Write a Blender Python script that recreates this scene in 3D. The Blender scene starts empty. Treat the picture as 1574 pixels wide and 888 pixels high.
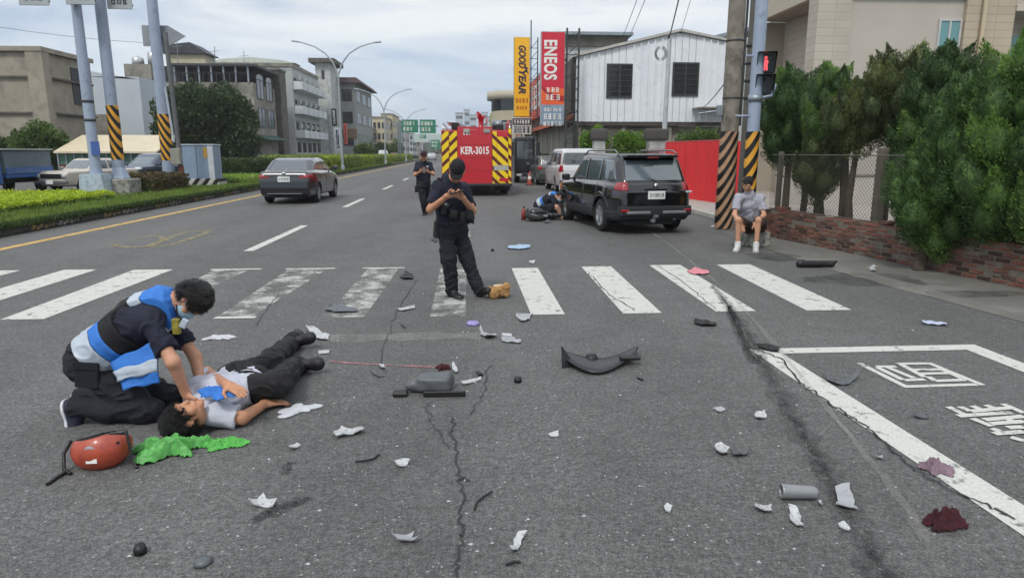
import bpy, bmesh, math, random
import numpy as np
from mathutils import Vector, Matrix

random.seed(7); rng = np.random.default_rng(7)
sc = bpy.context.scene
COL = sc.collection

# ---------------------------------------------------------------- camera
IMG_F = 1040.0; TH = math.atan(210 / IMG_F); YW = math.atan(72 * math.cos(TH) / IMG_F); CAMH = 1.65
cam_d = bpy.data.cameras.new('camera'); cam = bpy.data.objects.new('camera', cam_d); COL.objects.link(cam)
cam_d.sensor_width = 36; cam_d.lens = IMG_F / 1574 * 36; cam_d.clip_end = 5000; cam_d.clip_start = 0.05
cam.location = (0, 0, CAMH); cam.rotation_euler = (math.radians(90) - TH, 0, -YW)
sc.camera = cam
# ---------------------------------------------------------------- world: overcast sky
w = bpy.data.worlds.new('World'); sc.world = w; w.use_nodes = True
SUN_EL, SUN_AZ = 52, 205
nt = w.node_tree; nt.nodes.clear()
def N(t, **k):
    n = nt.nodes.new(t)
    for a, b in k.items(): setattr(n, a, b)
    return n
out = N('ShaderNodeOutputWorld'); bg = N('ShaderNodeBackground'); bg.inputs[1].default_value = 0.108
sky = N('ShaderNodeTexSky', sky_type='NISHITA', sun_disc=False)
sky.sun_elevation = math.radians(SUN_EL); sky.sun_rotation = math.radians(SUN_AZ); sky.air_density = 1.2; sky.dust_density = 2.0
tc = N('ShaderNodeTexCoord'); sep = N('ShaderNodeSeparateXYZ'); nt.links.new(tc.outputs['Generated'], sep.inputs[0])
mp = N('ShaderNodeMapping'); mp.inputs['Scale'].default_value = (1.0, 1.0, 4.2); nt.links.new(tc.outputs['Generated'], mp.inputs[0])
n1 = N('ShaderNodeTexNoise'); n1.inputs['Scale'].default_value = 2.3; n1.inputs['Detail'].default_value = 9; n1.inputs['Roughness'].default_value = .56; n1.inputs['Distortion'].default_value = .5
nt.links.new(mp.outputs[0], n1.inputs[0])
r1 = N('ShaderNodeValToRGB'); nt.links.new(n1.outputs[0], r1.inputs[0])
r1.color_ramp.elements[0].position = .39; r1.color_ramp.elements[0].color = (5.3, 6.15, 7.3, 1)
r1.color_ramp.elements[1].position = .61; r1.color_ramp.elements[1].color = (9.3, 9.25, 9.1, 1)
e = r1.color_ramp.elements.new(.5); e.color = (7.5, 7.8, 8.3, 1)
# near the horizon the cloud sheet goes bluer and a little dimmer, as in the photograph
r2 = N('ShaderNodeValToRGB'); nt.links.new(sep.outputs['Z'], r2.inputs[0])
r2.color_ramp.elements[0].position = -.02; r2.color_ramp.elements[0].color = (.80, .90, 1, 1)
r2.color_ramp.elements[1].position = .24; r2.color_ramp.elements[1].color = (1.03, 1.03, 1.03, 1)
e = r2.color_ramp.elements.new(.999); e.color = (1.55, 1.55, 1.55, 1)   # an overcast sky is about twice as bright overhead
e = r2.color_ramp.elements.new(.11); e.color = (.85, .94, 1.02, 1)
mul = N('ShaderNodeMixRGB', blend_type='MULTIPLY'); mul.inputs[0].default_value = 1
nt.links.new(r1.outputs[0], mul.inputs[1]); nt.links.new(r2.outputs[0], mul.inputs[2])
mx = N('ShaderNodeMixRGB'); mx.inputs[0].default_value = .93
nt.links.new(sky.outputs[0], mx.inputs[1]); nt.links.new(mul.outputs[0], mx.inputs[2])
nt.links.new(mx.outputs[0], bg.inputs[0]); nt.links.new(bg.outputs[0], out.inputs[0])
sun_d = bpy.data.lights.new('sun', 'SUN'); sun_d.energy = 1.9; sun_d.angle = math.radians(11); sun_d.color = (1, .96, .9)
sun = bpy.data.objects.new('sun', sun_d); COL.objects.link(sun)
_az = math.radians(SUN_AZ)
_sd = Vector((math.sin(_az) * math.cos(math.radians(SUN_EL)), math.cos(_az) * math.cos(math.radians(SUN_EL)), math.sin(math.radians(SUN_EL))))
sun.rotation_euler = _sd.to_track_quat('Z', 'Y').to_euler()
sc.view_settings.view_transform = 'Standard'; sc.view_settings.look = 'None'; sc.view_settings.exposure = 0.0; sc.view_settings.gamma = 1

# ---------------------------------------------------------------- survey of the place: picture ray -> place in the world
_R = np.array([math.cos(YW), -math.sin(YW), 0]); _FW = np.array([math.sin(YW) * math.cos(TH), math.cos(YW) * math.cos(TH), -math.sin(TH)]); _U = np.cross(_R, _FW)
def _ray(px, py): return _FW + _R * (px - 787) / IMG_F + _U * (444 - py) / IMG_F
def G(px, py, z=0.0):
    d = _ray(px, py); t = (z - CAMH) / d[2]; return np.array([0, 0, CAMH]) + d * t
def A(px, py, Y):
    d = _ray(px, py); return np.array([0, 0, CAMH]) + d * (Y / d[1])
def YX(px, X, py=234):
    d = _ray(px, py); return X / d[0] * d[1]

# ---------------------------------------------------------------- materials
def lin(c):
    if isinstance(c, str):
        c = c.lstrip('#'); c = [int(c[i:i + 2], 16) / 255 for i in (0, 2, 4)]
        c = [x / 12.92 if x <= .04045 else ((x + .055) / 1.055) ** 2.4 for x in c]
    return (c[0], c[1], c[2], 1)
MATS = {}
def mat(name, col, rough=.7, metal=0, var=.12, vs=3.0, bump=0.0, bs=60.0, coat=0, col2=None, c2t=.55, trans=0, dirt=None, spec=.5, c2w=.08):
    if name in MATS: return MATS[name]
    m = bpy.data.materials.new(name); m.use_nodes = True; t = m.node_tree; b = t.nodes['Principled BSDF']
    b.inputs['Roughness'].default_value = rough; b.inputs['Metallic'].default_value = metal
    b.inputs['Coat Weight'].default_value = coat; b.inputs['Coat Roughness'].default_value = .08
    b.inputs['Specular IOR Level'].default_value = spec
    tc = t.nodes.new('ShaderNodeTexCoord')
    n = t.nodes.new('ShaderNodeTexNoise'); n.inputs['Scale'].default_value = vs; n.inputs['Detail'].default_value = 6
    t.links.new(tc.outputs['Object'], n.inputs[0])
    r = t.nodes.new('ShaderNodeValToRGB'); c = lin(col)
    r.color_ramp.elements[0].position = .3; r.color_ramp.elements[0].color = tuple(x * (1 - var) for x in c[:3]) + (1,)
    r.color_ramp.elements[1].position = .7; r.color_ramp.elements[1].color = tuple(min(1, x * (1 + var)) for x in c[:3]) + (1,)
    t.links.new(n.outputs[0], r.inputs[0]); last = r.outputs[0]
    if col2 is not None:
        n2 = t.nodes.new('ShaderNodeTexNoise'); n2.inputs['Scale'].default_value = vs * 2.7; n2.inputs['Detail'].default_value = 8; n2.inputs['Roughness'].default_value = .65
        mp = t.nodes.new('ShaderNodeMapping'); mp.inputs['Location'].default_value = (5, 3, 1); t.links.new(tc.outputs['Object'], mp.inputs[0]); t.links.new(mp.outputs[0], n2.inputs[0])
        mr = t.nodes.new('ShaderNodeMapRange'); mr.inputs[1].default_value = c2t - c2w; mr.inputs[2].default_value = c2t + c2w; t.links.new(n2.outputs[0], mr.inputs[0])
        mixn = t.nodes.new('ShaderNodeMixRGB'); mixn.inputs[2].default_value = lin(col2)
        t.links.new(mr.outputs[0], mixn.inputs[0]); t.links.new(last, mixn.inputs[1]); last = mixn.outputs[0]
    if bump:
        nb = t.nodes.new('ShaderNodeTexNoise'); nb.inputs['Scale'].default_value = bs; nb.inputs['Detail'].default_value = 5
        t.links.new(tc.outputs['Object'], nb.inputs[0])
        bp = t.nodes.new('ShaderNodeBump'); bp.inputs['Strength'].default_value = min(1, bump); bp.inputs['Distance'].default_value = .02
        t.links.new(nb.outputs[0], bp.inputs['Height']); t.links.new(bp.outputs[0], b.inputs['Normal'])
    t.links.new(last, b.inputs['Base Color'])
    if trans:
        tr = t.nodes.new('ShaderNodeBsdfTranslucent'); t.links.new(last, tr.inputs[0])
        ms = t.nodes.new('ShaderNodeMixShader'); ms.inputs[0].default_value = trans
        o = t.nodes['Material Output']; t.links.new(b.outputs[0], ms.inputs[1]); t.links.new(tr.outputs[0], ms.inputs[2]); t.links.new(ms.outputs[0], o.inputs[0])
    MATS[name] = m; return m
def glow(name, col, s):
    m = bpy.data.materials.new(name); m.use_nodes = True; b = m.node_tree.nodes['Principled BSDF']
    b.inputs['Base Color'].default_value = lin(col); b.inputs['Emission Color'].default_value = lin(col); b.inputs['Emission Strength'].default_value = s
    return m
def stripes_mat(name, c1, c2, ax, ay, az, period, duty=.5, rough=.55, wear=.0, wearcol='#8a7a66'):
    """flat print of diagonal bands painted on a pole or board"""
    m = bpy.data.materials.new(name); m.use_nodes = True; t = m.node_tree; b = t.nodes['Principled BSDF']; b.inputs['Roughness'].default_value = rough
    tc = t.nodes.new('ShaderNodeTexCoord'); dp = t.nodes.new('ShaderNodeVectorMath'); dp.operation = 'DOT_PRODUCT'; dp.inputs[1].default_value = (ax / period, ay / period, az / period)
    t.links.new(tc.outputs['Object'], dp.inputs[0])
    fr = t.nodes.new('ShaderNodeMath'); fr.operation = 'FRACT'; t.links.new(dp.outputs['Value'], fr.inputs[0])
    gt = t.nodes.new('ShaderNodeMath'); gt.operation = 'GREATER_THAN'; gt.inputs[1].default_value = duty; t.links.new(fr.outputs[0], gt.inputs[0])
    mx = t.nodes.new('ShaderNodeMixRGB'); mx.inputs[1].default_value = lin(c1); mx.inputs[2].default_value = lin(c2); t.links.new(gt.outputs[0], mx.inputs[0]); last = mx.outputs[0]
    n2 = t.nodes.new('ShaderNodeTexNoise'); n2.inputs['Scale'].default_value = 9; n2.inputs['Detail'].default_value = 8; t.links.new(tc.outputs['Object'], n2.inputs[0])
    mr = t.nodes.new('ShaderNodeMapRange'); mr.inputs[1].default_value = .72 - wear; mr.inputs[2].default_value = .80 - wear; t.links.new(n2.outputs[0], mr.inputs[0])
    m2 = t.nodes.new('ShaderNodeMixRGB'); m2.inputs[2].default_value = lin(wearcol); t.links.new(mr.outputs[0], m2.inputs[0]); t.links.new(last, m2.inputs[1])
    t.links.new(m2.outputs[0], b.inputs['Base Color']); return m

# ---------------------------------------------------------------- mesh building
def mesh_np(name, V, Q, smooth=True, tri=None):
    me = bpy.data.meshes.new(name); V = np.asarray(V, np.float32); Q = np.asarray(Q, np.int32)
    me.vertices.add(len(V)); me.vertices.foreach_set('co', V.ravel())
    k = Q.shape[1]; me.loops.add(Q.size); me.loops.foreach_set('vertex_index', Q.ravel())
    me.polygons.add(len(Q)); me.polygons.foreach_set('loop_start', np.arange(0, Q.size, k, dtype=np.int32)); me.polygons.foreach_set('loop_total', np.full(len(Q), k, np.int32))
    me.polygons.foreach_set('use_smooth', np.full(len(Q), smooth, bool))
    me.update(calc_edges=True); me.validate(); return me
class MB:
    def __init__(s): s.v = []; s.f = []; s.sm = []
    def add(s, vs, fs, sm=False):
        o = len(s.v); s.v += [tuple(map(float, v)) for v in vs]; s.f += [tuple(i + o for i in f) for f in fs]; s.sm += [sm] * len(fs); return s
    def box(s, a, b, M=None):
        x0, y0, z0 = a; x1, y1, z1 = b
        vs = [(x, y, z) for z in (z0, z1) for x, y in ((x0, y0), (x1, y0), (x1, y1), (x0, y1))]
        if M is not None: vs = [M @ Vector(v) for v in vs]
        return s.add(vs, [(3, 2, 1, 0), (4, 5, 6, 7), (0, 1, 5, 4), (1, 2, 6, 5), (2, 3, 7, 6), (3, 0, 4, 7)])
    def cbox(s, a, b, c=.02, M=None):      # chamfered box
        cx = [(a[i] + b[i]) / 2 for i in range(3)]; h = [abs(b[i] - a[i]) / 2 for i in range(3)]; c = min(c, *[x * .49 for x in h])
        bm = bmesh.new(); bmesh.ops.create_cube(bm, size=2)
        for v in bm.verts: v.co = Vector((v.co.x * h[0], v.co.y * h[1], v.co.z * h[2]))
        bmesh.ops.bevel(bm, geom=bm.edges[:], offset=c, segments=2 if c > .03 else 1, affect='EDGES', profile=.6)
        bm.verts.index_update(); vs = [v.co + Vector(cx) for v in bm.verts]
        if M is not None: vs = [M @ v for v in vs]
        fs = [[v.index for v in f.verts] for f in bm.faces]; bm.free(); return s.add(vs, fs)
    def beam(s, p, q, w, h=None):
        h = h or w; p = Vector(p); q = Vector(q); d = q - p; L = d.length; z = d.normalized()
        up = Vector((0, 0, 1)) if abs(z.z) < .95 else Vector((1, 0, 0)); x = z.cross(up).normalized(); y = x.cross(z)
        vs = [p + x * sx * w / 2 + y * sy * h / 2 + z * t for t in (0, L) for sx, sy in ((-1, -1), (1, -1), (1, 1), (-1, 1))]
        return s.add(vs, [(0, 1, 2, 3), (7, 6, 5, 4), (4, 5, 1, 0), (5, 6, 2, 1), (6, 7, 3, 2), (7, 4, 0, 3)])
    def tube(s, pts, r, n=10, caps=True, sm=True):
        pts = [Vector(p) for p in pts]; rs = r if isinstance(r, (list, tuple)) else [r] * len(pts); vs = []; fs = []
        ref = None
        for i, p in enumerate(pts):
            d = (pts[min(i + 1, len(pts) - 1)] - pts[max(i - 1, 0)]).normalized()
            if ref is None: ref = Vector((0, 0, 1)) if abs(d.z) < .9 else Vector((1, 0, 0))
            x = d.cross(ref).normalized(); y = d.cross(x).normalized(); ref = -y if False else ref
            for k in range(n):
                a = 2 * math.pi * k / n; vs.append(p + (x * math.cos(a) + y * math.sin(a)) * rs[i])
        for i in range(len(pts) - 1):
            for k in range(n):
                fs.append((i * n + k, i * n + (k + 1) % n, (i + 1) * n + (k + 1) % n, (i + 1) * n + k))
        s.add(vs, fs, sm)
        if caps: o = len(vs); s.add(vs[:n], [tuple(range(n - 1, -1, -1))]); s.add(vs[-n:], [tuple(range(n))])
        return s
    def lathe(s, prof, c=(0, 0, 0), axis='z', n=24, sm=True):   # prof: (r, h)
        vs = []; fs = []
        for r, h in prof:
            for k in range(n):
                a = 2 * math.pi * k / n; u, v = r * math.cos(a), r * math.sin(a)
                p = {'z': (u, v, h), 'y': (u, h, v), 'x': (h, u, v)}[axis]; vs.append((p[0] + c[0], p[1] + c[1], p[2] + c[2]))
        for i in range(len(prof) - 1):
            for k in range(n): fs.append((i * n + k, i * n + (k + 1) % n, (i + 1) * n + (k + 1) % n, (i + 1) * n + k))
        return s.add(vs, fs, sm)
    def prism(s, poly, d0, d1, plane='xz', M=None):
        n = len(poly)
        def P(u, v, d): return {'xz': (u, d, v), 'yz': (d, u, v), 'xy': (u, v, d)}[plane]
        vs = [P(u, v, d0) for u, v in poly] + [P(u, v, d1) for u, v in poly]
        if M is not None: vs = [M @ Vector(v) for v in vs]
        return s.add(vs, [tuple(range(n - 1, -1, -1)), tuple(range(n, 2 * n))] + [(i, (i + 1) % n, (i + 1) % n + n, i + n) for i in range(n)])
    def mesh(s, name, fix=True):
        me = bpy.data.meshes.new(name); me.from_pydata(s.v, [], s.f); me.polygons.foreach_set('use_smooth', s.sm)
        if fix:
            bm = bmesh.new(); bm.from_mesh(me); bmesh.ops.recalc_face_normals(bm, faces=bm.faces[:]); bm.to_mesh(me); bm.free()
        me.update(); return me
def part(name, geo, m, parent=None, label=None, kind=None, loc=None, rot=None):
    me = geo.mesh(name) if isinstance(geo, MB) else geo
    if m is not None and (len(me.materials) == 0): me.materials.append(m)
    o = bpy.data.objects.new(name, me); COL.objects.link(o)
    if name in ('small_characters', 'characters', 'band_characters', 'marks', 'lattice', 'limbs', 'crown', 'foliage', 'top_growth', 'lettering_blocks') and not kind: kind = 'stuff'
    if parent is not None: o.parent = parent
    if label: o['label'] = label
    if kind: o['kind'] = kind
    if loc is not None: o.location = loc
    if rot is not None: o.rotation_euler = rot
    return o
def tag(o, label, cat, group=None, kind=None):
    o['label'] = label; o['category'] = cat
    if group: o['group'] = group
    if kind: o['kind'] = kind
    return o
def thing(name, label, cat, loc=(0, 0, 0), rz=0, group=None):
    o = bpy.data.objects.new(name, None); COL.objects.link(o); o.location = loc; o.rotation_euler = (0, 0, rz); o.empty_display_size = .2
    return tag(o, label, cat, group)
def copy_tree(o, parent=None):
    c = o.copy(); COL.objects.link(c)
    if parent is not None: c.parent = parent
    for ch in list(o.children): copy_tree(ch, c)
    return c
def struct(name, geo, m): return part(name, geo, m, kind='structure')
def text_mesh(txt, size, ext=.002, bold=0.0, space=1.0, shear=0.0):
    cu = bpy.data.curves.new('lettering', 'FONT'); cu.body = txt; cu.size = size; cu.extrude = ext; cu.offset = bold; cu.align_x = 'CENTER'; cu.align_y = 'CENTER'; cu.space_character = space; cu.shear = shear
    cu.resolution_u = 3
    ob = bpy.data.objects.new('tmp', cu); COL.objects.link(ob); dg = bpy.context.evaluated_depsgraph_get(); dg.update()
    me = bpy.data.meshes.new_from_object(ob.evaluated_get(dg)); bpy.data.objects.remove(ob); bpy.data.curves.remove(cu); me.materials.clear(); me.name = 'lettering'
    return me
def glyphs(mb, x0, z0, w, h, n, seed, vertical=False, plane='xz', d=0, t=.006, flip=False):
    """small characters too small to read: each a little grid of strokes"""
    r = random.Random(seed)
    for i in range(n):
        if vertical: cx0, cz0, cw, ch = x0, z0 + h - (i + 1) * h / n, w, h / n
        else: cx0, cz0, cw, ch = x0 + i * w / n, z0, w / n, h
        s = .13 * min(cw, ch)
        a0, a1, b0, b1 = cx0 + cw * .1, cx0 + cw * .9, cz0 + ch * .08, cz0 + ch * .92
        for k in range(3):
            z = b0 + (b1 - b0) * (k + .2 * r.random()) / 2.2; mb.prism([(a0 + r.random() * cw * .2, z), (a1 - r.random() * cw * .2, z), (a1 - r.random() * cw * .2, z + s), (a0, z + s)], d, d - t, plane)
        for k in range(2 + r.randrange(2)):
            x = a0 + (a1 - a0 - s) * r.random(); mb.prism([(x, b0), (x + s, b0), (x + s, b1), (x, b1)], d, d - t * 1.1, plane)
# ---------------------------------------------------------------- signed distance modelling (bodies, cars, cloth)
class SDF:
    def __init__(s, lo, hi, h):
        s.h = h; s.o = np.array(lo, float) - 2 * h; s.n = np.ceil((np.array(hi, float) + 2 * h - s.o) / h).astype(int) + 1
        s.F = np.full(s.n, .5, np.float32)
    def sl(s, lo, hi):
        a = np.clip(np.floor((np.array(lo) - s.o) / s.h).astype(int), 0, s.n); b = np.clip(np.ceil((np.array(hi) - s.o) / s.h).astype(int) + 1, 0, s.n)
        if np.any(b <= a): return None
        ax = [(s.o[i] + s.h * np.arange(a[i], b[i])).astype(np.float32) for i in range(3)]
        return (slice(a[0], b[0]), slice(a[1], b[1]), slice(a[2], b[2])), ax[0][:, None, None], ax[1][None, :, None], ax[2][None, None, :]
    def app(s, fn, lo, hi, k=0, mode='u'):
        m = k + 4 * s.h; r = s.sl(np.array(lo) - m, np.array(hi) + m)
        if r is None: return s
        q, X, Y, Z = r; d = fn(X, Y, Z).astype(np.float32); f = s.F[q]
        if mode == 'u': s.F[q] = smin(f, d, k)
        elif mode == 's': s.F[q] = -smin(-f, d, k)
        return s
    def cap(s, a, b, ra, rb=None, k=.02, mode='u', flat=(0, 0)):
        rb = ra if rb is None else rb; a = np.array(a, float); b = np.array(b, float); R = max(ra, rb)
        def fn(X, Y, Z):
            d = b - a; L2 = max(d @ d, 1e-9); px, py, pz = X - a[0], Y - a[1], Z - a[2]
            t0 = (px * d[0] + py * d[1] + pz * d[2]) / L2; t = np.clip(t0, 0, 1)
            D = np.sqrt((px - t * d[0]) ** 2 + (py - t * d[1]) ** 2 + (pz - t * d[2]) ** 2) - (ra + (rb - ra) * t)
            L = math.sqrt(L2)
            if flat[0]: D = np.maximum(D, -t0 * L)
            if flat[1]: D = np.maximum(D, (t0 - 1) * L)
            return D
        return s.app(fn, np.minimum(a, b) - R, np.maximum(a, b) + R, k, mode)
    def ell(s, c, r, M=None, k=.02, mode='u'):
        c = np.array(c, float); R = max(r); M = np.eye(3) if M is None else np.array(M)   # rows of M: local axes
        def fn(X, Y, Z):
            x, y, z = X - c[0], Y - c[1], Z - c[2]; l = [(M[i][0] * x + M[i][1] * y + M[i][2] * z) for i in range(3)]
            k0 = np.sqrt(sum((l[i] / r[i]) ** 2 for i in range(3))); k1 = np.sqrt(sum((l[i] / r[i] ** 2) ** 2 for i in range(3)))
            return k0 * (k0 - 1) / np.maximum(k1, 1e-6)
        return s.app(fn, c - R, c + R, k, mode)
    def box(s, c, r, M=None, rd=.01, k=.01, mode='u'):
        c = np.array(c, float); R = math.sqrt(sum(x * x for x in r)); M = np.eye(3) if M is None else np.array(M)
        def fn(X, Y, Z):
            x, y, z = X - c[0], Y - c[1], Z - c[2]; q = [np.abs(M[i][0] * x + M[i][1] * y + M[i][2] * z) - r[i] + rd for i in range(3)]
            return np.sqrt(sum(np.maximum(a, 0) ** 2 for a in q)) + np.minimum(np.maximum(q[0], np.maximum(q[1], q[2])), 0) - rd
        return s.app(fn, c - R, c + R, k, mode)
    def grid(s): return [(s.o[i] + s.h * np.arange(s.n[i])).astype(np.float32).reshape([-1 if j == i else 1 for j in range(3)]) for i in range(3)]
    def wrinkle(s, amp, scale, seed=0, stretch=(1, 1, 1), band=.04):
        idx = np.nonzero(np.abs(s.F) < band); P = [(s.o[i] + s.h * idx[i]) * scale * stretch[i] for i in range(3)]
        s.F[idx] += (amp * vnoise(*P, seed)).astype(np.float32); return s
    def folds(s, amp, scale, seed=0, stretch=(1, 1, 1), band=.04):
        """ridged creases as in cloth"""
        idx = np.nonzero(np.abs(s.F) < band); P = [(s.o[i] + s.h * idx[i]) * scale * stretch[i] for i in range(3)]; w_ = vnoise(P[0] * .5, P[1] * .5, P[2] * .5, seed + 9) * 1.2
        n = np.abs(vnoise(P[0] + w_, P[1] - w_, P[2] + w_, seed)) ; s.F[idx] += (amp * (1 - 2.2 * np.minimum(n, .45))).astype(np.float32) * -.9; return s
    def mesh(s, name, lap=1):
        V, Q = snet(s.F, s.o, s.h)
        for _ in range(lap):
            acc = np.zeros_like(V); cnt = np.zeros(len(V))
            for a, b in ((0, 1), (1, 2), (2, 3), (3, 0)):
                for u, v in ((a, b), (b, a)):
                    for c in range(3): acc[:, c] += np.bincount(Q[:, u], V[Q[:, v], c], len(V))
                    cnt += np.bincount(Q[:, u], minlength=len(V))
            V = .4 * V + .6 * acc / np.maximum(cnt, 1)[:, None]
        return mesh_np(name, V, Q)
def smin(a, b, k):
    if k <= 0: return np.minimum(a, b)
    h = np.maximum(k - np.abs(a - b), 0) / k; return np.minimum(a, b) - h * h * k * .25
def smax(a, b, k): return -smin(-a, -b, k)
def vnoise(x, y, z, seed=0):
    T = np.random.default_rng(seed).uniform(-1, 1, (32, 32, 32)); xi, yi, zi = [np.floor(a).astype(int) for a in (x, y, z)]
    f = [a - b for a, b in ((x, xi), (y, yi), (z, zi))]; f = [t * t * (3 - 2 * t) for t in f]; r = 0
    for i in (0, 1):
        for j in (0, 1):
            for k in (0, 1):
                r = r + T[(xi + i) % 32, (yi + j) % 32, (zi + k) % 32] * (f[0] if i else 1 - f[0]) * (f[1] if j else 1 - f[1]) * (f[2] if k else 1 - f[2])
    return r
def snet(F, o, h):
    S = F < 0; c = np.zeros(np.array(F.shape) - 1, np.uint8); OFF = [(i, j, k) for i in (0, 1) for j in (0, 1) for k in (0, 1)]
    n = np.array(F.shape) - 1
    for i, j, k in OFF: c += S[i:n[0] + i, j:n[1] + j, k:n[2] + k]
    idx = np.argwhere((c > 0) & (c < 8)); ID = np.full(n, -1, np.int32); ID[tuple(idx.T)] = np.arange(len(idx))
    val = {f: F[idx[:, 0] + f[0], idx[:, 1] + f[1], idx[:, 2] + f[2]].astype(float) for f in OFF}
    acc = np.zeros((len(idx), 3)); cnt = np.zeros(len(idx))
    for f in OFF:
        for ax in range(3):
            if f[ax]: continue
            g = list(f); g[ax] = 1; g = tuple(g); a, b = val[f], val[g]; m = (a < 0) != (b < 0); t = np.where(m, a / np.where(m, a - b, 1), 0)
            for q in range(3): acc[:, q] += m * (f[q] + (t if q == ax else 0))
            cnt += m
    V = (idx + acc / cnt[:, None]) * h + o; Qs = []
    for ax in range(3):
        u, v = (ax + 1) % 3, (ax + 2) % 3; a = [slice(None)] * 3; b = [slice(None)] * 3; a[ax] = slice(0, -1); b[ax] = slice(1, None)
        d = S[tuple(a)].astype(np.int8) - S[tuple(b)].astype(np.int8); e = np.argwhere(d != 0); sg = d[tuple(e.T)]
        ok = (e[:, u] > 0) & (e[:, v] > 0) & (e[:, u] < n[u]) & (e[:, v] < n[v]); e = e[ok]; sg = sg[ok]
        def cell(du, dv): q = e.copy(); q[:, u] += du; q[:, v] += dv; return ID[tuple(q.T)]
        q = np.stack([cell(-1, -1), cell(0, -1), cell(0, 0), cell(-1, 0)], 1); q[sg < 0] = q[sg < 0][:, ::-1]; Qs.append(q)
    Q = np.concatenate(Qs) if Qs else np.zeros((0, 4), int); Q = Q[(Q >= 0).all(1)]
    return V, Q
def poly2(px, pz, poly):
    P = np.array(poly, float); n = len(P); d = (px - P[0, 0]) ** 2 + (pz - P[0, 1]) ** 2; s = np.ones(np.broadcast(px, pz).shape)
    for i in range(n):
        j = (i - 1) % n; e = P[j] - P[i]; wx, wz = px - P[i, 0], pz - P[i, 1]; t = np.clip((wx * e[0] + wz * e[1]) / (e @ e), 0, 1)
        d = np.minimum(d, (wx - e[0] * t) ** 2 + (wz - e[1] * t) ** 2)
        c1 = pz >= P[i, 1]; c2 = pz < P[j, 1]; c3 = e[0] * wz > e[1] * wx
        flip = (c1 & c2 & c3) | (~c1 & ~c2 & ~c3); s = np.where(flip, -s, s)
    return s * np.sqrt(d)
def leaves_mesh(name, P, Nn, ln, wd, seed=0, jit=.6, out=None, tri=False):
    """P points, Nn outward directions -> one small pointed leaf face each"""
    r = np.random.default_rng(seed); n = len(P); D = Nn + r.normal(0, jit, (n, 3)); D /= np.linalg.norm(D, axis=1)[:, None]
    T = np.cross(D, (out if out is not None else 0) + r.normal(0, 1 if out is None else .35, (n, 3))); T /= np.linalg.norm(T, axis=1)[:, None] + 1e-9
    L = (ln * r.uniform(.6, 1.3, n))[:, None]; W = (wd * r.uniform(.6, 1.3, n))[:, None]
    if tri: return mesh_np(name, np.stack([P - T * W * .5, P + T * W * .5, P + D * L], 1).reshape(-1, 3), np.arange(3 * n).reshape(n, 3), smooth=False)
    V = np.stack([P - T * W * .5, P + D * L * .5 - T * W * .1 + T * W * .6, P + D * L, P + D * L * .45 - T * W * .9], 1).reshape(-1, 3)
    return mesh_np(name, V, np.arange(4 * n).reshape(n, 4), smooth=False)
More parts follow.
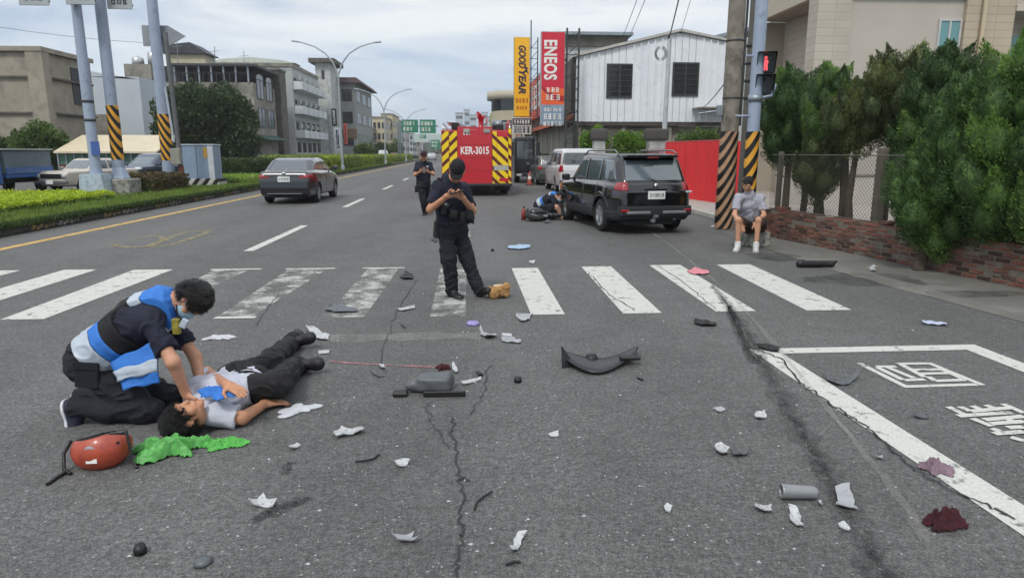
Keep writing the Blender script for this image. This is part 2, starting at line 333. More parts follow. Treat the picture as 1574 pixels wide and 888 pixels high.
# ================================================================ GROUND
def asphalt_mat():
    m = bpy.data.materials.new('asphalt'); m.use_nodes = True; t = m.node_tree; b = t.nodes['Principled BSDF']; L = t.links
    tc = t.nodes.new('ShaderNodeTexCoord')
    def nz(sc_, det=6, rough=.6, scale=(1, 1, 1), dist=0):
        mp = t.nodes.new('ShaderNodeMapping'); mp.inputs['Scale'].default_value = scale; L.new(tc.outputs['Object'], mp.inputs[0])
        n = t.nodes.new('ShaderNodeTexNoise'); n.inputs['Scale'].default_value = sc_; n.inputs['Detail'].default_value = det; n.inputs['Roughness'].default_value = rough; n.inputs['Distortion'].default_value = dist
        L.new(mp.outputs[0], n.inputs[0]); return n.outputs[0]
    def ramp(f, p0, c0, p1, c1):
        r = t.nodes.new('ShaderNodeValToRGB'); r.color_ramp.elements[0].position = p0; r.color_ramp.elements[0].color = (c0, c0, c0, 1); r.color_ramp.elements[1].position = p1; r.color_ramp.elements[1].color = (c1, c1, c1, 1); L.new(f, r.inputs[0]); return r.outputs[0]
    def mulc(a, c):
        x = t.nodes.new('ShaderNodeMixRGB'); x.blend_type = 'MULTIPLY'; x.inputs[0].default_value = 1; L.new(a, x.inputs[1]); L.new(c, x.inputs[2]); return x.outputs[0]
    sx = t.nodes.new('ShaderNodeSeparateXYZ'); L.new(tc.outputs['Object'], sx.inputs[0]); wv = t.nodes.new('ShaderNodeMath'); wv.operation = 'SINE'; ml = t.nodes.new('ShaderNodeMath'); ml.operation = 'MULTIPLY'; ml.inputs[1].default_value = 3.55; L.new(sx.outputs[0], ml.inputs[0]); L.new(ml.outputs[0], wv.inputs[0])
    base = t.nodes.new('ShaderNodeRGB'); base.outputs[0].default_value = (.113, .114, .111, 1)
    c = mulc(base.outputs[0], ramp(nz(.35, 5, .6, (1, .35, 1)), .3, .82, .7, 1.15))
    c = mulc(c, ramp(nz(2.2, 6, .6), .3, .88, .7, 1.1))
    c = mulc(c, ramp(nz(13, 6, .8), .34, .74, .68, 1.24))
    c = mulc(c, ramp(nz(38, 3, .8), .38, .66, .64, 1.32))
    c = mulc(c, ramp(nz(105, 3, .75), .36, .52, .66, 1.5))
    c = mulc(c, ramp(wv.outputs[0], -1.0 + 1.0, .965, 1.0, 1.05))   # polished wheel tracks run along the lanes
    v = t.nodes.new('ShaderNodeTexVoronoi'); v.inputs['Scale'].default_value = 46; L.new(tc.outputs['Object'], v.inputs[0])
    vs = t.nodes.new('ShaderNodeSeparateColor'); L.new(v.outputs['Color'], vs.inputs[0])
    gt = t.nodes.new('ShaderNodeMath'); gt.operation = 'GREATER_THAN'; gt.inputs[1].default_value = .965; L.new(vs.outputs[0], gt.inputs[0])
    lt = t.nodes.new('ShaderNodeMath'); lt.operation = 'LESS_THAN'; lt.inputs[1].default_value = .3; L.new(v.outputs['Distance'], lt.inputs[0])
    mm = t.nodes.new('ShaderNodeMath'); mm.operation = 'MULTIPLY'; L.new(gt.outputs[0], mm.inputs[0]); L.new(lt.outputs[0], mm.inputs[1])
    mk = t.nodes.new('ShaderNodeMath'); mk.operation = 'MULTIPLY'; mk.inputs[1].default_value = .75; L.new(mm.outputs[0], mk.inputs[0])
    mx = t.nodes.new('ShaderNodeMixRGB'); mx.inputs[2].default_value = (.30, .30, .29, 1); L.new(mk.outputs[0], mx.inputs[0]); L.new(c, mx.inputs[1]); c = mx.outputs[0]
    L.new(c, b.inputs['Base Color']); b.inputs['Roughness'].default_value = .78; b.inputs['Specular IOR Level'].default_value = .35
    bp = t.nodes.new('ShaderNodeBump'); bp.inputs['Strength'].default_value = .55; bp.inputs['Distance'].default_value = .006; L.new(nz(120, 3, .7), bp.inputs['Height']); L.new(bp.outputs[0], b.inputs['Normal'])
    return m
ASPH = asphalt_mat()
def decal_mat(name, col, alpha, scale, thr, soft, rough=.8, stretch=(1, 1, 1), fine=0):
    """worn paint or stain: a real coat on the road that has gone in places"""
    m = bpy.data.materials.new(name); m.use_nodes = True; t = m.node_tree; b = t.nodes['Principled BSDF']; L = t.links; b.inputs['Roughness'].default_value = rough; b.inputs['Specular IOR Level'].default_value = .3
    tc = t.nodes.new('ShaderNodeTexCoord'); mp = t.nodes.new('ShaderNodeMapping'); mp.inputs['Scale'].default_value = stretch; L.new(tc.outputs['Object'], mp.inputs[0])
    n = t.nodes.new('ShaderNodeTexNoise'); n.inputs['Scale'].default_value = scale; n.inputs['Detail'].default_value = 9; n.inputs['Roughness'].default_value = .72; L.new(mp.outputs[0], n.inputs[0])
    mr = t.nodes.new('ShaderNodeMapRange'); mr.inputs[1].default_value = thr - soft; mr.inputs[2].default_value = thr + soft; mr.inputs[3].default_value = alpha; mr.inputs[4].default_value = 0; L.new(n.outputs[0], mr.inputs[0])
    n2 = t.nodes.new('ShaderNodeTexNoise'); n2.inputs['Scale'].default_value = 70; n2.inputs['Detail'].default_value = 4; L.new(tc.outputs['Object'], n2.inputs[0])
    r = t.nodes.new('ShaderNodeValToRGB'); c = lin(col); r.color_ramp.elements[0].position = .3; r.color_ramp.elements[0].color = tuple(x * .78 for x in c[:3]) + (1,); r.color_ramp.elements[1].position = .6; r.color_ramp.elements[1].color = c; L.new(n2.outputs[0], r.inputs[0])
    L.new(r.outputs[0], b.inputs['Base Color']); L.new(mr.outputs[0], b.inputs['Alpha']); return m
PAINT = decal_mat('road_paint_white', '#c9cbc4', .93, 7, .61, .05)
PAINT_OLD = decal_mat('road_paint_worn', '#b9bbb5', .85, 3.2, .49, .07)
PAINT_THIN = decal_mat('road_paint_faded', '#bfc1bb', .75, 9, .43, .1)
PAINT_Y = decal_mat('road_paint_yellow', '#c9a866', .92, 6, .6, .07)
PAINT_Y2 = decal_mat('road_paint_yellow_faded', '#9d9270', .8, 7, .52, .1)
STAIN = decal_mat('oil_stain', '#222223', .27, 16, .50, .16, .6, (1, .6, 1))
STAIN2 = decal_mat('damp_stain', '#242424', .36, 2.6, .54, .16, .6)
DUST = decal_mat('pale_dust', '#a9a9a2', .32, 3, .53, .14, .9, (1, .3, 1))
CRACK = mat('crack_filler', '#26272a', .6, bump=.3)

def sheet(name, polys, z, m, kind='structure'):
    mb = MB()
    for p in polys: mb.add([(x, y, z) for x, y in p], [tuple(range(len(p)))])
    me = mb.mesh(name, fix=False)
    bm = bmesh.new(); bm.from_mesh(me)
    for f in bm.faces:
        f.normal_update()
        if f.normal.z < 0: f.normal_flip()
    bm.to_mesh(me); bm.free()
    return part(name, me, m, kind=kind)
sheet('ground', [[(-1800, -300), (1800, -300), (1800, 3600), (-1800, 3600)]], 0, ASPH)
def rect(x0, y0, x1, y1): return [(x0, y0), (x1, y0), (x1, y1), (x0, y1)]
def seg(p, q, w):
    p = np.array(p[:2], float); q = np.array(q[:2], float); d = (q - p) / np.linalg.norm(q - p); n = np.array([-d[1], d[0]]) * w / 2
    return [tuple(p - n), tuple(q - n), tuple(q + n), tuple(p + n)]
sheet('edge_line', [rect(-8.14, -6, -7.95, 300)], .004, PAINT_Y)
dash = [rect(-3.79, 11.7 + 10.0 * i - (.6 if i else 0), -3.62, 15.8 + 10.0 * i - .8 * (i > 0)) for i in range(20)]
sheet('lane_line', dash, .004, PAINT)
sheet('lane_line', [rect(-.10, 10.9, .08, 15.0), rect(-.1, 20.5, .08, 24.3)] + [rect(-.1, 31 + 10 * i, .08, 35 + 10 * i) for i in range(12)], .004, PAINT_OLD)
zx = [(-9.0, PAINT), (-7.9, PAINT), (-6.85, PAINT), (-5.85, PAINT), (-4.7, PAINT)]
good = [[(x, 6.86), (x + .46, 6.86), (x + .46, 9.95), (x, 9.95)] for x in (-9.95, -8.9, -7.85, -6.8, -5.75)] + [[(-4.68, 6.93), (-4.26, 6.93), (-4.2, 9.88), (-4.75, 9.88)]]
good += [[(.66, 6.78), (1.01, 6.78), (1.03, 9.66), (.65, 9.66)], [(1.62, 6.77), (2.03, 6.77), (2.12, 9.72), (1.68, 9.72)], [(2.62, 6.79), (3.05, 6.79), (3.18, 9.78), (2.71, 9.78)], [(3.6, 6.77), (4.09, 6.77), (4.24, 9.76), (3.73, 9.76)]]
sheet('crosswalk_stripes', good, .004, PAINT)
worn = [[(-3.5, 7.3), (-3.25, 7.0), (-3.1, 9.85), (-3.6, 9.85)], [(-2.55, 6.85), (-2.2, 6.85), (-2.0, 9.8), (-2.55, 9.8)], [(-1.45, 6.8), (-1.05, 6.8), (-.98, 9.8), (-1.42, 9.8)], [(-.38, 6.78), (-.02, 6.78), (.0, 9.72), (-.38, 9.72)]]
sheet('crosswalk_stripes', worn, .004, PAINT_OLD)
sheet('crosswalk_stripes', [rect(-3.66, 9.78, -2.95, 9.86), rect(-2.6, 9.76, -1.9, 9.84), rect(-1.5, 9.76, -.9, 9.83), rect(-2.56, 6.82, -2.15, 6.9)], .0055, PAINT)
# bay with its outline and characters
sheet('bay_outline', [[(2.40, 5.42), (2.62, 5.30), (2.66, -3), (2.46, -3)], rect(2.62, 5.27, 4.42, 5.42), rect(4.24, -3, 4.42, 5.27)], .004, PAINT)
def CH(*pts): return [tuple(G(1140 + a / 3.627, 500 + b / 3.627)[:2]) for a, b in pts]
strokes = [((655, 212), (925, 348)), ((905, 343), (1310, 331)), ((1040, 210), (1345, 335)), ((755, 235), (900, 306)), ((750, 231), (860, 231)), ((815, 236), (960, 296)), ((870, 216), (1040, 214)), ((890, 220), (1020, 290)), ((930, 250), (1115, 247)), ((985, 272), (1160, 268)), ((905, 308), (1020, 303)), ((1040, 288), (1080, 312)), ((1075, 312), (1245, 306)), ((1120, 250), (1250, 308)),
    ((1150, 456), (1262, 508)), ((1205, 508), (1500, 488)), ((1215, 456), (1275, 482)), ((1285, 452), (1340, 476)), ((1360, 447), (1425, 472)), ((1455, 440), (1574, 492)), ((1275, 482), (1500, 462)), ((1285, 522), (1395, 566)), ((1350, 530), (1574, 510)), ((1390, 552), (1574, 538)), ((1460, 515), (1540, 552)), ((1395, 578), (1440, 596)), ((1405, 608), (1574, 596)), ((1480, 574), (1574, 570)), ((1500, 628), (1574, 648))]
pl = []
for a, b in strokes:
    p, q = CH(a, b); pl.append(seg(p, q, .05))
for i, p in enumerate(pl): pass
mbp = MB()
for i, p in enumerate(pl): mbp.add([(x, y, .0042 + .00012 * i) for x, y in p], [(0, 1, 2, 3)])
part('bay_characters', mbp, PAINT, kind='structure')
def Z5(*pts): return [tuple(G(a / 3.748, 200 + b / 3.748)[:2]) for a, b in pts]
mbp = MB(); k = 0
for line in ([(700, 652), (650, 664), (752, 677), (862, 668), (948, 632), (930, 613), (850, 612), (775, 626)], [(835, 676), (1060, 590), (1205, 577), (1185, 596), (985, 662), (835, 678)], [(960, 580), (1080, 578)]):
    P = Z5(*line)
    for a, b in zip(P, P[1:]):
        mbp.add([(x, y, .0042 + .0001 * k) for x, y in seg(a, b, .14)], [(0, 1, 2, 3)]); k += 1
part('speed_limit_numerals', mbp, PAINT_Y2, kind='structure')
# stains, dust and cracks on the road
def ribbon(pts, w, z, jag=0, seed=0, sub=1):
    r = np.random.default_rng(seed); P = [np.array(p[:2], float) for p in pts]; Q = []
    for a, b in zip(P, P[1:]):
        for i in range(sub): Q.append(a + (b - a) * i / sub + r.normal(0, jag, 2))
    Q.append(P[-1]); vs = []; fs = []
    for i, p in enumerate(Q):
        d = Q[min(i + 1, len(Q) - 1)] - Q[max(i - 1, 0)]; d /= np.linalg.norm(d) + 1e-9; n = np.array([-d[1], d[0]]); ww = (w[min(i * len(w) // len(Q), len(w) - 1)] if isinstance(w, (list, tuple)) else w) * r.uniform(.5, 1.3) / 2
        vs += [(*(p - n * ww), z), (*(p + n * ww), z)]
    for i in range(len(Q) - 1): fs.append((2 * i, 2 * i + 2, 2 * i + 3, 2 * i + 1))
    return MB().add(vs, fs)
def blob(cx, cy, rx, ry, z, seed=0, n=28, rot=0):
    r = random.Random(seed); ph = [r.random() * 6 for _ in range(4)]; vs = []
    for i in range(n):
        a = 2 * math.pi * i / n; k = 1 + .16 * math.sin(2 * a + ph[0]) + .12 * math.sin(3 * a + ph[1]) + .08 * math.sin(7 * a + ph[2]); x, y = rx * k * math.cos(a), ry * k * math.sin(a)
        vs.append((cx + x * math.cos(rot) - y * math.sin(rot), cy + x * math.sin(rot) + y * math.cos(rot), z))
    return MB().add(vs, [tuple(range(n))])
def soft_stain(name, pts, w, m, z, seed=0):
    for i, s in enumerate((1.0, .5, .22)): part(name, ribbon(pts, w * s, z + .0004 * i, .01, seed + i, 8), m, kind='structure')
trail = [G(x, y) for x, y in ((1120, 470), (1150, 515), (1175, 560), (1200, 610), (1232, 665), (1268, 725), (1310, 800), (1345, 860), (1375, 920))]
soft_stain('oil_stain', trail, .17, STAIN, .0062, 3)
soft_stain('oil_stain', [G(x, y) for x, y in ((1095, 440), (1120, 470), (1140, 520), (1160, 560))], .10, STAIN2, .0072, 5)
part('oil_stain', blob(*G(1190, 395)[:2], .35, .5, .006, 4), STAIN2, kind='structure')
part('oil_stain', blob(*G(1330, 430)[:2], .9, .4, .006, 6), STAIN2, kind='structure')
part('oil_stain', blob(*G(1500, 452)[:2], .55, .22, .0066, 7), STAIN2, kind='structure')
soft_stain('damp_patch', [G(395, 800), G(425, 785), G(475, 765)], .09, STAIN2, .006, 8)
soft_stain('damp_patch', [G(440, 730), G(447, 712)], .05, STAIN2, .006, 9)
part('dust_patch', ribbon([G(x, y) for x, y in ((985, 345), (1040, 385), (1120, 450), (1200, 540), (1290, 650), (1400, 790), (1450, 888))], .05, .0085, .004, 2, 6), DUST, kind='structure')
part('dust_patch', ribbon([G(500, 520), G(620, 519), G(760, 516)], .25, .0055, .02, 12, 6), DUST, kind='structure')
part('dust_patch', ribbon([G(x, y) for x, y in ((1230, 395), (1300, 415), (1420, 450), (1574, 480))], .35, .0079, .02, 13, 6), DUST, kind='structure')
ck = [([(694, 640), (700, 680), (706, 730), (709, 790), (706, 830), (703, 888)], .011), ([(640, 430), (610, 480), (590, 530), (584, 560), (592, 572)], .008), ([(706, 735), (722, 740)], .012), ([(752, 560), (745, 600), (722, 640)], .007), ([(655, 620), (668, 655), (690, 690)], .006),
      ([(430, 450), (415, 470), (395, 500)], .008), ([(905, 420), (935, 452), (975, 478)], .012), ([(1010, 408), (1060, 440), (1100, 476)], .01)]
for i, (p, ww) in enumerate(ck): part('road_crack', ribbon([G(*q) for q in p], ww, .0068 + .0003 * i, .012, i, 9), CRACK, kind='structure')
cw = [[(1160, 536), (1200, 552), (1232, 590), (1262, 612), (1300, 636), (1345, 668), (1385, 705), (1430, 740), (1500, 770), (1560, 800)]]
for i, p in enumerate(cw): part('road_crack', ribbon([G(*q) for q in p], .013, .0092, .012, i + 40, 9), CRACK, kind='structure')
# pink scrape streak on the road
part('scrape_mark', ribbon([G(508, 556), G(560, 560), G(600, 562), G(690, 566)], .035, .006, .004, 21, 5), decal_mat('pink_scrape', '#b07a80', .85, 8, .55, .15), kind='structure')

# ---- right verge: concrete apron, beyond it the yard
CONC = mat('concrete_apron', '#696862', .9, var=.22, vs=1.2, bump=.5, bs=45, col2='#5c5c57', c2t=.52, c2w=.15)
sheet('verge', [[(5.35, 14.0), (6.0, 13.2), (6.7, 10.5), (6.97, 7.7), (7.6, 2), (8, -4), (5.9, -4), (5.65, 2), (5.5, 6), (5.15, 9.5)]], .0045, CONC)
PAVE = mat('pavement_slabs', '#9c948d', .85, var=.1, vs=4, bump=.2)
mb = MB(); mb.box((6.35, 14.9, 0), (12, 60, .12)); o = part('pavement', mb, PAVE, kind='structure')
for i in range(26): part('kerb_stone', MB().cbox((6.2, 14.9 + i * 1.0, 0), (6.345, 15.885 + i * 1.0, .125), .012), mat('kerb_concrete', '#a7a59e', .85, var=.15), parent=None, kind='structure')
YARD = mat('yard_concrete', '#8f8f88', .85, var=.12, vs=.6, bump=.2)
sheet('yard', [[(6.25, 14.88), (6.9, 11.3), (7.15, 8), (7.9, 2), (8.2, -4), (60, -4), (60, 14.88)]], .006, YARD)
# ---- central reserve with kerb, soil and grass
MX0, MX1 = -14.6, -9.2
SOIL = mat('soil', '#4a4a32', .95, var=.25, vs=5, bump=.8, bs=20)
mb = MB(); mb.box((MX0, 11.0, 0), (MX1 - .15, 260, .15)); part('median_soil', mb, SOIL, kind='structure')
KC = mat('kerb_worn', '#3e3d38', .9, var=.3, vs=3, bump=.5, col2='#2e3326', c2t=.55)
KY = mat('kerb_yellow_remnant', '#3e3d38', .9, var=.3, vs=3, bump=.5, col2='#a98a3c', c2t=.56, c2w=.04)
KW = mat('kerb_white_remnant', '#454440', .9, var=.3, vs=3, bump=.5, col2='#a8a69a', c2t=.56, c2w=.04)
ks = {}
for i in range(62):
    y = 11.0 + i * .98
    me = ks.setdefault(i % 3, MB().cbox((MX1 - .15, 0, 0), (MX1, .955, .2), .025).mesh('kerb_stone'))
    o = bpy.data.objects.new('kerb_stone', me if i else me); COL.objects.link(o); o.location = (0, y, .004 * (i * 7 % 3)); o['kind'] = 'structure'
    if not me.materials: me.materials.append((KC, KY, KW)[i % 3])
for i in range(62, 90):
    o = bpy.data.objects.new('kerb_stone', ks[0]); COL.objects.link(o); o.location = (0, 11 + i * .98, 0); o['kind'] = 'structure'
part('kerb', MB().box((MX1 - .15, 99.2, 0), (MX1, 260, .17)), KC, kind='structure')
part('kerb', MB().box((MX0 - .15, 11, 0), (MX0 - .002, 260, .17)), KC, kind='structure')
GRASS = mat('grass_blades', '#6c8438', .8, var=.35, vs=1.5, trans=.25)
def blades(name, n, fx, fy, fz, hgt, m, label, seed):
    r = np.random.default_rng(seed); P = np.stack([fx(r, n), fy(r, n), np.zeros(n)], 1); P[:, 2] = fz; N_ = np.zeros((n, 3)); N_[:, 2] = 1
    o = part(name, leaves_mesh(name, P, N_, hgt, .02, seed, .35), m); return tag(o, label, 'grass', kind='stuff')
# density falls with distance so blades stay about a pixel
def fy_(r, n): return 11.0 * (8.0) ** r.random(n)
blades('grass', 90000, lambda r, n: r.uniform(MX0 + .1, MX1 - .1, n), fy_, .15, .16, GRASS, 'short rough grass growing on the central reserve behind the kerb', 3)
blades('kerb_weeds', 46000, lambda r, n: MX1 - .02 + np.abs(r.normal(0, .12, n)) * -1 + .06, fy_, .14, .13, mat('weed_leaves', '#3f5228', .8, var=.3, trans=.2), 'low weeds spilling over the median kerb stones', 4)
# ================================================================ HEDGES AND SHRUBS
def leaf_box(lo, hi, n, ln, wd, seed, skip_bottom=True, rough=.05):
    r = np.random.default_rng(seed); lo = np.array(lo, float); hi = np.array(hi, float); d = hi - lo
    ar = np.array([d[1] * d[2], d[1] * d[2], d[0] * d[2], d[0] * d[2], d[0] * d[1] * 1.3]); f = r.choice(5, n, p=ar / ar.sum()); U = r.random((n, 3)); N_ = np.zeros((n, 3))
    for k, (ax, v) in enumerate(((0, 0), (0, 1), (1, 0), (1, 1), (2, 1))): q = f == k; U[q, ax] = v; N_[q, ax] = 1 if v else -1
    P = lo + U * d; bum = vnoise(P[:, 0] * 3, P[:, 1] * 3, P[:, 2] * 3, seed)[:, None]
    P = P + N_ * (bum * rough * 1.3 + r.normal(0, rough * .6, (n, 1))) - N_ * rough * .5
    return P, N_
HEDGE_Y = mat('hedge_leaves_yellow_green', '#98a83a', .55, var=.35, vs=3, trans=.3, col2='#5f7a26', c2t=.55)
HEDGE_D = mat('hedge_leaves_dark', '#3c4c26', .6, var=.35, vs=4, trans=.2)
TWIG = mat('twigs', '#3b3226', .9, var=.2)
def hedge(name, label, lo, hi, n, m, seed, ln=.045, wd=.03, group=None, core=.10, top=None):
    t = thing(name, label, 'hedge', ((lo[0] + hi[0]) / 2, (lo[1] + hi[1]) / 2, lo[2]), 0, group); c = np.array(t.location)
    P, N_ = leaf_box(np.array(lo) - c, np.array(hi) - c, n, ln, wd, seed)
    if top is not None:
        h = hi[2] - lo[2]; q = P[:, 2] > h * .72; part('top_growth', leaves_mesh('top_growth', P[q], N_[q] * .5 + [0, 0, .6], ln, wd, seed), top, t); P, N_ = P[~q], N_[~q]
    part('foliage', leaves_mesh('foliage', P, N_, ln, wd, seed + 1), m, t)
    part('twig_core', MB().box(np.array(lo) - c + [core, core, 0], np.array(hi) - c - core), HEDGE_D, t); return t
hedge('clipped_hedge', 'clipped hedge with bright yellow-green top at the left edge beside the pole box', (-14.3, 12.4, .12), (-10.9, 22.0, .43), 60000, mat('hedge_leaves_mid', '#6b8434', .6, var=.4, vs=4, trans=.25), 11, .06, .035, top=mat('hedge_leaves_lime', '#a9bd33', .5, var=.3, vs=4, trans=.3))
hedge('clipped_hedge', 'small reddish-brown shrub hedge between the two striped poles', (-13.2, 25.2, .12), (-11.2, 28.6, .80), 9000, mat('hedge_leaves_red', '#6a4c3c', .6, var=.5, vs=5, trans=.2, col2='#4b5a2c', c2t=.5), 12, .07, .05)
hedge('clipped_hedge', 'dark green clipped hedge left of the dark grey sedan', (-14.2, 36.5, .12), (-11.2, 41, 1.25), 12000, HEDGE_D, 13, .09, .06)
hedge('clipped_hedge', 'low bright green planting beside the striped cabinet plinth', (-13.8, 32.2, .12), (-10.4, 36.2, .48), 9000, mat('low_plants', '#8aa647', .6, var=.3, vs=4, trans=.3), 14, .09, .05)
y = 42.0
for i in range(9):
    L_ = 8.6 + i * .5
    hedge('roadside_hedge', ['long yellow-green hedge section right behind the dark grey sedan', 'yellow-green hedge section by the foot of the nearest street lamp', 'yellow-green hedge section after the nearest street lamp', 'mid-distance hedge section before the second street lamp', 'hedge section at the foot of the second street lamp', 'hedge section just beyond the second street lamp', 'far hedge section left of the rear officer', 'hedge section near the far end of the median', 'farthest hedge section of the median'][i],
          (-12.3, y, .12), (-10.3, y + L_ - .5, 1.35 - .02 * i), 9000 - 500 * i, HEDGE_Y if i % 2 else mat('hedge_leaves_green2', '#87994a', .6, var=.35, vs=2, trans=.3, col2='#4c6426', c2t=.56), 20 + i, .12, .08, 'hedge sections along the median')
    y += L_
# ================================================================ BRICK WALL, FENCE
WA, WB = np.array([6.05, 13.35]), np.array([7.62, 3.4]); wl = np.linalg.norm(WB - WA); wang = math.atan2(WB[1] - WA[1], WB[0] - WA[0])
wall = thing('brick_wall', 'low old red brick wall with crumbling top under the conifers', 'wall', (WA[0], WA[1], 0), wang)
BRM = [mat('brick_red', '#6a4236', .9, var=.25, vs=6, bump=.8, bs=50, col2='#5a4a42', c2t=.56), mat('brick_brown', '#50372f', .9, var=.25, vs=6, bump=.8, bs=50, col2='#8f8377', c2t=.6), mat('brick_orange', '#744c3e', .9, var=.25, vs=6, bump=.8, bs=50, col2='#4b3a34', c2t=.6), mat('brick_dark', '#443029', .9, var=.25, vs=6, bump=.8, bs=50)]
brm = []
for k in range(8):
    r = random.Random(k); mb = MB().cbox((0, -.105, 0), (.203, .105, .053), .007)
    mb.v = [(x + r.uniform(-.004, .004), y_ + r.uniform(-.006, .006), z + r.uniform(-.003, .003)) for x, y_, z in mb.v]
    me = mb.mesh('brick'); me.materials.append(BRM[k % 4]); brm.append(me)
part('mortar_core', MB().box((.01, -.097, 0), (wl, .097, .53)), mat('mortar', '#6d675d', .95, var=.2, vs=8, bump=.7), wall)
rr = random.Random(4); nb = 0; lots = []
for c in range(9):
    z = c * .0685 + .004; x = (.115 if c % 2 else 0) - .0
    while x < wl - .2:
        if not (c == 8 and rr.random() < .72) and not (c == 7 and rr.random() < .12) and not rr.random() < .012: lots.append((x + rr.uniform(-.004, .004), rr.uniform(-.007, .009), z))
        x += .2285
lots.sort(key=lambda p: -p[0])
for i, p in enumerate(lots):
    if i < 298:
        o = bpy.data.objects.new('brick', brm[rr.randrange(8)]); COL.objects.link(o); o.parent = wall; o.location = p; o.rotation_euler = (0, 0, rr.uniform(-.02, .02))
rest = [MB() for _ in range(4)]
for p in lots[298:]: rest[rr.randrange(4)].box((p[0], -.105 + p[1], p[2]), (p[0] + .215, .105 + p[1], p[2] + .057))
for k in range(4): part('brickwork', rest[k], BRM[k], wall, kind='stuff')
# chain-link fence standing on the wall
fence = thing('chain_link_fence', 'rusty chain link fence standing on the brick wall between the conifers', 'fence', (WA[0], WA[1], 0), wang)
mb = MB(); x = 0.15; step = .075; hh = 1.05
WIRE = mat('fence_wire', '#56584f', .6, metal=.6)
n = int((wl - .2) / step)
for i in range(-int(hh / step), n):
    for sgn in (1, -1):
        x0 = .1 + i * step + (0 if sgn > 0 else hh); x1 = x0 + sgn * hh; z0 = .55; z1 = .55 + hh
        a, b = (x0, z0), (x1, z1)
        def clip(a, b):
            (xa, za), (xb, zb) = a, b; lo_, hi_ = .1, wl - .1
            if xa > xb: xa, za, xb, zb = xb, zb, xa, za
            if xb < lo_ or xa > hi_: return None
            if xa < lo_: t = (lo_ - xa) / (xb - xa); za += (zb - za) * t; xa = lo_
            if xb > hi_: t = (hi_ - xa) / (xb - xa); zb = za + (zb - za) * t; xb = hi_
            return (xa, za), (xb, zb)
        q = clip(a, b)
        if q: mb.beam((q[0][0], .004 * sgn, q[0][1]), (q[1][0], .004 * sgn, q[1][1]), .0035)
part('wire_mesh', mb, WIRE, fence, kind='stuff')
for z in (.56, 1.60): part('rail', MB().tube([(.1, 0, z), (wl - .1, 0, z)], .009, 8), mat('fence_rail', '#6b6a60', .6, metal=.4), fence)
POSTM = mat('fence_post_concrete', '#5f5b50', .9, var=.25, vs=5, bump=.4)
for x in (.3, 5.2, 7.7, 9.6): part('post', MB().cbox((x - .05, .02, 0), (x + .04, .10, 1.66), .01), POSTM, fence)
px = G(1342, 391)
t = thing('fence_post', 'thick weathered grey concrete post in front of the brick wall', 'post', (px[0], px[1], 0), wang)
part('shaft', MB().cbox((-.065, -.08, 0), (.065, .06, 1.72), .012), POSTM, t)
# ================================================================ BUILDINGS
GLASS = mat('window_glass', '#20262b', .12, var=.3, vs=.4, spec=.8)
GLASS_L = mat('window_glass_teal', '#5f8f93', .15, var=.2, vs=.6, spec=.8)
FRAME = mat('window_frame_pale', '#b5b7b4', .5)
FRAME_D = mat('window_frame_dark', '#3a3c3d', .6)
def win_y(b, x0, x1, z0, z1, y, fm=FRAME, gm=GLASS, mull=1, s=-1, rail=True, fw=.06):
    """window in a wall facing -Y (s=-1); frame part, pane sub-part"""
    mb = MB(); w_ = fw; ya, yb = y + s * .07, y + s * .004
    ya, yb = min(ya, yb), max(ya, yb)
    for a, c in (((x0, z0), (x1, z0 + w_)), ((x0, z1 - w_), (x1, z1)), ((x0, z0 + w_), (x0 + w_, z1 - w_)), ((x1 - w_, z0 + w_), (x1, z1 - w_))): mb.box((a[0], ya, a[1]), (c[0], yb, c[1]))
    for i in range(mull): xm = x0 + (x1 - x0) * (i + 1) / (mull + 1); mb.box((xm - w_ / 2, ya + .005, z0 + w_), (xm + w_ / 2, yb, z1 - w_))
    f = part('window', mb, fm, b); part('pane', MB().box((x0 + w_, y + s * .03 - .008, z0 + w_), (x1 - w_, y + s * .03 + .008, z1 - w_)), gm, f); return f
def win_x(b, y0, y1, z0, z1, x, s=1, fm=FRAME, gm=GLASS, mull=1, fw=.06):
    mb = MB(); w_ = fw; xa, xb = sorted((x + s * .07, x + s * .004))
    for a, c in (((y0, z0), (y1, z0 + w_)), ((y0, z1 - w_), (y1, z1)), ((y0, z0 + w_), (y0 + w_, z1 - w_)), ((y1 - w_, z0 + w_), (y1, z1 - w_))): mb.box((xa, a[0], a[1]), (xb, c[0], c[1]))
    for i in range(mull): ym = y0 + (y1 - y0) * (i + 1) / (mull + 1); mb.box((xa + .005, ym - w_ / 2, z0 + w_), (xb - .005, ym + w_ / 2, z1 - w_))
    f = part('window', mb, fm, b); part('pane', MB().box((x + s * .03 - .008, y0 + w_, z0 + w_), (x + s * .03 + .008, y1 - w_, z1 - w_)), gm, f); return f
def wall_m(name, col, **k): return mat(name, col, .9, var=k.pop('var', .12), vs=k.pop('vs', .5), bump=.25, bs=12, **k)
C_BEIGE = wall_m('stucco_beige', '#969082', col2='#77726a', c2t=.6, c2w=.12)
C_CONC = wall_m('weathered_concrete', '#8d8a80', col2='#5f5e58', c2t=.55, c2w=.14, vs=.35)
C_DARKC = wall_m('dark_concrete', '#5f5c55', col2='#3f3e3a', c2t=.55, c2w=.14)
C_WHITE = wall_m('white_render', '#b9bcb9', col2='#8b8f8c', c2t=.58, c2w=.14)
C_TILEG = wall_m('grey_tile', '#8d908e', vs=1.5)
METALW = mat('white_sheet_metal', '#e2e8ed', .5, var=.05, vs=1.2, col2='#bcc0c0', c2t=.68, c2w=.1)
ROOFD = mat('dark_roof', '#3a3d42', .7, var=.15); STEEL = mat('galvanised_steel', '#8b949b', .45, metal=.5, var=.15)
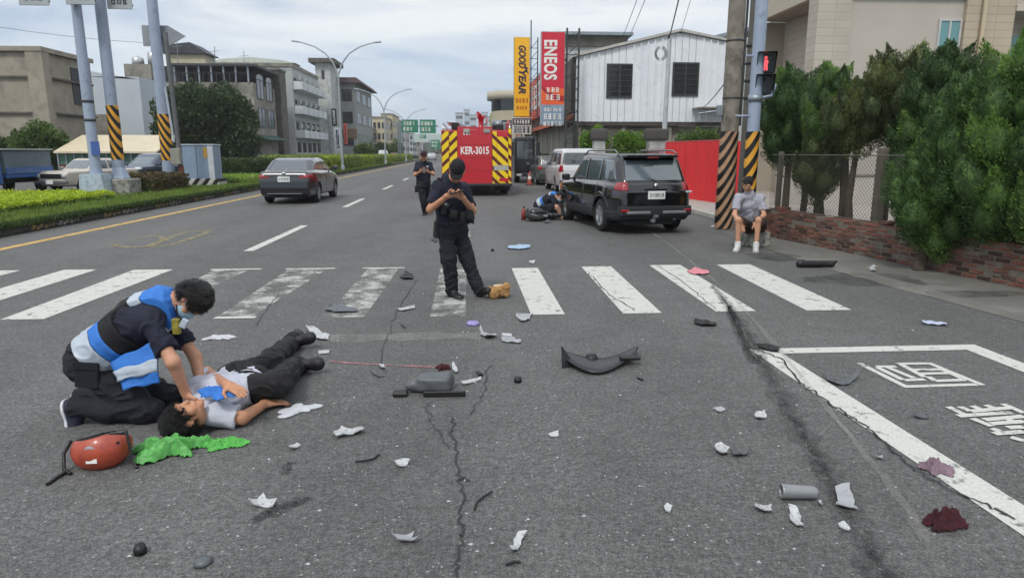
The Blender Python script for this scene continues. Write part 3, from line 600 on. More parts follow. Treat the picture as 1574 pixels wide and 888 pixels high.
# --- beige tiled apartment building on the right
def tile_mat(name, c1, c2, bw, bh, mort='#a09a8c'):
    m = bpy.data.materials.new(name); m.use_nodes = True; t = m.node_tree; b = t.nodes['Principled BSDF']; b.inputs['Roughness'].default_value = .6
    tc = t.nodes.new('ShaderNodeTexCoord'); se = t.nodes.new('ShaderNodeSeparateXYZ'); t.links.new(tc.outputs['Object'], se.inputs[0])
    ad = t.nodes.new('ShaderNodeMath'); ad.operation = 'ADD'; t.links.new(se.outputs[0], ad.inputs[0]); t.links.new(se.outputs[1], ad.inputs[1])
    cb = t.nodes.new('ShaderNodeCombineXYZ'); t.links.new(ad.outputs[0], cb.inputs[0]); t.links.new(se.outputs[2], cb.inputs[1])
    br = t.nodes.new('ShaderNodeTexBrick'); br.inputs['Scale'].default_value = 1; br.inputs['Brick Width'].default_value = bw; br.inputs['Row Height'].default_value = bh; br.inputs['Mortar Size'].default_value = .012; br.inputs['Mortar Smooth'].default_value = .3
    br.inputs['Color1'].default_value = lin(c1); br.inputs['Color2'].default_value = lin(c2); br.inputs['Mortar'].default_value = lin(mort); br.offset = 0
    t.links.new(cb.outputs[0], br.inputs[0])
    n = t.nodes.new('ShaderNodeTexNoise'); n.inputs['Scale'].default_value = .7; n.inputs['Detail'].default_value = 7; t.links.new(tc.outputs['Object'], n.inputs[0])
    r = t.nodes.new('ShaderNodeValToRGB'); r.color_ramp.elements[0].position = .3; r.color_ramp.elements[0].color = (.82, .81, .8, 1); r.color_ramp.elements[1].position = .65; r.color_ramp.elements[1].color = (1, 1, 1, 1); t.links.new(n.outputs[0], r.inputs[0])
    x = t.nodes.new('ShaderNodeMixRGB'); x.blend_type = 'MULTIPLY'; x.inputs[0].default_value = 1; t.links.new(br.outputs[0], x.inputs[1]); t.links.new(r.outputs[0], x.inputs[2]); t.links.new(x.outputs[0], b.inputs['Base Color']); return m
TILE = tile_mat('beige_wall_tile', '#bab4a7', '#b4aea0', .6, .24, '#a39c8e')
TILE2 = tile_mat('tan_wall_tile', '#b8ac98', '#b0a48f', .6, .24, '#9c907c')
bX, bY = A(1250, 100, 22)[0], 22.0
b = thing('apartment_building', 'large beige tiled apartment building with grey-white panel behind the conifers', 'building', (bX, bY, 0))
pxx = lambda px_: A(px_, 60, 22)[0] - bX
x1, x2, x3, x4, x5, x6 = [pxx(q) for q in (1305, 1312, 1480, 1500, 1516, 1556)]
part('wall', MB().box((0, 0, 0), (x1, .6, 11)), TILE, b); part('wall', MB().box((1.25, .602, 0), (x1, 6, 11)), TILE, b)
part('wall_panel', MB().box((x1 + .004, .12, 0), (x3 - .004, 6, 6.55)), wall_m('smooth_panel_render', '#b0aaa0', var=.06), b)
part('wall', MB().box((x1 + .002, -.06, 6.58), (x3 + .3, 6, 11)), TILE, b)
part('panel_groove', MB().box((x1 + .05, .02, 6.47), (x3 - .05, .11, 6.57)), ROOFD, b)
part('wall', MB().box((x3, -.03, 0), (x4, 6, 6.575)), TILE2, b)
part('downpipe', MB().tube([(x4 + .12, -.08, 0), (x4 + .12, -.08, 11)], .07, 10), mat('cream_pipe', '#b9ab90', .6), b)
part('wall', MB().box((x4 + .003, .02, 0), (x6, 6, 11)), TILE2, b)
part('wall', MB().box((x6 + .003, 1.2, 0), (x6 + 7, 6, 11)), TILE, b)
win_y(b, pxx(1443), pxx(1478), 4.15, 5.85, .12, FRAME, GLASS_L, 1)
win_y(b, x6 + .1, x6 + 2.5, 3.6, 5.6, 1.2, FRAME, GLASS_L, 1)
part('balcony_slab', MB().cbox((x6 + .01, -.02, 6.1), (x6 + 7, 1.19, 6.3), .01), wall_m('slab_cream', '#b9b2a4'), b)
# left flank: balcony recessed under a deep pale fascia
part('fascia', MB().box((.0, .602, 6.50), (.2, 4.9, 11.0)), wall_m('fascia_cream', '#b5ad9e', var=.06), b)
part('soffit', MB().box((.21, .61, 6.52), (1.24, 4.6, 6.62)), wall_m('soffit', '#9b968c'), b)
part('return_wall', MB().box((.02, 4.61, 0), (1.24, 4.9, 6.49)), wall_m('inner_wall', '#a59e90'), b)
win_x(b, 2.75, 3.9, 4.95, 5.95, 1.25, -1, FRAME, GLASS, 1)
part('roof', MB().box((-.4, -.15, 11.01), (x6 + 7.1, 6.1, 11.3)), C_CONC, b)
# --- low yard walls/pale structures seen through the fence
for i, (xa, xb, ya, z, lab) in enumerate(((9.2, 19, 19.6, .95, 'low pale concrete yard wall seen through the chain link fence'), (10.5, 20, 16.2, .35, 'low white concrete ledge in the yard behind the fence'))):
    t = thing('yard_wall', lab, 'wall', (xa, ya, 0)); part('wall_body', MB().cbox((0, 0, 0), (xb - xa, .2, z), .015), wall_m('pale_yard_wall', '#b0aca2'), t); part('coping', MB().cbox((-.02, -.04, z + .002), (xb - xa + .02, .24, z + .07), .01), C_CONC, t)
# --- white corrugated shed
SY = 38.0
xl, xr = A(887, 100, SY)[0], A(1122, 100, SY)[0]; zb = A(900, 187, SY)[2]; ze = A(887, 88, SY)[2]; xm = A(1045, 48, SY)[0]; zm = A(1045, 50, SY)[2]; zr = A(1115, 66, SY)[2]
b = thing('corrugated_shed', 'white corrugated metal upper storey with two dark windows above an open ground floor', 'building', (xl, SY, 0)); W_ = xr - xl; M_ = xm - xl
def ztop(x): return ze + (zm - ze) * x / M_ if x < M_ else zm + (zr - zm) * (x - M_) / (W_ - M_)
wins = [tuple(A(q, 120, SY)[0] - xl for q in (933, 972)) + (A(933, 150, SY)[2], A(933, 99, SY)[2]), tuple(A(q, 120, SY)[0] - xl for q in (1034, 1073)) + (A(1034, 147, SY)[2], A(1034, 97, SY)[2])]
np_ = 22; pw = W_ / np_
for i in range(np_):
    a, c = i * pw, (i + 1) * pw; segs = [(zb, None)]
    cuts = [w4 for w4 in wins if w4[0] < c - .02 and w4[1] > a + .02]
    mb = MB()
    def pan(xa, xb, z0, z1a, z1b): mb.prism([(xa, z0), (xb, z0), (xb, z1b), (xa, z1a)], 0, .04)
    if cuts:
        w4 = cuts[0]; pan(a, c - .028, zb, w4[2], w4[2]); part('wall_sheet', mb, METALW, b); mb = MB(); pan(a, c - .028, w4[3], ztop(a), ztop(c))
        if w4[0] > a: pan(a, w4[0], w4[2], w4[3], w4[3])
        if w4[1] < c: pan(w4[1], c - .028, w4[2], w4[3], w4[3])
    else:
        pan(a, c - .028, zb, ztop(a), ztop(c)); mb.prism([(a - .05, -.002), (a - .02, -.08), (a + .05, -.08), (a + .08, -.002)], zb, ztop(a) - .03, 'xy')
    part('wall_sheet', mb, METALW, b)
for w4 in wins:
    part('reveal', MB().box((w4[0], .2, w4[2]), (w4[1], .25, w4[3])), mat('dark_interior', '#1b1d1f', .9), b)
    f = win_y(b, w4[0] - .03, w4[1] + .03, w4[2] - .03, w4[3] + .03, .0, FRAME_D, GLASS, 1, fw=.09)
    for k in range(1, 6): z = w4[2] + (w4[3] - w4[2]) * k / 6; part('bar', MB().box((w4[0], -.085, z - .015), (w4[1], -.072, z + .015)), FRAME_D, f)
part('roof', MB().prism([(-.25, ze - .02), (M_, zm + .03), (W_ + .2, zr + .0), (W_ + .2, zr + .12), (M_, zm + .17), (-.25, ze + .12)], -.18, 9), mat('roof_edge', '#b3b4ae', .6), b)
part('backing_wall', MB().prism([(.02, zb), (W_ - .02, zb), (W_ - .02, zr - .05), (M_, zm - .05), (.02, ze - .05)], .045, .075), mat('shadow_line_grey', '#8d9397', .7), b)  # darker grey behind the sheet gaps colours in their shadow lines
part('side_wall', MB().box((0, .08, zb), (.04, 8.9, ze)), METALW, b)
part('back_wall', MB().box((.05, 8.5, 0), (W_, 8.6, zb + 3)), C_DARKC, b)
part('floor_beam', MB().box((-.05, .0, zb - .22), (W_, .3, zb - .01)), mat('rusty_beam', '#4a4642', .8, var=.3), b)
part('lintel_panel', MB().box((1.6, .35, zb - 1.1), (W_, .4, zb - .23)), C_CONC, b)
for x in (.1, 2.6, 5.2, W_ - .2): part('column', MB().box((x, .1, 0), (x + .22, .3, zb - .225)), C_CONC, b)
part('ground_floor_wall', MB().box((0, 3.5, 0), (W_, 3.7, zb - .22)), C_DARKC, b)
part('canopy', MB().box((A(1063, 170, SY)[0] - xl, -1.3, zb + .65), (W_, -.05, zb + .73)), C_CONC, b)
# pillars with caps behind the cars
for (px_, lab, w_) in ((900, 'left concrete gate pillar with dark cap behind the parked cars', .75), (1007, 'right concrete gate pillar with wide dark cap behind the parked cars', 1.1)):
    p = A(px_ + 20 if px_ < 950 else px_, 240, 33); t = thing('gate_pillar', lab, 'pillar', (p[0], 33, 0)); w2 = w_ / 2
    part('shaft', MB().cbox((-w2 * .7, -.3, 0), (w2 * .7, .3, 2.2), .02), C_WHITE, t); part('cap', MB().cbox((-w2, -.4, 2.202), (w2, .4, 2.75), .12), mat('pillar_cap', '#4b4a48', .8), t)
# --- ENEOS shop row facing the road
X0 = xl - .16
b = thing('tyre_shop', 'low shop with grey roller shutters and orange awning beside the tall signs', 'building', (X0, 38.15, 0))
L_ = 34.0
part('wall', MB().box((.25, 0, 0), (4, L_, 6.1)), C_DARKC, b)
for i in range(9):
    y0 = .5 + i * 3.2; s_ = part('roller_shutter', MB().box((.18, y0, 0), (.245, y0 + 2.9, 3.32)), mat('shutter_grey', '#8d8f89', .6, var=.1), b)
    for k in range(11): part('slat', MB().box((.16, y0, .02 + k * .3), (.178, y0 + 2.9, .29 + k * .3)), mat('shutter_slat', '#858780', .55, var=.12), s_)
    part('pier', MB().box((.1, y0 + 2.9, 0), (.3, y0 + 3.2, 3.5)), mat('pier_cream', '#b3ab99', .8), b)
part('awning', MB().prism([(.25, 3.75), (-.7, 3.45), (-.7, 3.2), (.25, 3.6)], 0, L_, 'xz'), mat('awning_orange', '#b85a3c', .7, var=.1), b)
part('dark_frontage', MB().box((-.12, .0, 3.8), (.1, 7.95, 6.6)), C_DARKC, b)
part('fascia_board', MB().box((-.15, 8, 4.4), (.1, L_, 7.5)), mat('fascia_orange_red', '#c2452f', .55, var=.08), b)
mbx = MB(); glyphs(mbx, 9, 4.9, 20, 2.1, 7, 5, plane='yz', d=-.15, t=.02); part('lettering', mbx, mat('letter_white', '#d8d8d4', .5), b)
part('upper_wall', MB().box((.3, 8, 6.102), (4, L_, 7.5)), C_DARKC, b)
part('roof', MB().box((.0, 7.7, 7.62), (4.3, L_, 7.8)), STEEL, b)
part('steel_post', MB().box((.02, -.12, 0), (.18, .02, 6.9)), FRAME_D, b)
# dark two-storey block between shop and shed
pA = A(884, 60, 44); b = thing('roof_annex', 'grey flat-roofed annex rising behind the left end of the white shed', 'building', (pA[0] - .3, 47.5, 0))
part('wall', MB().box((0, 0, 0), (4.2, 6, 8.6)), C_WHITE, b); part('parapet', MB().box((-.2, -.2, 8.602), (4.4, 6.2, 9.3)), C_DARKC, b); part('roof', MB().box((-.5, -.5, 9.305), (4.7, 6.5, 9.5)), STEEL, b)
win_y(b, .8, 2.2, 6.6, 7.9, 0, FRAME_D, GLASS, 1)
pA = A(1070, 60, 60); b = thing('grey_warehouse', 'grey metal roof peeking above the right slope of the white shed', 'building', (pA[0] + 1, 60, 0))
part('wall', MB().box((0, 0, 0), (14, 8, 11.2)), C_WHITE, b); part('roof', MB().prism([(-.5, 11.2), (8, 13.2), (14, 12.6), (14, 12.3), (8, 12.9), (-.5, 10.9)], -.3, 8), STEEL, b); part('vent_slot', MB().box((4.5, -.05, 11.3), (7, -.004, 11.9)), ROOFD, b)
# --- blade signs on lattice frames
LETW = mat('sign_letter_white', '#e6e6e2', .4); LETK = mat('sign_letter_navy', '#1c2140', .4)
def blade(px0, px1, pt, pb, Y, name, lab):
    a, c = A(px0, pt, Y), A(px1, pb, Y); return a[0], c[0], c[2], a[2]
Y = 36.6; x0, x1_, z0, z1 = blade(832, 867, 48, 193, Y, '', '')
t = thing('vertical_sign', 'tall red and orange vertical sign reading ENEOS', 'sign', ((x0 + x1_) / 2, Y, 0)); hw = (x1_ - x0) / 2; zs = z1 - (z1 - z0) * .775
part('cabinet', MB().cbox((-hw, 0, z0), (hw, .35, z1), .03), mat('sign_cabinet', '#9aa0a4', .5), t)
q_ = hw / .742
zc = z1 - (z1 - z0) * .60
part('panel_red', MB().box((-hw + .03, -.02, zc), (hw - .03, -.003, z1 - .05)), mat('sign_red', '#c8283c', .35, var=.04), t)
part('panel_orange', MB().box((-hw + .03, -.02, zs), (hw - .03, -.003, zc - .003)), mat('sign_orange', '#e0602c', .35, var=.04), t)
n_ = 14; pts_t = [(-hw + .03 + (2 * hw - .06) * i / n_, zc + q_ * (.30 - .75 * math.sin(math.pi * (.05 + .5 * i / n_))) ) for i in range(n_ + 1)]
part('curved_band', MB().prism(pts_t + [(x, z - q_ * (.22 + .1 * (x + hw))) for x, z in reversed(pts_t)], -.022, -.03), mat('sign_dark_red', '#a02028', .35), t)
sw = [(-hw + .03, zc + .0)] + [(x, z + .0) for x, z in pts_t] ; sw = [(x, z) for x, z in pts_t] + [(hw - .03, zc + .9), (hw * .3, zc + .45), (-hw + .03, zc + .35)]
part('panel_grey', MB().box((-hw + .03, -.02, z0 + .04), (hw - .03, -.003, zs - .003)), mat('sign_grey_blue', '#7f93a6', .4), t)
me = text_mesh('ENEOS', 1.08, .006, .035, 1.06); o = part('lettering', me, LETW, t); o.rotation_euler = (math.radians(90), math.radians(90), 0); o.location = (-.2 * q_, -.034, z1 - (z1 - z0) * .30); o.scale = (.80, .9, 1)
bb = max(v.co.x for v in me.vertices) - min(v.co.x for v in me.vertices); o.scale = ((z1 - z0) * .42 / bb , 1.0 * q_, 1)
mb = MB(); glyphs(mb, -.42 * q_, zs + .72 * q_, .84 * q_, .3 * q_, 3, 1, d=-.021, t=.01); glyphs(mb, -.5 * q_, zs + .24 * q_, 1.0 * q_, .36 * q_, 3, 2, d=-.021, t=.01)
glyphs(mb, -.55 * q_, zs - .42 * q_, 1.1 * q_, .22 * q_, 6, 3, d=-.021, t=.01); glyphs(mb, -.6 * q_, zs - .92 * q_, 1.2 * q_, .36 * q_, 4, 4, d=-.021, t=.01); glyphs(mb, -.6 * q_, zs - 1.3 * q_, 1.2 * q_, .28 * q_, 5, 6, d=-.021, t=.01)
part('small_characters', mb, LETW, t)
for xx in (hw + .12, hw + .75):
    part('mast', MB().beam((xx, .2, 0), (xx, .2, z1 + .2), .09), FRAME_D, t)
mb = MB()
for k in range(12): za = 1 + k * (z1 - 1) / 12; mb.beam((hw + .12, .2, za), (hw + .75, .2, za + .55), .045); mb.beam((hw, .2, za), (hw + .75, .2, za), .045)
part('lattice', mb, FRAME_D, t)
Y = 52.0; x0, x1_, z0, z1 = blade(790, 814, 57, 180, Y, '', '')
t = thing('vertical_sign', 'tall yellow vertical sign reading GOODYEAR', 'sign', ((x0 + x1_) / 2, Y, 0)); hw = (x1_ - x0) / 2
part('cabinet', MB().cbox((-hw, 0, z0), (hw, .35, z1), .03), mat('sign_cabinet_y', '#9a946c', .5), t)
part('panel_yellow', MB().box((-hw + .03, -.02, z0 + .04), (hw - .03, -.003, z1 - .04)), mat('sign_yellow', '#eeb41e', .35, var=.03), t)
me = text_mesh('GOOD', .9, .006, .03, 1.0, .25); o = part('lettering', me, LETK, t)
def fit(o, me, L_, hgt, z):
    xs = [v.co.x for v in me.vertices]; ys = [v.co.y for v in me.vertices]; o.rotation_euler = (math.radians(90), math.radians(90), 0); o.scale = (L_ / (max(xs) - min(xs)), hgt / (max(ys) - min(ys)), 1); o.location = (0.0, -.034, z)
zt = z1 - .55; LL = (z1 - z0) * .60
fit(o, me, LL * .47, .55, zt - LL * .235)
me = text_mesh('YEAR', .9, .006, .03, 1.0, .25); o = part('lettering', me, LETK, t); fit(o, me, LL * .50, .55, zt - LL * .75)
t.children[-1].location.x = 0
# winged shoe emblem between the two halves of the word, as a simple swept wing
part('wing_emblem', MB().prism([(.20, zt - LL * .42), (.26, zt - LL * .54), (.50, zt - LL * .60), (.38, zt - LL * .50), (.46, zt - LL * .48), (.30, zt - LL * .45)], -.021, -.034), LETK, t)
mb = MB(); glyphs(mb, -.5, z0 + 1.0, 1.0, .34, 4, 8, d=-.021, t=.01); glyphs(mb, -.42, z0 + .52, .84, .26, 4, 9, d=-.021, t=.01); part('small_characters', mb, mat('letter_red', '#a8281e', .5), t)
for xx in (hw + .1, hw + .6): part('mast', MB().beam((xx, .2, 0), (xx, .2, z1 + 1.2 * (xx < hw + .3)), .08), FRAME_D, t)
mb = MB()
for k in range(12): za = 1 + k * (z1 - 1) / 12; mb.beam((hw + .1, .2, za), (hw + .6, .2, za + .55), .04); mb.beam((hw, .2, za), (hw + .6, .2, za), .04)
part('lattice', mb, FRAME_D, t)
Y = 50.0; a, c = A(787, 181, Y), A(817, 207, Y)
t = thing('hanging_sign', 'small white sign with dark top band under the yellow vertical sign', 'sign', ((a[0] + c[0]) / 2, Y, 0)); hw = (c[0] - a[0]) / 2
part('board', MB().cbox((-hw, 0, c[2]), (hw, .2, a[2]), .02), mat('sign_board_white', '#bcbcb8', .5), t); part('band', MB().box((-hw + .03, -.02, a[2] - .5), (hw - .03, -.003, a[2] - .05)), mat('band_maroon', '#3d2630', .5), t)
mb = MB(); glyphs(mb, -hw + .1, c[2] + .1, 2 * hw - .2, .5, 4, 12, d=-.021, t=.01); part('small_characters', mb, mat('letter_grey', '#4a4650', .5), t); part('post', MB().beam((0, .1, 0), (0, .1, c[2]), .1), FRAME_D, t)
mb = MB(); glyphs(mb, -hw + .12, a[2] - .44, 2 * hw - .24, .3, 6, 13, d=-.021, t=.01); part('band_characters', mb, LETW, t)
# --- rounded beige building beyond
Y = 85; a, c = A(757, 140, Y), A(800, 195, Y)
b = thing('round_building', 'cream building with curved corner and dark ledge beyond the fire engine', 'building', (a[0] + 3.6, Y + 3.6, 0)); R_ = 3.6
part('wall', MB().lathe([(R_, 0), (R_, a[2])], n=40), wall_m('cream_wall', '#b3ab92'), b); part('wall', MB().box((0, -R_, 0), (10, 6, a[2] - .01)), wall_m('cream_wall', '#b3ab92'), b)
part('cornice', MB().lathe([(R_ + .1, a[2] - .9), (R_ + .55, a[2] - .85), (R_ + .55, a[2] + .1), (0, a[2] + .12)], n=40), wall_m('cornice_cream', '#b5ae9c'), b)
for k in range(3): part('window_band', MB().lathe([(R_ + .03, 1.5 + k * 2.6), (R_ + .03, 2.9 + k * 2.6)], n=40), GLASS, b)
# ================================================================ LEFT SIDE BUILDINGS
def block(name, lab, x0, x1, y0, y1, h, m, floors=0, side_cols=0, front_cols=0, wz=1.4, fh=3.1, z0w=.9, win=GLASS, fm=FRAME_D, parapet=None, roof=None, cat='building', gap=.62, group=None):
    b = thing(name, lab, cat, (x0, y0, 0), 0, group); w_, d_ = x1 - x0, y1 - y0
    part('wall', MB().box((0, 0, 0), (w_, d_, h)), m, b)
    for f in range(floors):
        z = z0w + f * fh
        for i in range(side_cols): c0 = d_ * (i + (1 - gap) / 2) / side_cols; win_x(b, c0, c0 + d_ / side_cols * gap, z, z + wz, w_, 1, fm, win, 1, .08)
        for i in range(front_cols): c0 = w_ * (i + (1 - gap) / 2) / front_cols; win_y(b, c0, c0 + w_ / front_cols * gap, z, z + wz, 0, fm, win, 1, fw=.08)
    if parapet: part('parapet', MB().box((-.15, -.15, h + .003), (w_ + .15, d_ + .15, h + parapet)), C_CONC, b)
    if roof: part('roof', MB().box((-.4, -.4, h + .004), (w_ + .4, d_ + .4, h + .22)), roof, b)
    return b, w_, d_
# beige factory block, far left
Y0 = 45.0; xr_ = A(76, 200, Y0)[0]; h_ = A(60, 80, Y0)[2]
Yb = YX(150, xr_, 200)
b, w_, d_ = block('factory_building', 'beige windowless factory block with horizontal ledges at the left edge', xr_ - 18, xr_, Y0, Yb, h_, C_BEIGE)
for z in (h_ * .80, h_ * .52, h_ * .24):
    part('ledge', MB().box((-.1, -.16, z), (w_ - .8, -.004, z + .12)), C_DARKC, b); part('ledge', MB().box((w_ + .004, .6, z), (w_ + .2, d_ - .2, z + .12)), C_DARKC, b)
part('corner_pier', MB().box((w_ - .75, -.2, 0), (w_ + .22, .55, h_ + .02)), C_BEIGE, b)
part('parapet', MB().box((-.2, -.25, h_ + .025), (w_ + .26, d_, h_ + .3)), C_BEIGE, b)
part('dark_opening', MB().box((w_ + .003, d_ * .55, h_ * .62), (w_ + .05, d_ * .93, h_ * .93)), ROOFD, b)
# white windowless block behind the poles
Y0 = 62; a, c = A(128, 108, Y0), A(210, 175, Y0)
b, w_, d_ = block('white_building', 'plain pale grey-white building side between the two left poles', a[0], c[0] + .5, Y0, Y0 + 10, A(170, 118, Y0)[2], wall_m('blueish_white_wall', '#b3bcc2', var=.05)); part('roof', MB().prism([(0, A(170, 118, Y0)[2]), (0, a[2]), (w_, A(170, 122, Y0)[2])], 0, 10), wall_m('blueish_white_wall', '#b3bcc2'), b)
b, w_, d_ = block('annex_wall', 'weathered low concrete wall under the pale grey-white building', a[0] - 1, c[0], 58, 59, A(170, 176, 58)[2], C_CONC)
# long cream roofed shed
Y0 = 42.5; a, c = A(84, 215, Y0), A(232, 246, Y0)
b = thing('long_shed', 'long low shed with cream sheet roof and green wall behind the parked cars', 'building', (a[0], Y0, 0)); w_ = c[0] - a[0]; zt, zm_ = a[2], A(84, 233, Y0)[2]
part('roof', MB().prism([(-.3, zm_), (3, zt + .35), (3, zt + .25), (-.3, zm_ - .1)], 0, w_ + .5, 'yz'), mat('cream_roof_sheet', '#c2b79c', .6, var=.08), b)
part('wall', MB().box((0, .1, 0), (w_, 3, zm_ - .11)), mat('green_sheet_wall', '#4f7a68', .7, var=.25, vs=.7), b)
part('lower_wall', MB().box((0, .02, 0), (w_ + 5, .09, .95)), mat('dark_red_wall', '#5b2f33', .8, var=.2), b)
for i in range(12): part('post', MB().box((i * w_ / 11.5, .0, 0), (i * w_ / 11.5 + .08, .015, zm_ - .1)), STEEL, b)
# big weathered building with roof terraces
XF = -24.0; Y0 = 84.0; h_ = A(400, 127, Y0)[2]; xl_ = A(205, 150, Y0)[0]
b, w_, d_ = block('weathered_building', 'weathered bare concrete building with steel roof terrace behind the big dark tree', xl_, XF - .6, Y0, Y0 + 9, h_, C_CONC)
XW = A(415, 150, Y0)[0] - xl_
part('tower', MB().box((0, -1.5, 0), (A(240, 100, Y0)[0] - xl_, -.004, A(220, 101, Y0)[2])), C_CONC, b)
part('terrace_roof', MB().box((A(262, 97, Y0)[0] - xl_, -.5, A(262, 98, Y0)[2] - .25), (w_ + .5, d_ + .5, A(262, 98, Y0)[2])), ROOFD, b)
for i in range(7): x = A(262, 97, Y0)[0] - xl_ + .3 + i * (w_ - 4) / 7 * 1.0; part('terrace_post', MB().box((x, -.2, h_), (x + .18, 0, A(262, 98, Y0)[2] - .26)), STEEL, b)
part('terrace_back_wall', MB().box((1, 4, h_), (w_, 4.2, h_ + 2.2)), mat('dark_shade_cloth', '#30343a', .8), b)
za = A(240, 98, Y0)[2] + .01
part('roof_hut', MB().box((A(245, 80, Y0)[0] - xl_, 1.8, za), (A(306, 80, Y0)[0] - xl_, 5, A(262, 80, Y0)[2])), mat('yellowish_render', '#b5b096', .8), b)
zh = A(262, 80, Y0)[2]
part('hut_roof', MB().prism([(A(240, 80, Y0)[0] - xl_, zh + .02), (A(240, 80, Y0)[0] - xl_, zh + .9), (A(285, 80, Y0)[0] - xl_, zh + 1.3), (A(312, 80, Y0)[0] - xl_, zh + .02)], 1.4, 5.5), ROOFD, b)
for x, zz in ((-1.2, .9), (.6, 1.5)): part('water_tank', MB().lathe([(0, 0), (.65, 0), (.65, zz), (.2, zz + .25), (0, zz + .25)], (x + 1.7, 1, A(220, 101, Y0)[2]), n=16), mat('tank_steel', '#b3b7b8', .35, metal=.6), b)
for r_ in range(2):
    for i in range(2): win_x(b, 1.2 + i * 3.9, 4.1 + i * 3.9, 4.6 + r_ * 3.3, 6.9 + r_ * 3.3, w_, 1, FRAME_D, GLASS, 1, .1)
for i in range(2): part('arched_head', MB().prism([(1.2 + i * 3.9 + 1.45 + 1.45 * math.cos(q * math.pi / 8), 10.2 + .6 * math.sin(q * math.pi / 8)) for q in range(9)], w_ + .004, w_ + .05, 'yz'), GLASS, b)
for i in range(14): xx = 2 + i * (w_ - 3) / 14; part('roof_rail_post', MB().box((xx, -.3, h_), (xx + .06, -.24, h_ + 1.0)), FRAME_D, b)
part('roof_rail', MB().box((1.8, -.3, h_ + .95), (w_ - .6, -.24, h_ + 1.01)), FRAME_D, b)
for i, xx in enumerate((5.0, 9.2, 12.5)): part('aerial', MB().tube([(xx, 1, za), (xx + .1, 1, za + 2.6 - .5 * i)], .04, 6).tube([(xx - .5, 1, za + 2.0 - .5 * i), (xx + .6, 1, za + 2.1 - .5 * i)], .03, 6), STEEL, b)
for i in range(3): part('wall_stain', MB().box((3.5 + i * 3.9, -.006, 2), (4.1 + i * 3.9, -.002, h_ - .3)), mat('rain_stain', '#5d5a52', .9, var=.3, vs=1), b)
part('shop_awning', MB().prism([(w_ + .01, 3.7), (w_ + 1.6, 3.1), (w_ + .01, 3.1)], .5, 8.8), mat('green_awning', '#2c4a44', .8), b)
# green-roof hall behind
Y0 = 128; b, w_, d_ = block('pale_hall', 'pale hall with low arched roof above the weathered concrete building', A(318, 90, Y0)[0], A(452, 90, Y0)[0], Y0, Y0 + 4, A(380, 98, Y0)[2], C_WHITE)
zz = A(380, 98, Y0)[2]; part('roof', MB().prism([(-.5, zz), (w_ * .2, zz + .75), (w_ * .5, zz + 1.05), (w_ * .85, zz + .6), (w_ + .3, zz + .1)], -.5, 4), mat('pale_green_roof', '#b9c1b5', .6), b)
# row along the left side of the road: (name, label, px0, px1, top px at near corner, material, floors, cols)
def row(lab, pxa, pxb, top_px, m, floors, cols, fc=0, depth=14, roof=None, parapet=.5, xf=XF, name='street_building', **k):
    y0, y1 = YX(pxa, xf), YX(pxb, xf); h = A(pxa, top_px, y0)[2]; return block(name, lab, xf - depth, xf, y0, y1, h, m, floors, cols, fc, parapet=parapet, roof=roof, fh=(h - 1.5) / floors if floors else 3, wz=(h - 1.5) / floors * .5 if floors else 1, z0w=1.6 if floors else 1, **k)
b, w_, d_ = row('dark stained concrete building flank before the white balconied block', 437, 446, 108, C_DARKC, 0, 0, parapet=.2)
b, w_, d_ = row('white and grey four-storey block with projecting balconies', 456, 494, 103, wall_m('pale_grey_tile', '#a9adad', vs=1.5), 4, 5, 1, name='balcony_block')
for f in range(1, 4):
    z = f * A(456, 103, YX(456, XF))[2] / 4 + .3
    for i in range(5): part('balcony', MB().cbox((w_ + .01, d_ * i / 5 + .2, z), (w_ + 1.3, d_ * (i + 1) / 5 - .2, z + 1.1), .03), wall_m('balcony_white', '#c3c9cb'), b)
    for i in range(5): part('air_conditioner', MB().cbox((w_ + .02, d_ * (i + .6) / 5, z + 1.5), (w_ + .5, d_ * (i + .6) / 5 + .9, z + 2.1), .03), mat('ac_white', '#b5b7b4', .6), b)
a, c = A(484, 97, 121), A(507, 97, 121); t = thing('stair_tower', 'pale rooftop stair tower with dark overhanging cap behind the balconied block', 'building', (a[0], 121, 0)); w2 = c[0] - a[0]
part('wall', MB().box((0, 0, 0), (w2, 7, a[2])), C_WHITE, t); part('cap', MB().box((-.9, -.9, a[2] + .01), (w2 + .9, 7.9, a[2] + .7)), C_DARKC, t); win_y(t, 1, w2 - 1, a[2] - 2.6, a[2] - 1.2, 0, FRAME_D, GLASS, 1, fw=.1)
y0 = YX(528, -21.5); b, w_, d_ = block('corner_block', 'grey corner building with dark overhanging roof beside the nearest street lamp', A(497, 180, 128)[0], A(547, 180, 128)[0], 128, 150, A(520, 128, 128)[2], C_TILEG, 3, 3, 2, wz=2.1, fh=3.9, z0w=2.8, roof=None)
zz = A(520, 128, 128)[2]; part('roof', MB().prism([(-1, zz + .01), (w_ + 1.4, zz + .01), (w_ + .5, zz + .9), (-.5, zz + .9)], -1.2, 22), mat('maroon_roof', '#5b4a4d', .8), b)
part('brown_band', MB().box((-.05, -.25, zz * .30), (w_ + .1, -.01, zz * .42)), mat('brown_cladding', '#75604f', .8), b)
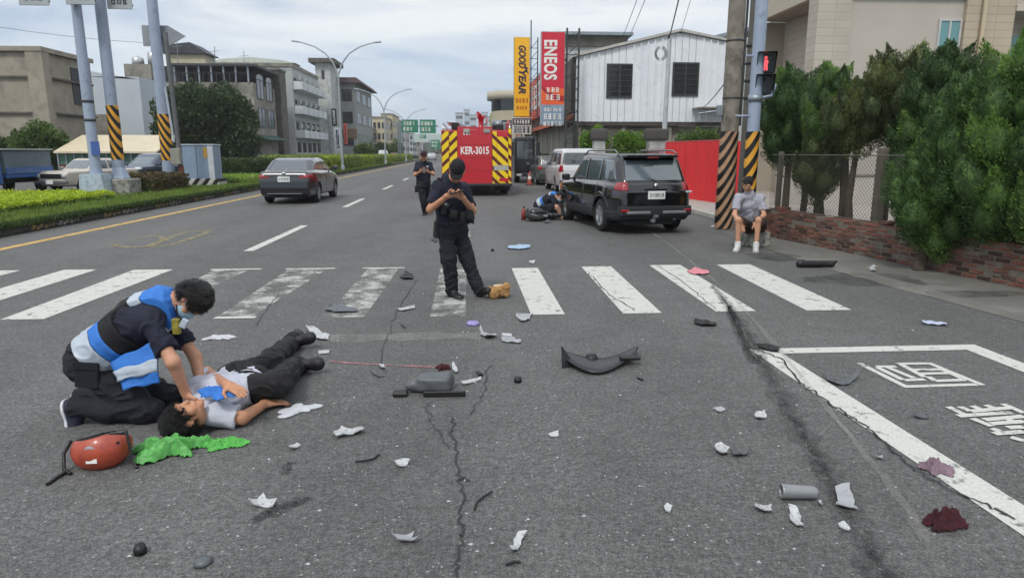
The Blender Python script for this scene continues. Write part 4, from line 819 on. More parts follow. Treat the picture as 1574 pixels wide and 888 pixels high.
# banners at the shop fronts
for (pa, pb, ta, tb, Y_, c_, lab) in ((509, 518, 167, 194, 118, '#1b1c20', 'black vertical banner with white characters below the corner building'), (513, 525, 197, 232, 110, '#b9bfc6', 'pale blue-white vertical shop banner beside the lamp post'), (528, 534, 190, 222, 118, '#b4483c', 'red and white vertical shop banner right of the lamp post'), (558, 570, 188, 228, 150, '#9aaec4', 'pale blue tall sign at the end of the left row')):
    a, c = A(pa, ta, Y_), A(pb, tb, Y_); t = thing('shop_banner', lab, 'sign', ((a[0] + c[0]) / 2, Y_, 0)); hw = (c[0] - a[0]) / 2
    part('board', MB().cbox((-hw, 0, c[2]), (hw, .3, a[2]), .03), mat('banner' + c_, c_, .5), t); mb = MB(); glyphs(mb, -hw * .7, c[2] + .3, hw * 1.4, a[2] - c[2] - .6, 4, int(a[2] * 100), vertical=True, d=-.01, t=.02); part('characters', mb, LETW if c_ == '#1b1c20' else LETK, t); part('bracket', MB().beam((-hw - .6, .15, 0), (-hw - .6, .15, a[2]), .12), STEEL, t)
rs = random.Random(11)
far = [(572, 592, 182, 190, 'cream six-window block beyond the second street lamp', '#b5aa90'), (586, 603, 177, 205, 'pale yellow block behind the second street lamp', '#b9ad8c'), (600, 612, 186, 235, 'grey-green block before the green road signs', '#8c9a9a'), (610, 622, 190, 280, 'pinkish grey block left of the green road signs', '#a89e9a'), (620, 634, 206, 330, 'small far block under the green road signs', '#9ba5a8'),
       (548, 562, 196, 172, 'low grey shop building after the corner building', '#8b8d92')]
for (pa, pb, tp, Y_, lab, c_) in far:
    a, c = A(pa, tp, Y_), A(pb, tp, Y_); block('distant_building', lab, a[0], c[0], Y_, Y_ + 20, a[2], wall_m('far_wall' + c_, c_), 3, 2, 3, wz=1.6, fh=(a[2] - 2) / 3, z0w=2.2, parapet=.5)
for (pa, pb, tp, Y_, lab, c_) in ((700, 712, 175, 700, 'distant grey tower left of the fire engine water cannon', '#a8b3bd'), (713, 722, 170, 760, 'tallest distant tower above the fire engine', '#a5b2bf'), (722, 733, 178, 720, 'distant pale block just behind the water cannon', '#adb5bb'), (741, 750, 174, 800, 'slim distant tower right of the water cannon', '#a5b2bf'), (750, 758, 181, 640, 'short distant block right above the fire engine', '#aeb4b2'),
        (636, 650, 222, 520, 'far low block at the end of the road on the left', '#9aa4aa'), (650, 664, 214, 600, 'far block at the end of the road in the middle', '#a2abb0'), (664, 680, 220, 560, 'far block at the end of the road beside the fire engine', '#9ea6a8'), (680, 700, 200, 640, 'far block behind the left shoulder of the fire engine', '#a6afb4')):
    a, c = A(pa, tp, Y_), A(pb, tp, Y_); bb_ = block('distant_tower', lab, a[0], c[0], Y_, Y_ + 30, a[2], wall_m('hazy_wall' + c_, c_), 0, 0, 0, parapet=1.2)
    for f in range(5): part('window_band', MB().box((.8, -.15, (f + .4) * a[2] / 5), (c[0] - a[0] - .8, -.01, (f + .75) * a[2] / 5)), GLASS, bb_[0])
y_ = 150; c_ = (760, 790)
b, w_, d_ = block('roadside_shop', 'yellow-green shop sign block right of the fire engine roof', A(756, 172, 120)[0], A(770, 172, 120)[0], 120, 130, A(756, 172, 120)[2], mat('lime_board', '#a9a84a', .6), 0)
# continuous low frontage left of the shops in the far distance and far treeline
t = part('far_treeline', leaves_mesh('far_treeline', *(lambda r, n: (np.stack([r.uniform(-260, 320, n), r.uniform(520, 560, n), np.abs(r.normal(0, 4.0, n))], 1), r.normal(0, 1, (n, 3))))(np.random.default_rng(5), 26000), 3, 2.2, 5), mat('far_foliage', '#4c5e4a', .9, var=.2, vs=.05), kind='stuff'); tag(t, 'low dark treeline at the end of the road', 'trees', kind='stuff')
# ================================================================ POLES, LAMPS, SIGNS
POLEB = mat('pole_blue_grey', '#93a0b3', .45, var=.08, vs=2, metal=.1, col2='#76808c', c2t=.64)
POLEW = mat('pole_pale', '#a9b3bd', .45, var=.08)
HAZ = stripes_mat('hazard_wrap_yellow_black', '#161514', '#d79a2c', .0, .0, 1, .62, .5)
def wrap(t, r, z0, z1, pitch, m1, m2, turns_dir=1, rb=None, name='hazard_wrap', base_m=None, n=28):
    """helical bands: base sleeve plus dark bands as their own strips"""
    rb = rb or r
    sl = part(name, MB().lathe([(r + .004, z0), (rb + .004, z1)], n=28), m1, t)
    mb = MB(); k = 0; slope = 1.9 * r; z = z0 - slope * 2
    while z < z1 + slope * 2:
        for i in range(n):
            a0, a1 = 2 * math.pi * i / n, 2 * math.pi * (i + 1) / n
            def pt(a, dz):
                # diagonal as seen from the road: height runs with x of the pole, mirrored behind
                zz = z + turns_dir * slope * (-math.sin(a) if False else math.cos(a)) + dz; zz = min(max(zz, z0), z1); rr_ = (r + (rb - r) * (zz - z0) / (z1 - z0)) + .008; return (rr_ * math.cos(a), rr_ * math.sin(a), zz)
            q = [pt(a0, 0), pt(a1, 0), pt(a1, pitch * .5), pt(a0, pitch * .5)]
            if max(p[2] for p in q) - min(p[2] for p in q) > .004 and not (q[0][2] == q[3][2] and q[1][2] == q[2][2]): mb.add(q, [(0, 1, 2, 3)])
        z += pitch
    part('dark_bands', mb, m2, sl); return sl
YEL = mat('hazard_yellow', '#d59a30', .5, var=.1, vs=5); BLK = mat('hazard_black', '#151413', .5); TAN = mat('hazard_faded_tan', '#b08a6a', .7, var=.15, vs=6, col2='#8c7868', c2t=.6)
BASEC = mat('pole_base_concrete', '#8f9087', .9, var=.2, vs=3, bump=.4, col2='#33362f', c2t=.58, c2w=.12)
g0 = .15
# left pole without stripes, on a pale box
p = A(152, 300, 24.0)
t = thing('sign_pole', 'pale blue-grey mast without stripes on a white box base, leftmost of the three', 'pole', (p[0], 24.0, g0))
part('base_box', MB().prism([(-.42, 0), (.42, 0), (.34, .78), (-.36, .78)], -.4, .4), mat('pale_box_base', '#a9b9c2', .7, var=.1, vs=3, col2='#7f8b90', c2t=.6), t)
part('mast', MB().tube([(0, 0, .78), (0, 0, 1.1), (0, 0, 8.6)], [.2, .17, .14], 20), POLEB, t)
part('blue_notice', MB().box((.03, -.20, 1.4), (.30, -.17, 1.85)), mat('blue_notice', '#3c5a9a', .6), t)
for z in (2.5, 3.1): part('clamp', MB().lathe([(.165, z), (.18, z), (.18, z + .08), (.165, z + .08)], n=20), FRAME_D, t)
# second pole
p = A(188, 305, 24.6)
t = thing('sign_pole', 'thick mast with striped wrap on a dark concrete block, middle of the three', 'pole', (p[0], 24.6, g0))
part('base_block', MB().cbox((-.5, -.45, 0), (.5, .45, .6), .03), BASEC, t)
part('foot_flare', MB().lathe([(.34, .6), (.34, .63), (.17, 1.05), (.17, 1.2)], n=8, sm=False), POLEB, t)
part('mast', MB().tube([(0, 0, .63), (0, 0, 9.0)], [.19, .165], 24), POLEB, t); wrap(t, .19, 1.25, 3.05, .42, YEL, BLK, -1, .185)
# third pole
p = A(262, 290, 31.0)
t = thing('sign_pole', 'tall mast with striped wrap carrying the arrow board, rightmost of the three', 'pole', (p[0], 31.0, g0))
part('mast', MB().tube([(0, 0, 0), (0, 0, 1.0), (0, 0, 11)], [.26, .24, .20], 24), POLEB, t); wrap(t, .24, 1.15, 3.1, .45, YEL, BLK, -1, .235)
zz = A(250, 54, 31)[2] - g0; xa, xb = A(214, 50, 31)[0] - p[0], A(281, 50, 31)[0] - p[0]
s_ = part('arrow_board', MB().prism([(xa, zz - .42), (xa, zz + .42), (xb - .7, zz + .42), (xb, zz), (xb - .75, zz - .42)], .26, .30), mat('board_back', '#8b9196', .5, metal=.3), t)
part('stiffener', MB().box((xa + .3, .22, zz - .03), (xb - .8, .255, zz + .03)), STEEL, s_)
# overhead panels just entering the top of the frame
for (px0, px1, pb, Y_, lab) in ((29, 75, 8, 24.0, 'bottom edge of a pale overhead sign panel at the top left corner'), (101, 146, 7, 24.0, 'bottom edge of a second pale overhead sign panel left of the middle mast'), (165, 203, 14, 24.6, 'lower edge of an overhead sign panel with dark marks right of the middle mast')):
    a, c = A(px0, pb, Y_ - .4), A(px1, pb, Y_ - .4); t = thing('overhead_sign', lab, 'sign', ((a[0] + c[0]) / 2, Y_ - .4, a[2])); hw = (c[0] - a[0]) / 2
    part('panel', MB().cbox((-hw, 0, 0), (hw, .05, 1.2), .01), mat('overhead_panel', '#a3a8ac', .5), t); part('frame', MB().box((-hw, .055, .1), (hw, .1, .16)), FRAME_D, t)
    mb = MB(); glyphs(mb, -hw * .7, .12, hw * 1.4, .3, 3, px0, d=-.003, t=.01); part('marks', mb, mat('mark_dark', '#3a3e44', .6), t)
    part('cross_arm', MB().tube([(-hw - .5, .18, .9), (hw + .5, .18, .9)], .05, 10), POLEB, t)
# thin grey timber/utility post with box beside the cabinet
p = A(283, 305, 29.5)
t = thing('utility_post', 'thin dark grey post with white conduit and meter box beside the cabinet', 'post', (p[0], 29.5, g0))
part('shaft', MB().tube([(0, 0, 0), (-.12, 0, 6.2)], [.10, .085], 12), mat('post_grey', '#5f6263', .8, var=.2), t); part('conduit', MB().tube([(-.14, -.12, 1.9), (-.28, -.12, 4.1)], .045, 8), POLEW, t)
part('meter_box', MB().cbox((-.26, -.34, 1.0), (.12, -.10, 1.65), .02), mat('meter_box', '#8a8a80', .6), t); part('wrap_sleeve', MB().lathe([(.112, .05), (.108, .95)], n=16), mat('rust_brown_sleeve', '#7a4a36', .7, var=.3), t)
# cabinet
a, c = A(288, 293, 30.8), A(334, 278, 30.8); Y_ = 30.6
t = thing('utility_cabinet', 'blue-grey roadside utility cabinet on a black and white striped plinth', 'cabinet', ((a[0] + c[0]) / 2, Y_, g0)); hw = (c[0] - a[0]) / 2
part('plinth', MB().cbox((-hw - .05, -.1, 0), (hw + .15, 1.0, .38), .02), stripes_mat('plinth_stripes', '#1c1c1b', '#b4b4ae', 1, .0, -.75, .42, .5), t, loc=None)
part('body', MB().cbox((-hw, 0, .382), (hw, .9, 1.78), .02), mat('cabinet_blue', '#7f93a8', .45, var=.06), t); part('side_panel', MB().box((hw - .24, -.012, .40), (hw - .01, -.002, 1.76)), mat('cabinet_white_panel', '#b9bfc4', .5), t)
part('warning_label', MB().box((hw - .42, -.014, 1.25), (hw - .26, -.003, 1.7)), mat('label_yellow', '#b58d3c', .6), t); part('door_seam', MB().box((-.08, -.006, .42), (-.06, -.001, 1.74)), FRAME_D, t); part('top', MB().cbox((-hw - .03, -.03, 1.782), (hw + .03, .93, 1.84), .01), POLEW, t)
# street lamps
LAMPM = mat('lamp_post_pale', '#9aa3a8', .5, metal=.2)
def lamp(lab, px, Y, ztop_px):
    p = A(px, 200, Y); zt = A(px, ztop_px, Y)[2]; t = thing('street_lamp', lab, 'street lamp', (p[0], Y, .15), 0, 'double-armed street lamps on the median'); zt -= .15
    part('post', MB().tube([(0, 0, 0), (0, 0, zt - 2.5)], [.11, .07], 12), LAMPM, t); part('foot', MB().lathe([(.16, 0), (.16, .4), (.11, .5)], n=12), LAMPM, t)
    for s in (-1, 1):
        pts = [(s * x, 0, zt - 2.5 + z) for x, z in ((0, 0), (.35, .9), (.9, 1.6), (1.7, 2.1), (2.6, 2.38), (3.0, 2.45))]
        a_ = part('arm', MB().tube(pts, [.07, .065, .055, .05, .045, .045], 8), LAMPM, t); part('lamp_head', MB().cbox((-.28, -.13, -.05), (.28, .13, .06), .04), POLEW, a_, loc=(s * 3.15, 0, zt - .03), rot=(0, -s * .12, 0))
lamp('nearest double-armed street lamp, tallest above the left row of buildings', 524, 56, 64); lamp('second nearest double-armed street lamp on the median', 591, 85, 137); lamp('third double-armed street lamp near the green road signs', 623, 114, 168)
# green motorway signs
GSIGN = mat('road_sign_green', '#1f7a5c', .45, var=.08); 
for (pa, pb, ta, tb, Y_, lab) in ((617, 643, 184, 204, 150, 'left green overhead road sign with white characters'), (645, 670, 184, 205, 150, 'right green overhead road sign with white characters'), (662, 676, 215, 228, 190, 'small far green road sign below the right one'), (645, 655, 207, 213, 190, 'smallest far green road sign on the pale gantry')):
    a, c = A(pa, ta, Y_), A(pb, tb, Y_); hw = (c[0] - a[0]) / 2; t = thing('road_sign', lab, 'road sign', ((a[0] + c[0]) / 2, Y_, 0)); part('panel', MB().cbox((-hw, 0, c[2]), (hw, .12, a[2]), .02), GSIGN, t)
    mb = MB(); h = a[2] - c[2]; glyphs(mb, -hw * .85, c[2] + h * .55, hw * 1.5, h * .3, 4, pa, d=-.01, t=.02); glyphs(mb, -hw * .85, c[2] + h * .12, hw * 1.2, h * .3, 3, pa + 1, d=-.01, t=.02); part('characters', mb, LETW, t)
    if pa in (617, 662): part('gantry_post', MB().tube([(-hw - .4, .3, 0), (-hw - .4, .3, a[2])], .14, 8), STEEL, t)
a, c = A(612, 194, 151), A(674, 194, 151); t = thing('sign_gantry', 'steel gantry beam carrying the green road signs', 'gantry', (a[0], 150.6, 0)); part('beam', MB().tube([(0, 0, a[2]), (c[0] - a[0], 0, a[2])], .14, 8), STEEL, t); part('column', MB().tube([(0, 0, 0), (0, 0, a[2] + .5)], .2, 10), STEEL, t)
a, c = A(640, 206, 230), A(680, 236, 230); t = thing('footbridge', 'pale green-white footbridge crossing the road in the distance', 'bridge', (a[0], 230, 0)); part('deck', MB().cbox((-1, 0, c[2] + 3.6), (c[0] - a[0] + 3, 2.5, a[2]), .05), mat('bridge_pale', '#b3c4c0', .6), t); part('pier', MB().box((0, .8, 0), (.8, 1.6, c[2] + 3.6)), C_CONC, t); part('pier', MB().box((c[0] - a[0], .8, 0), (c[0] - a[0] + .8, 1.6, c[2] + 3.6)), C_CONC, t)
# ================================================================ RIGHT SIDE POLES
CPOLE = mat('utility_pole_concrete', '#857f74', .9, var=.2, vs=1.5, bump=.3, bs=30, col2='#5c584f', c2t=.55, c2w=.12)
p = G(1112, 352); UP = p
t = thing('utility_pole', 'thick weathered concrete utility pole with faded tan and black diagonal bands', 'utility pole', (p[0], p[1], 0))
part('shaft', MB().tube([(0, 0, 0), (0, 0, 9.5)], [.19, .155], 28), CPOLE, t); wrap(t, .192, .02, 2.08, .30, TAN, BLK, 1, .185, 'faded_band_sleeve')
for z in (2.75, 3.9): part('strap', MB().lathe([(.18, z), (.188, z), (.188, z + .03), (.18, z + .03)], n=24), FRAME_D, t)
part('cable_conduit', MB().tube([(.2, -.05, 2.2), (.2, -.05, 5.5), (.18, -.05, 9.4)], .028, 8), FRAME_D, t)
part('cross_arm', MB().box((-.7, -.05, 9.28), (.5, .05, 9.38)), FRAME_D, t)
part('street_box', MB().cbox((-.30, -.10, 2.4), (-.20, .05, 2.62), .01), STEEL, t); part('bracket_arm', MB().tube([(-.17, 0, 2.52), (-.62, .2, 2.46)], .02, 8), STEEL, t)
p = A(1142, 300, 16.5); t = thing('utility_pole', 'thinner grey pole standing between the banded pole and the signal pole', 'utility pole', (p[0], 16.5, 0)); part('shaft', MB().tube([(0, 0, 0), (0, 0, 9.5)], [.14, .11], 20), mat('pole_dark_grey', '#66645e', .85, var=.2, vs=3), t)
for z in (2.9, 3.3, 3.7, 4.1): part('clamp', MB().lathe([(.13, z), (.15, z), (.15, z + .06), (.13, z + .06)], n=16), FRAME_D, t)
# signal pole with pedestrian lights
p = G(1146, 370); SP = p; SY_ = p[1]
t = thing('signal_pole', 'pale blue-grey traffic signal pole with yellow and black wrap behind the crouching person', 'signal pole', (p[0], p[1], 0))
part('shaft', MB().tube([(0, 0, 0), (0, 0, 7.5)], [.115, .105], 24), POLEB, t); wrap(t, .118, .5, 2.02, .34, YEL, BLK, 1, .116)
part('clamp', MB().lathe([(.112, 2.55), (.13, 2.55), (.13, 2.67), (.112, 2.67)], n=20), STEEL, t); part('bracket', MB().tube([(.1, 0, 2.62), (.28, -.05, 2.66), (.34, -.05, 2.86)], .03, 10), POLEB, t)
part('bracket', MB().tube([(-.1, 0, 3.35), (-.22, 0, 3.35)], .02, 8), POLEB, t); part('bracket', MB().tube([(-.1, 0, 2.3), (-.35, 0, 2.3)], .02, 8), POLEB, t)
a, c = A(1159, 80, SY_ - .05), A(1189, 148, SY_ - .05)
s_ = thing('pedestrian_signal', 'dark green pedestrian signal showing a red standing figure', 'traffic light', ((a[0] + c[0]) / 2 + .03, SY_ - .02, c[2]), math.radians(-16)); H_ = a[2] - c[2]; SGM = mat('signal_housing', '#152825', .45, var=.1)
for k in range(2):
    z0 = k * H_ / 2; hs = part('housing', MB().cbox((-.165, 0, z0 + .01), (.165, .2, z0 + H_ / 2 - .01), .02), SGM, s_)
    # hood: open-fronted box visor, longer above
    mb = MB(); zt = z0 + H_ / 2 - .02; zb_ = z0 + .03
    for sx in (-1, 1): mb.prism([(0, zb_), (0, zt), (-.26, zt), (-.06, zb_)], sx * .16 - .004, sx * .16 + .004, 'yz')
    mb.box((-.16, -.26, zt - .004), (.16, 0, zt + .004)); part('visor', mb, SGM, hs); part('lens', MB().box((-.14, -.012, zb_ + .01), (.14, -.002, zt - .02)), mat('signal_lens_dark', '#15191a', .25), hs)
    zc = (zb_ + zt) / 2
    fig = lambda: MB().lathe([(0, 0), (.028, 0), (.028, .008), (0, .008)], (0, -.022, zc + .09), 'y', 14).prism([(-.05, zc - .0), (-.035, zc + .055), (.035, zc + .055), (.05, zc), (.032, zc - .005), (.04, zc - .13), (.008, zc - .13), (0, zc - .04), (-.008, zc - .13), (-.04, zc - .13), (-.032, zc - .005)], -.022, -.014)
    part('lit_red_figure' if k else 'unlit_figure', fig(), glow('signal_red_lit', '#f05a62', 1.1) if k else mat('signal_unlit', '#3a4748', .5), hs)
# slim white pole with coil in front of the shed
p = A(1020, 205, 34); t = thing('service_pole', 'slim white service pole with cable coil in front of the white shed', 'pole', (p[0], 34, 0)); zt = A(1020, 60, 34)[2]
part('shaft', MB().tube([(0, 0, 0), (.1, 0, zt)], [.14, .1], 12), mat('white_pole', '#b3bac0', .6), t)
mb = MB()
for k in range(3): mb.tube([(-.35 + .3 * math.cos(a_ * math.pi / 8) * (.7 + .15 * k), -.12 - .02 * k, zt - .7 + .34 * math.sin(a_ * math.pi / 8) * (.7 + .15 * k)) for a_ in range(17)], .016, 6)
part('cable_coil', mb, FRAME_D, t); part('insulator', MB().lathe([(0, 0), (.06, 0), (.06, .2), (0, .2)], (.05, 0, zt), n=10), FRAME_D, t); SPT = np.array([p[0] + .1, 34, zt])
# overhead wires (each a thing)
def wire(lab, a, b, sag, r=.018):
    a = np.array(a, float); b = np.array(b, float); pts = [tuple(a + (b - a) * t_ - np.array([0, 0, sag * 4 * t_ * (1 - t_)])) for t_ in np.linspace(0, 1, 15)]
    o = part('overhead_wire', MB().tube(pts, r, 6), FRAME_D); tag(o, lab, 'wire')
top = np.array([UP[0], UP[1], 9.3])
wire('twisted service wire rising from the white service pole past the sign-free sky', SPT + [0, 0, .15], top + [-.32, 0, .05], .15, .028); wire('upper of two parallel wires slanting down to the roof annex', top + [-.5, 0, .12], A(956, 60, 47.3), .2); wire('lower of two parallel wires slanting down to the roof annex', top + [-.15, 0, .12], A(966, 60, 47.3), .2)
wire('thin wire descending beside the concrete utility pole to the shed ridge', top + [.2, 0, .1], A(1046, 52, 37.9), .1, .012); wire('low slack wire across the right end of the white shed', np.array([UP[0] - .18, UP[1], 3.05]), A(1066, 170, 36.9), .2, .012)
wire('faint power line crossing the sky above the left buildings', A(-420, -40, 50), A(284, 68, 86.5), 1.0, .02); wire('short power line from the terrace roof to the balconied block', A(411, 99, 84.5), A(459, 106, 97), .4, .03)
# red hoarding
p0, p1 = np.array([7.15, 24.3]), G(1106, 319)[:2] + [.02, .2]; d_ = p1 - p0; L_ = np.linalg.norm(d_); an = math.atan2(d_[1], d_[0])
t = thing('red_hoarding', 'bright red site hoarding sheet between the black car and the banded pole', 'hoarding', (p0[0], p0[1], 0), an)
k = 0; n_ = 5; hz_ = 1.98
RED = mat('hoarding_red', '#d2292d', .5, var=.08, vs=1.5, bump=.4, bs=3)
for i in range(n_):
    me = MB(); xs = np.linspace(i * L_ / n_, (i + 1) * L_ / n_ - .012, 7)
    for a_, b_ in zip(xs, xs[1:]):
        f = lambda x: .012 * math.sin(x * 9) + .01 * math.sin(x * 23); me.add([(a_, f(a_), .02), (b_, f(b_), .02), (b_, f(b_) * .6, hz_), (a_, f(a_) * .6, hz_)], [(0, 1, 2, 3)], True); me.add([(a_, .03, .02), (b_, .03, .02), (b_, .03, hz_), (a_, .03, hz_)], [(3, 2, 1, 0)])
    part('sheet_panel', me, RED, t); part('post', MB().tube([(i * L_ / n_, .06, 0), (i * L_ / n_, .06, hz_ + .05)], .025, 8), STEEL, t)
part('top_rail', MB().tube([(0, .03, hz_ + .01), (L_, .03, hz_ + .01)], .03, 8), mat('hoarding_rail_red', '#9c2226', .5), t)
# return of the hoarding, facing the camera
t2 = thing('red_hoarding', 'end panel of the red hoarding directly left of the banded pole', 'hoarding', (p1[0], p1[1], 0), math.radians(8))
part('sheet_panel', MB().box((.0, 0, .02), (1.1, .03, hz_)), RED, t2); part('post', MB().tube([(.0, .03, 0), (.0, .03, hz_ + .05)], .03, 8), STEEL, t2); part('post', MB().tube([(1.1, .03, 0), (1.1, .03, hz_ + .05)], .03, 8), STEEL, t2)
# traffic cones
for (px_, py_, h_, lab, c_) in ((814, 285, .7, 'orange-red traffic cone standing by the fire engine and parked cars', '#8f3a2c'),):
    p = G(px_, py_); t = thing('traffic_cone', lab, 'traffic cone', tuple(p)); part('cone', MB().lathe([(.15, .03), (.03, h_), (0, h_)], n=20), mat('cone_orange', c_, .5), t); part('base', MB().cbox((-.2, -.2, 0), (.2, .2, .035), .01), BLK, t); part('reflective_band', MB().lathe([(.103, .32), (.075, .47)], n=20), LETW, t)
p = G(805, 338); t = thing('oil_bottle', 'small dark red bottle standing on the road left of the crouching medic', 'bottle', tuple(p)); part('bottle', MB().lathe([(0, 0), (.06, 0), (.06, .2), (.025, .26), (.025, .3), (0, .3)], n=16), mat('bottle_red', '#8c2f2c', .4), t); part('cap', MB().lathe([(0, .301), (.03, .301), (.03, .33), (0, .33)], n=12), BLK, t)
# ================================================================ TREES
BARK = mat('bark_dark', '#4a4238', .95, var=.3, vs=8, bump=.8, bs=25)
def clump_cloud(clumps, per_m2, seed, tp=.45, th=.36, bumpy=.22, fl=.8):
    """clumps: (centre, radius, stretch dir, stretch) -> points on bumpy lobes with outward normals"""
    r = np.random.default_rng(seed); Ps, Ns, Us = [], [], []
    for c, R_, d, s in clumps:
        n = int(4 * math.pi * R_ * R_ * s * per_m2); u = r.normal(0, 1, (n, 3)); u /= np.linalg.norm(u, axis=1)[:, None]
        k = R_ * (1.08 - th * r.random(n) ** 1.5)[:, None] * (1 + bumpy * vnoise(u[:, 0] * 2.5 + c[0] * 9, u[:, 1] * 2.5 + c[1] * 9, u[:, 2] * 2.5 + c[2] * 9, seed)[:, None])
        d = np.array(d, float); d /= np.linalg.norm(d); al = (u @ d)[:, None]
        taper = 1 - tp * np.clip(al, 0, 1) ** 1.3
        P = np.array(c) + (u - al * d) * k * taper + d * al * k * s
        Ps.append(P); Ns.append(u * fl + d * .9); Us.append(u)
    clump_cloud.u = np.concatenate(Us); return np.concatenate(Ps), np.concatenate(Ns)
JUN = [mat('juniper_foliage', '#304a24', .75, var=.45, vs=3.2, trans=.08, col2='#4c6a35', c2t=.56, c2w=.12), mat('juniper_foliage_olive', '#3b4a29', .75, var=.45, vs=3.2, trans=.08, col2='#58643a', c2t=.55, c2w=.12), mat('juniper_foliage_bright', '#345026', .75, var=.4, vs=3.2, trans=.08, col2='#587a38', c2t=.55, c2w=.12)]
JUNB = [mat('juniper_lit', '#547333', .7, var=.4, vs=3.5, trans=.15, col2='#7b9a4e', c2t=.52, c2w=.12), mat('juniper_lit_olive', '#5c6836', .7, var=.4, vs=3.5, trans=.15, col2='#7f8852', c2t=.52, c2w=.12), mat('juniper_lit_bright', '#597c33', .7, var=.4, vs=3.5, trans=.15, col2='#86aa55', c2t=.52, c2w=.12)]  # lighter clumps: the brightness of sunlit lobes is put into the leaf colour
def juniper(lab, px, Y, top, bot, halfw, nclump, seed, mi, trunk=True, low=0, cr=.2, per=620):
    r = random.Random(seed); base = A(px, 300, Y); cx = base[0]; zt = A(px, top, Y)[2] - cr * 1.0; zb_ = max(.15, A(px, bot, Y)[2] + cr * 1.2); W2 = halfw * Y / IMG_F
    t = thing('conifer_tree', lab, 'tree', (cx, Y, 0)); cl = []
    tips = []; tries = 0
    while len(cl) < nclump and tries < nclump * 60:
        tries += 1; f = r.random() ** .9; z = zb_ + (zt - zb_) * f; a_ = r.random() * 6.283
        prof = min(1, .5 + 1.5 * f) * (1.06 - f) ** .6 + .06; rad = W2 * prof * (1.0 if r.random() < .75 else .5 * r.random())
        R_ = cr * 1.12 * (1.1 - .4 * f) * r.uniform(.6, 1.2); c = (rad * math.cos(a_), rad * math.sin(a_) * .85, z)
        if any((c[0] - q[0][0]) ** 2 + (c[1] - q[0][1]) ** 2 + ((c[2] - q[0][2]) * .6) ** 2 < (.60 * (R_ + q[1])) ** 2 for q in cl): continue
        d = (math.cos(a_) * .5, math.sin(a_) * .5, 1.0); cl.append((c, R_, d, 1.75)); tips.append(c)
    for q_, (mm_, nm_) in enumerate(((JUN[mi], 'crown'), (JUNB[mi], 'lit_growth'))):
        sel = [c_ for k_, c_ in enumerate(cl) if ((k_ * 7 + seed) % 10 < 3) == bool(q_)]
        if sel:
            mb = MB()
            for c_, R_, d_, s_ in sel:
                dv = Vector(d_).normalized(); q3 = dv.to_track_quat('Z', 'Y'); Rk = R_ * .76
                M3 = Matrix.Translation(Vector(c_)) @ q3.to_matrix().to_4x4(); n_ = 8
                prof_ = [(.0, -s_ * .95), (.62, -s_ * .7), (.95, -s_ * .25), (.92, s_ * .2), (.55, s_ * .6), (.12, s_ * .93)]
                vs_ = [M3 @ Vector((Rk * a__ * math.cos(6.283 * k / n_), Rk * a__ * math.sin(6.283 * k / n_), Rk * z__)) for a__, z__ in prof_ for k in range(n_)]
                mb.add(vs_, [(i_ * n_ + k, i_ * n_ + (k + 1) % n_, (i_ + 1) * n_ + (k + 1) % n_, (i_ + 1) * n_ + k) for i_ in range(5) for k in range(n_)], True)
            part('light_blocking_core', mb, JUN[mi], t, kind='stuff')  # opaque core added inside each clump to stop light passing through
        if sel: P, Nn = clump_cloud(sel, per * 2.4, seed + q_, .8, .20, .24, .5); part(nm_, leaves_mesh(nm_, P, Nn, .040, .022, seed, .22, clump_cloud.u, True), mm_, t, kind='stuff')
    mb = MB(); lean = r.uniform(-.12, .12)
    mb.tube([(0, 0, 0), (lean, .03, zt * .3), (lean * .4, 0, zt * .6), (lean, 0, zt * .93)], [.085, .07, .045, .01], 9)
    part('trunk', mb, BARK, t); mb = MB()
    for c in tips[::2]:
        z0 = max(.25, c[2] - .35 - .3 * math.hypot(c[0], c[1])); mb.tube([(lean * z0 / zt, 0, z0), (c[0] * .5, c[1] * .5, (z0 + c[2]) / 2), c], [.025, .018, .007], 5, caps=False)
    part('limbs', mb, BARK, t); return t
juniper('slim dark conifer directly right of the signal pole', 1208, 14.3, 80, 262, 40, 62, 1, 0, cr=0.30)
juniper('pointed conifer left of the pale building panel', 1268, 13.2, 92, 245, 40, 54, 2, 0, cr=0.28)
juniper('small round conifer low behind the wall at its left end', 1255, 12.6, 205, 306, 30, 29, 3, 1, cr=0.22)
juniper('bare-trunked conifer with high crown under the teal window', 1312, 12.0, 120, 232, 51, 62, 4, 1, cr=0.26)
juniper('tall conifer beside the grey concrete post with yellowish gaps', 1362, 11.6, 70, 225, 54, 81, 5, 1, cr=0.28)
juniper('tall conifer below the teal window, in the middle of the row', 1432, 10.6, 55, 352, 59, 124, 6, 0, cr=0.28)
juniper('big bright green conifer spilling over the wall to the ground', 1482, 9.0, 100, 408, 77, 162, 7, 2, cr=0.25)
juniper('tall bright conifer at the right edge of the photo', 1566, 8.2, 52, 372, 87, 175, 8, 2, cr=0.26)
juniper('low spreading conifer bush hanging over the brick wall', 1425, 9.1, 232, 372, 49, 54, 9, 2, cr=0.22)
juniper('dark conifer behind the right edge, crown cut by the frame', 1650, 7.6, 60, 390, 82, 108, 10, 0, cr=0.28)
juniper('dark back-row conifer filling the gap left of the tall right trees', 1520, 11.4, 72, 300, 56, 94, 12, 0, cr=0.30)
juniper('dark back-row conifer between slim and pointed conifers', 1236, 15.6, 108, 250, 47, 54, 13, 0, cr=0.34)
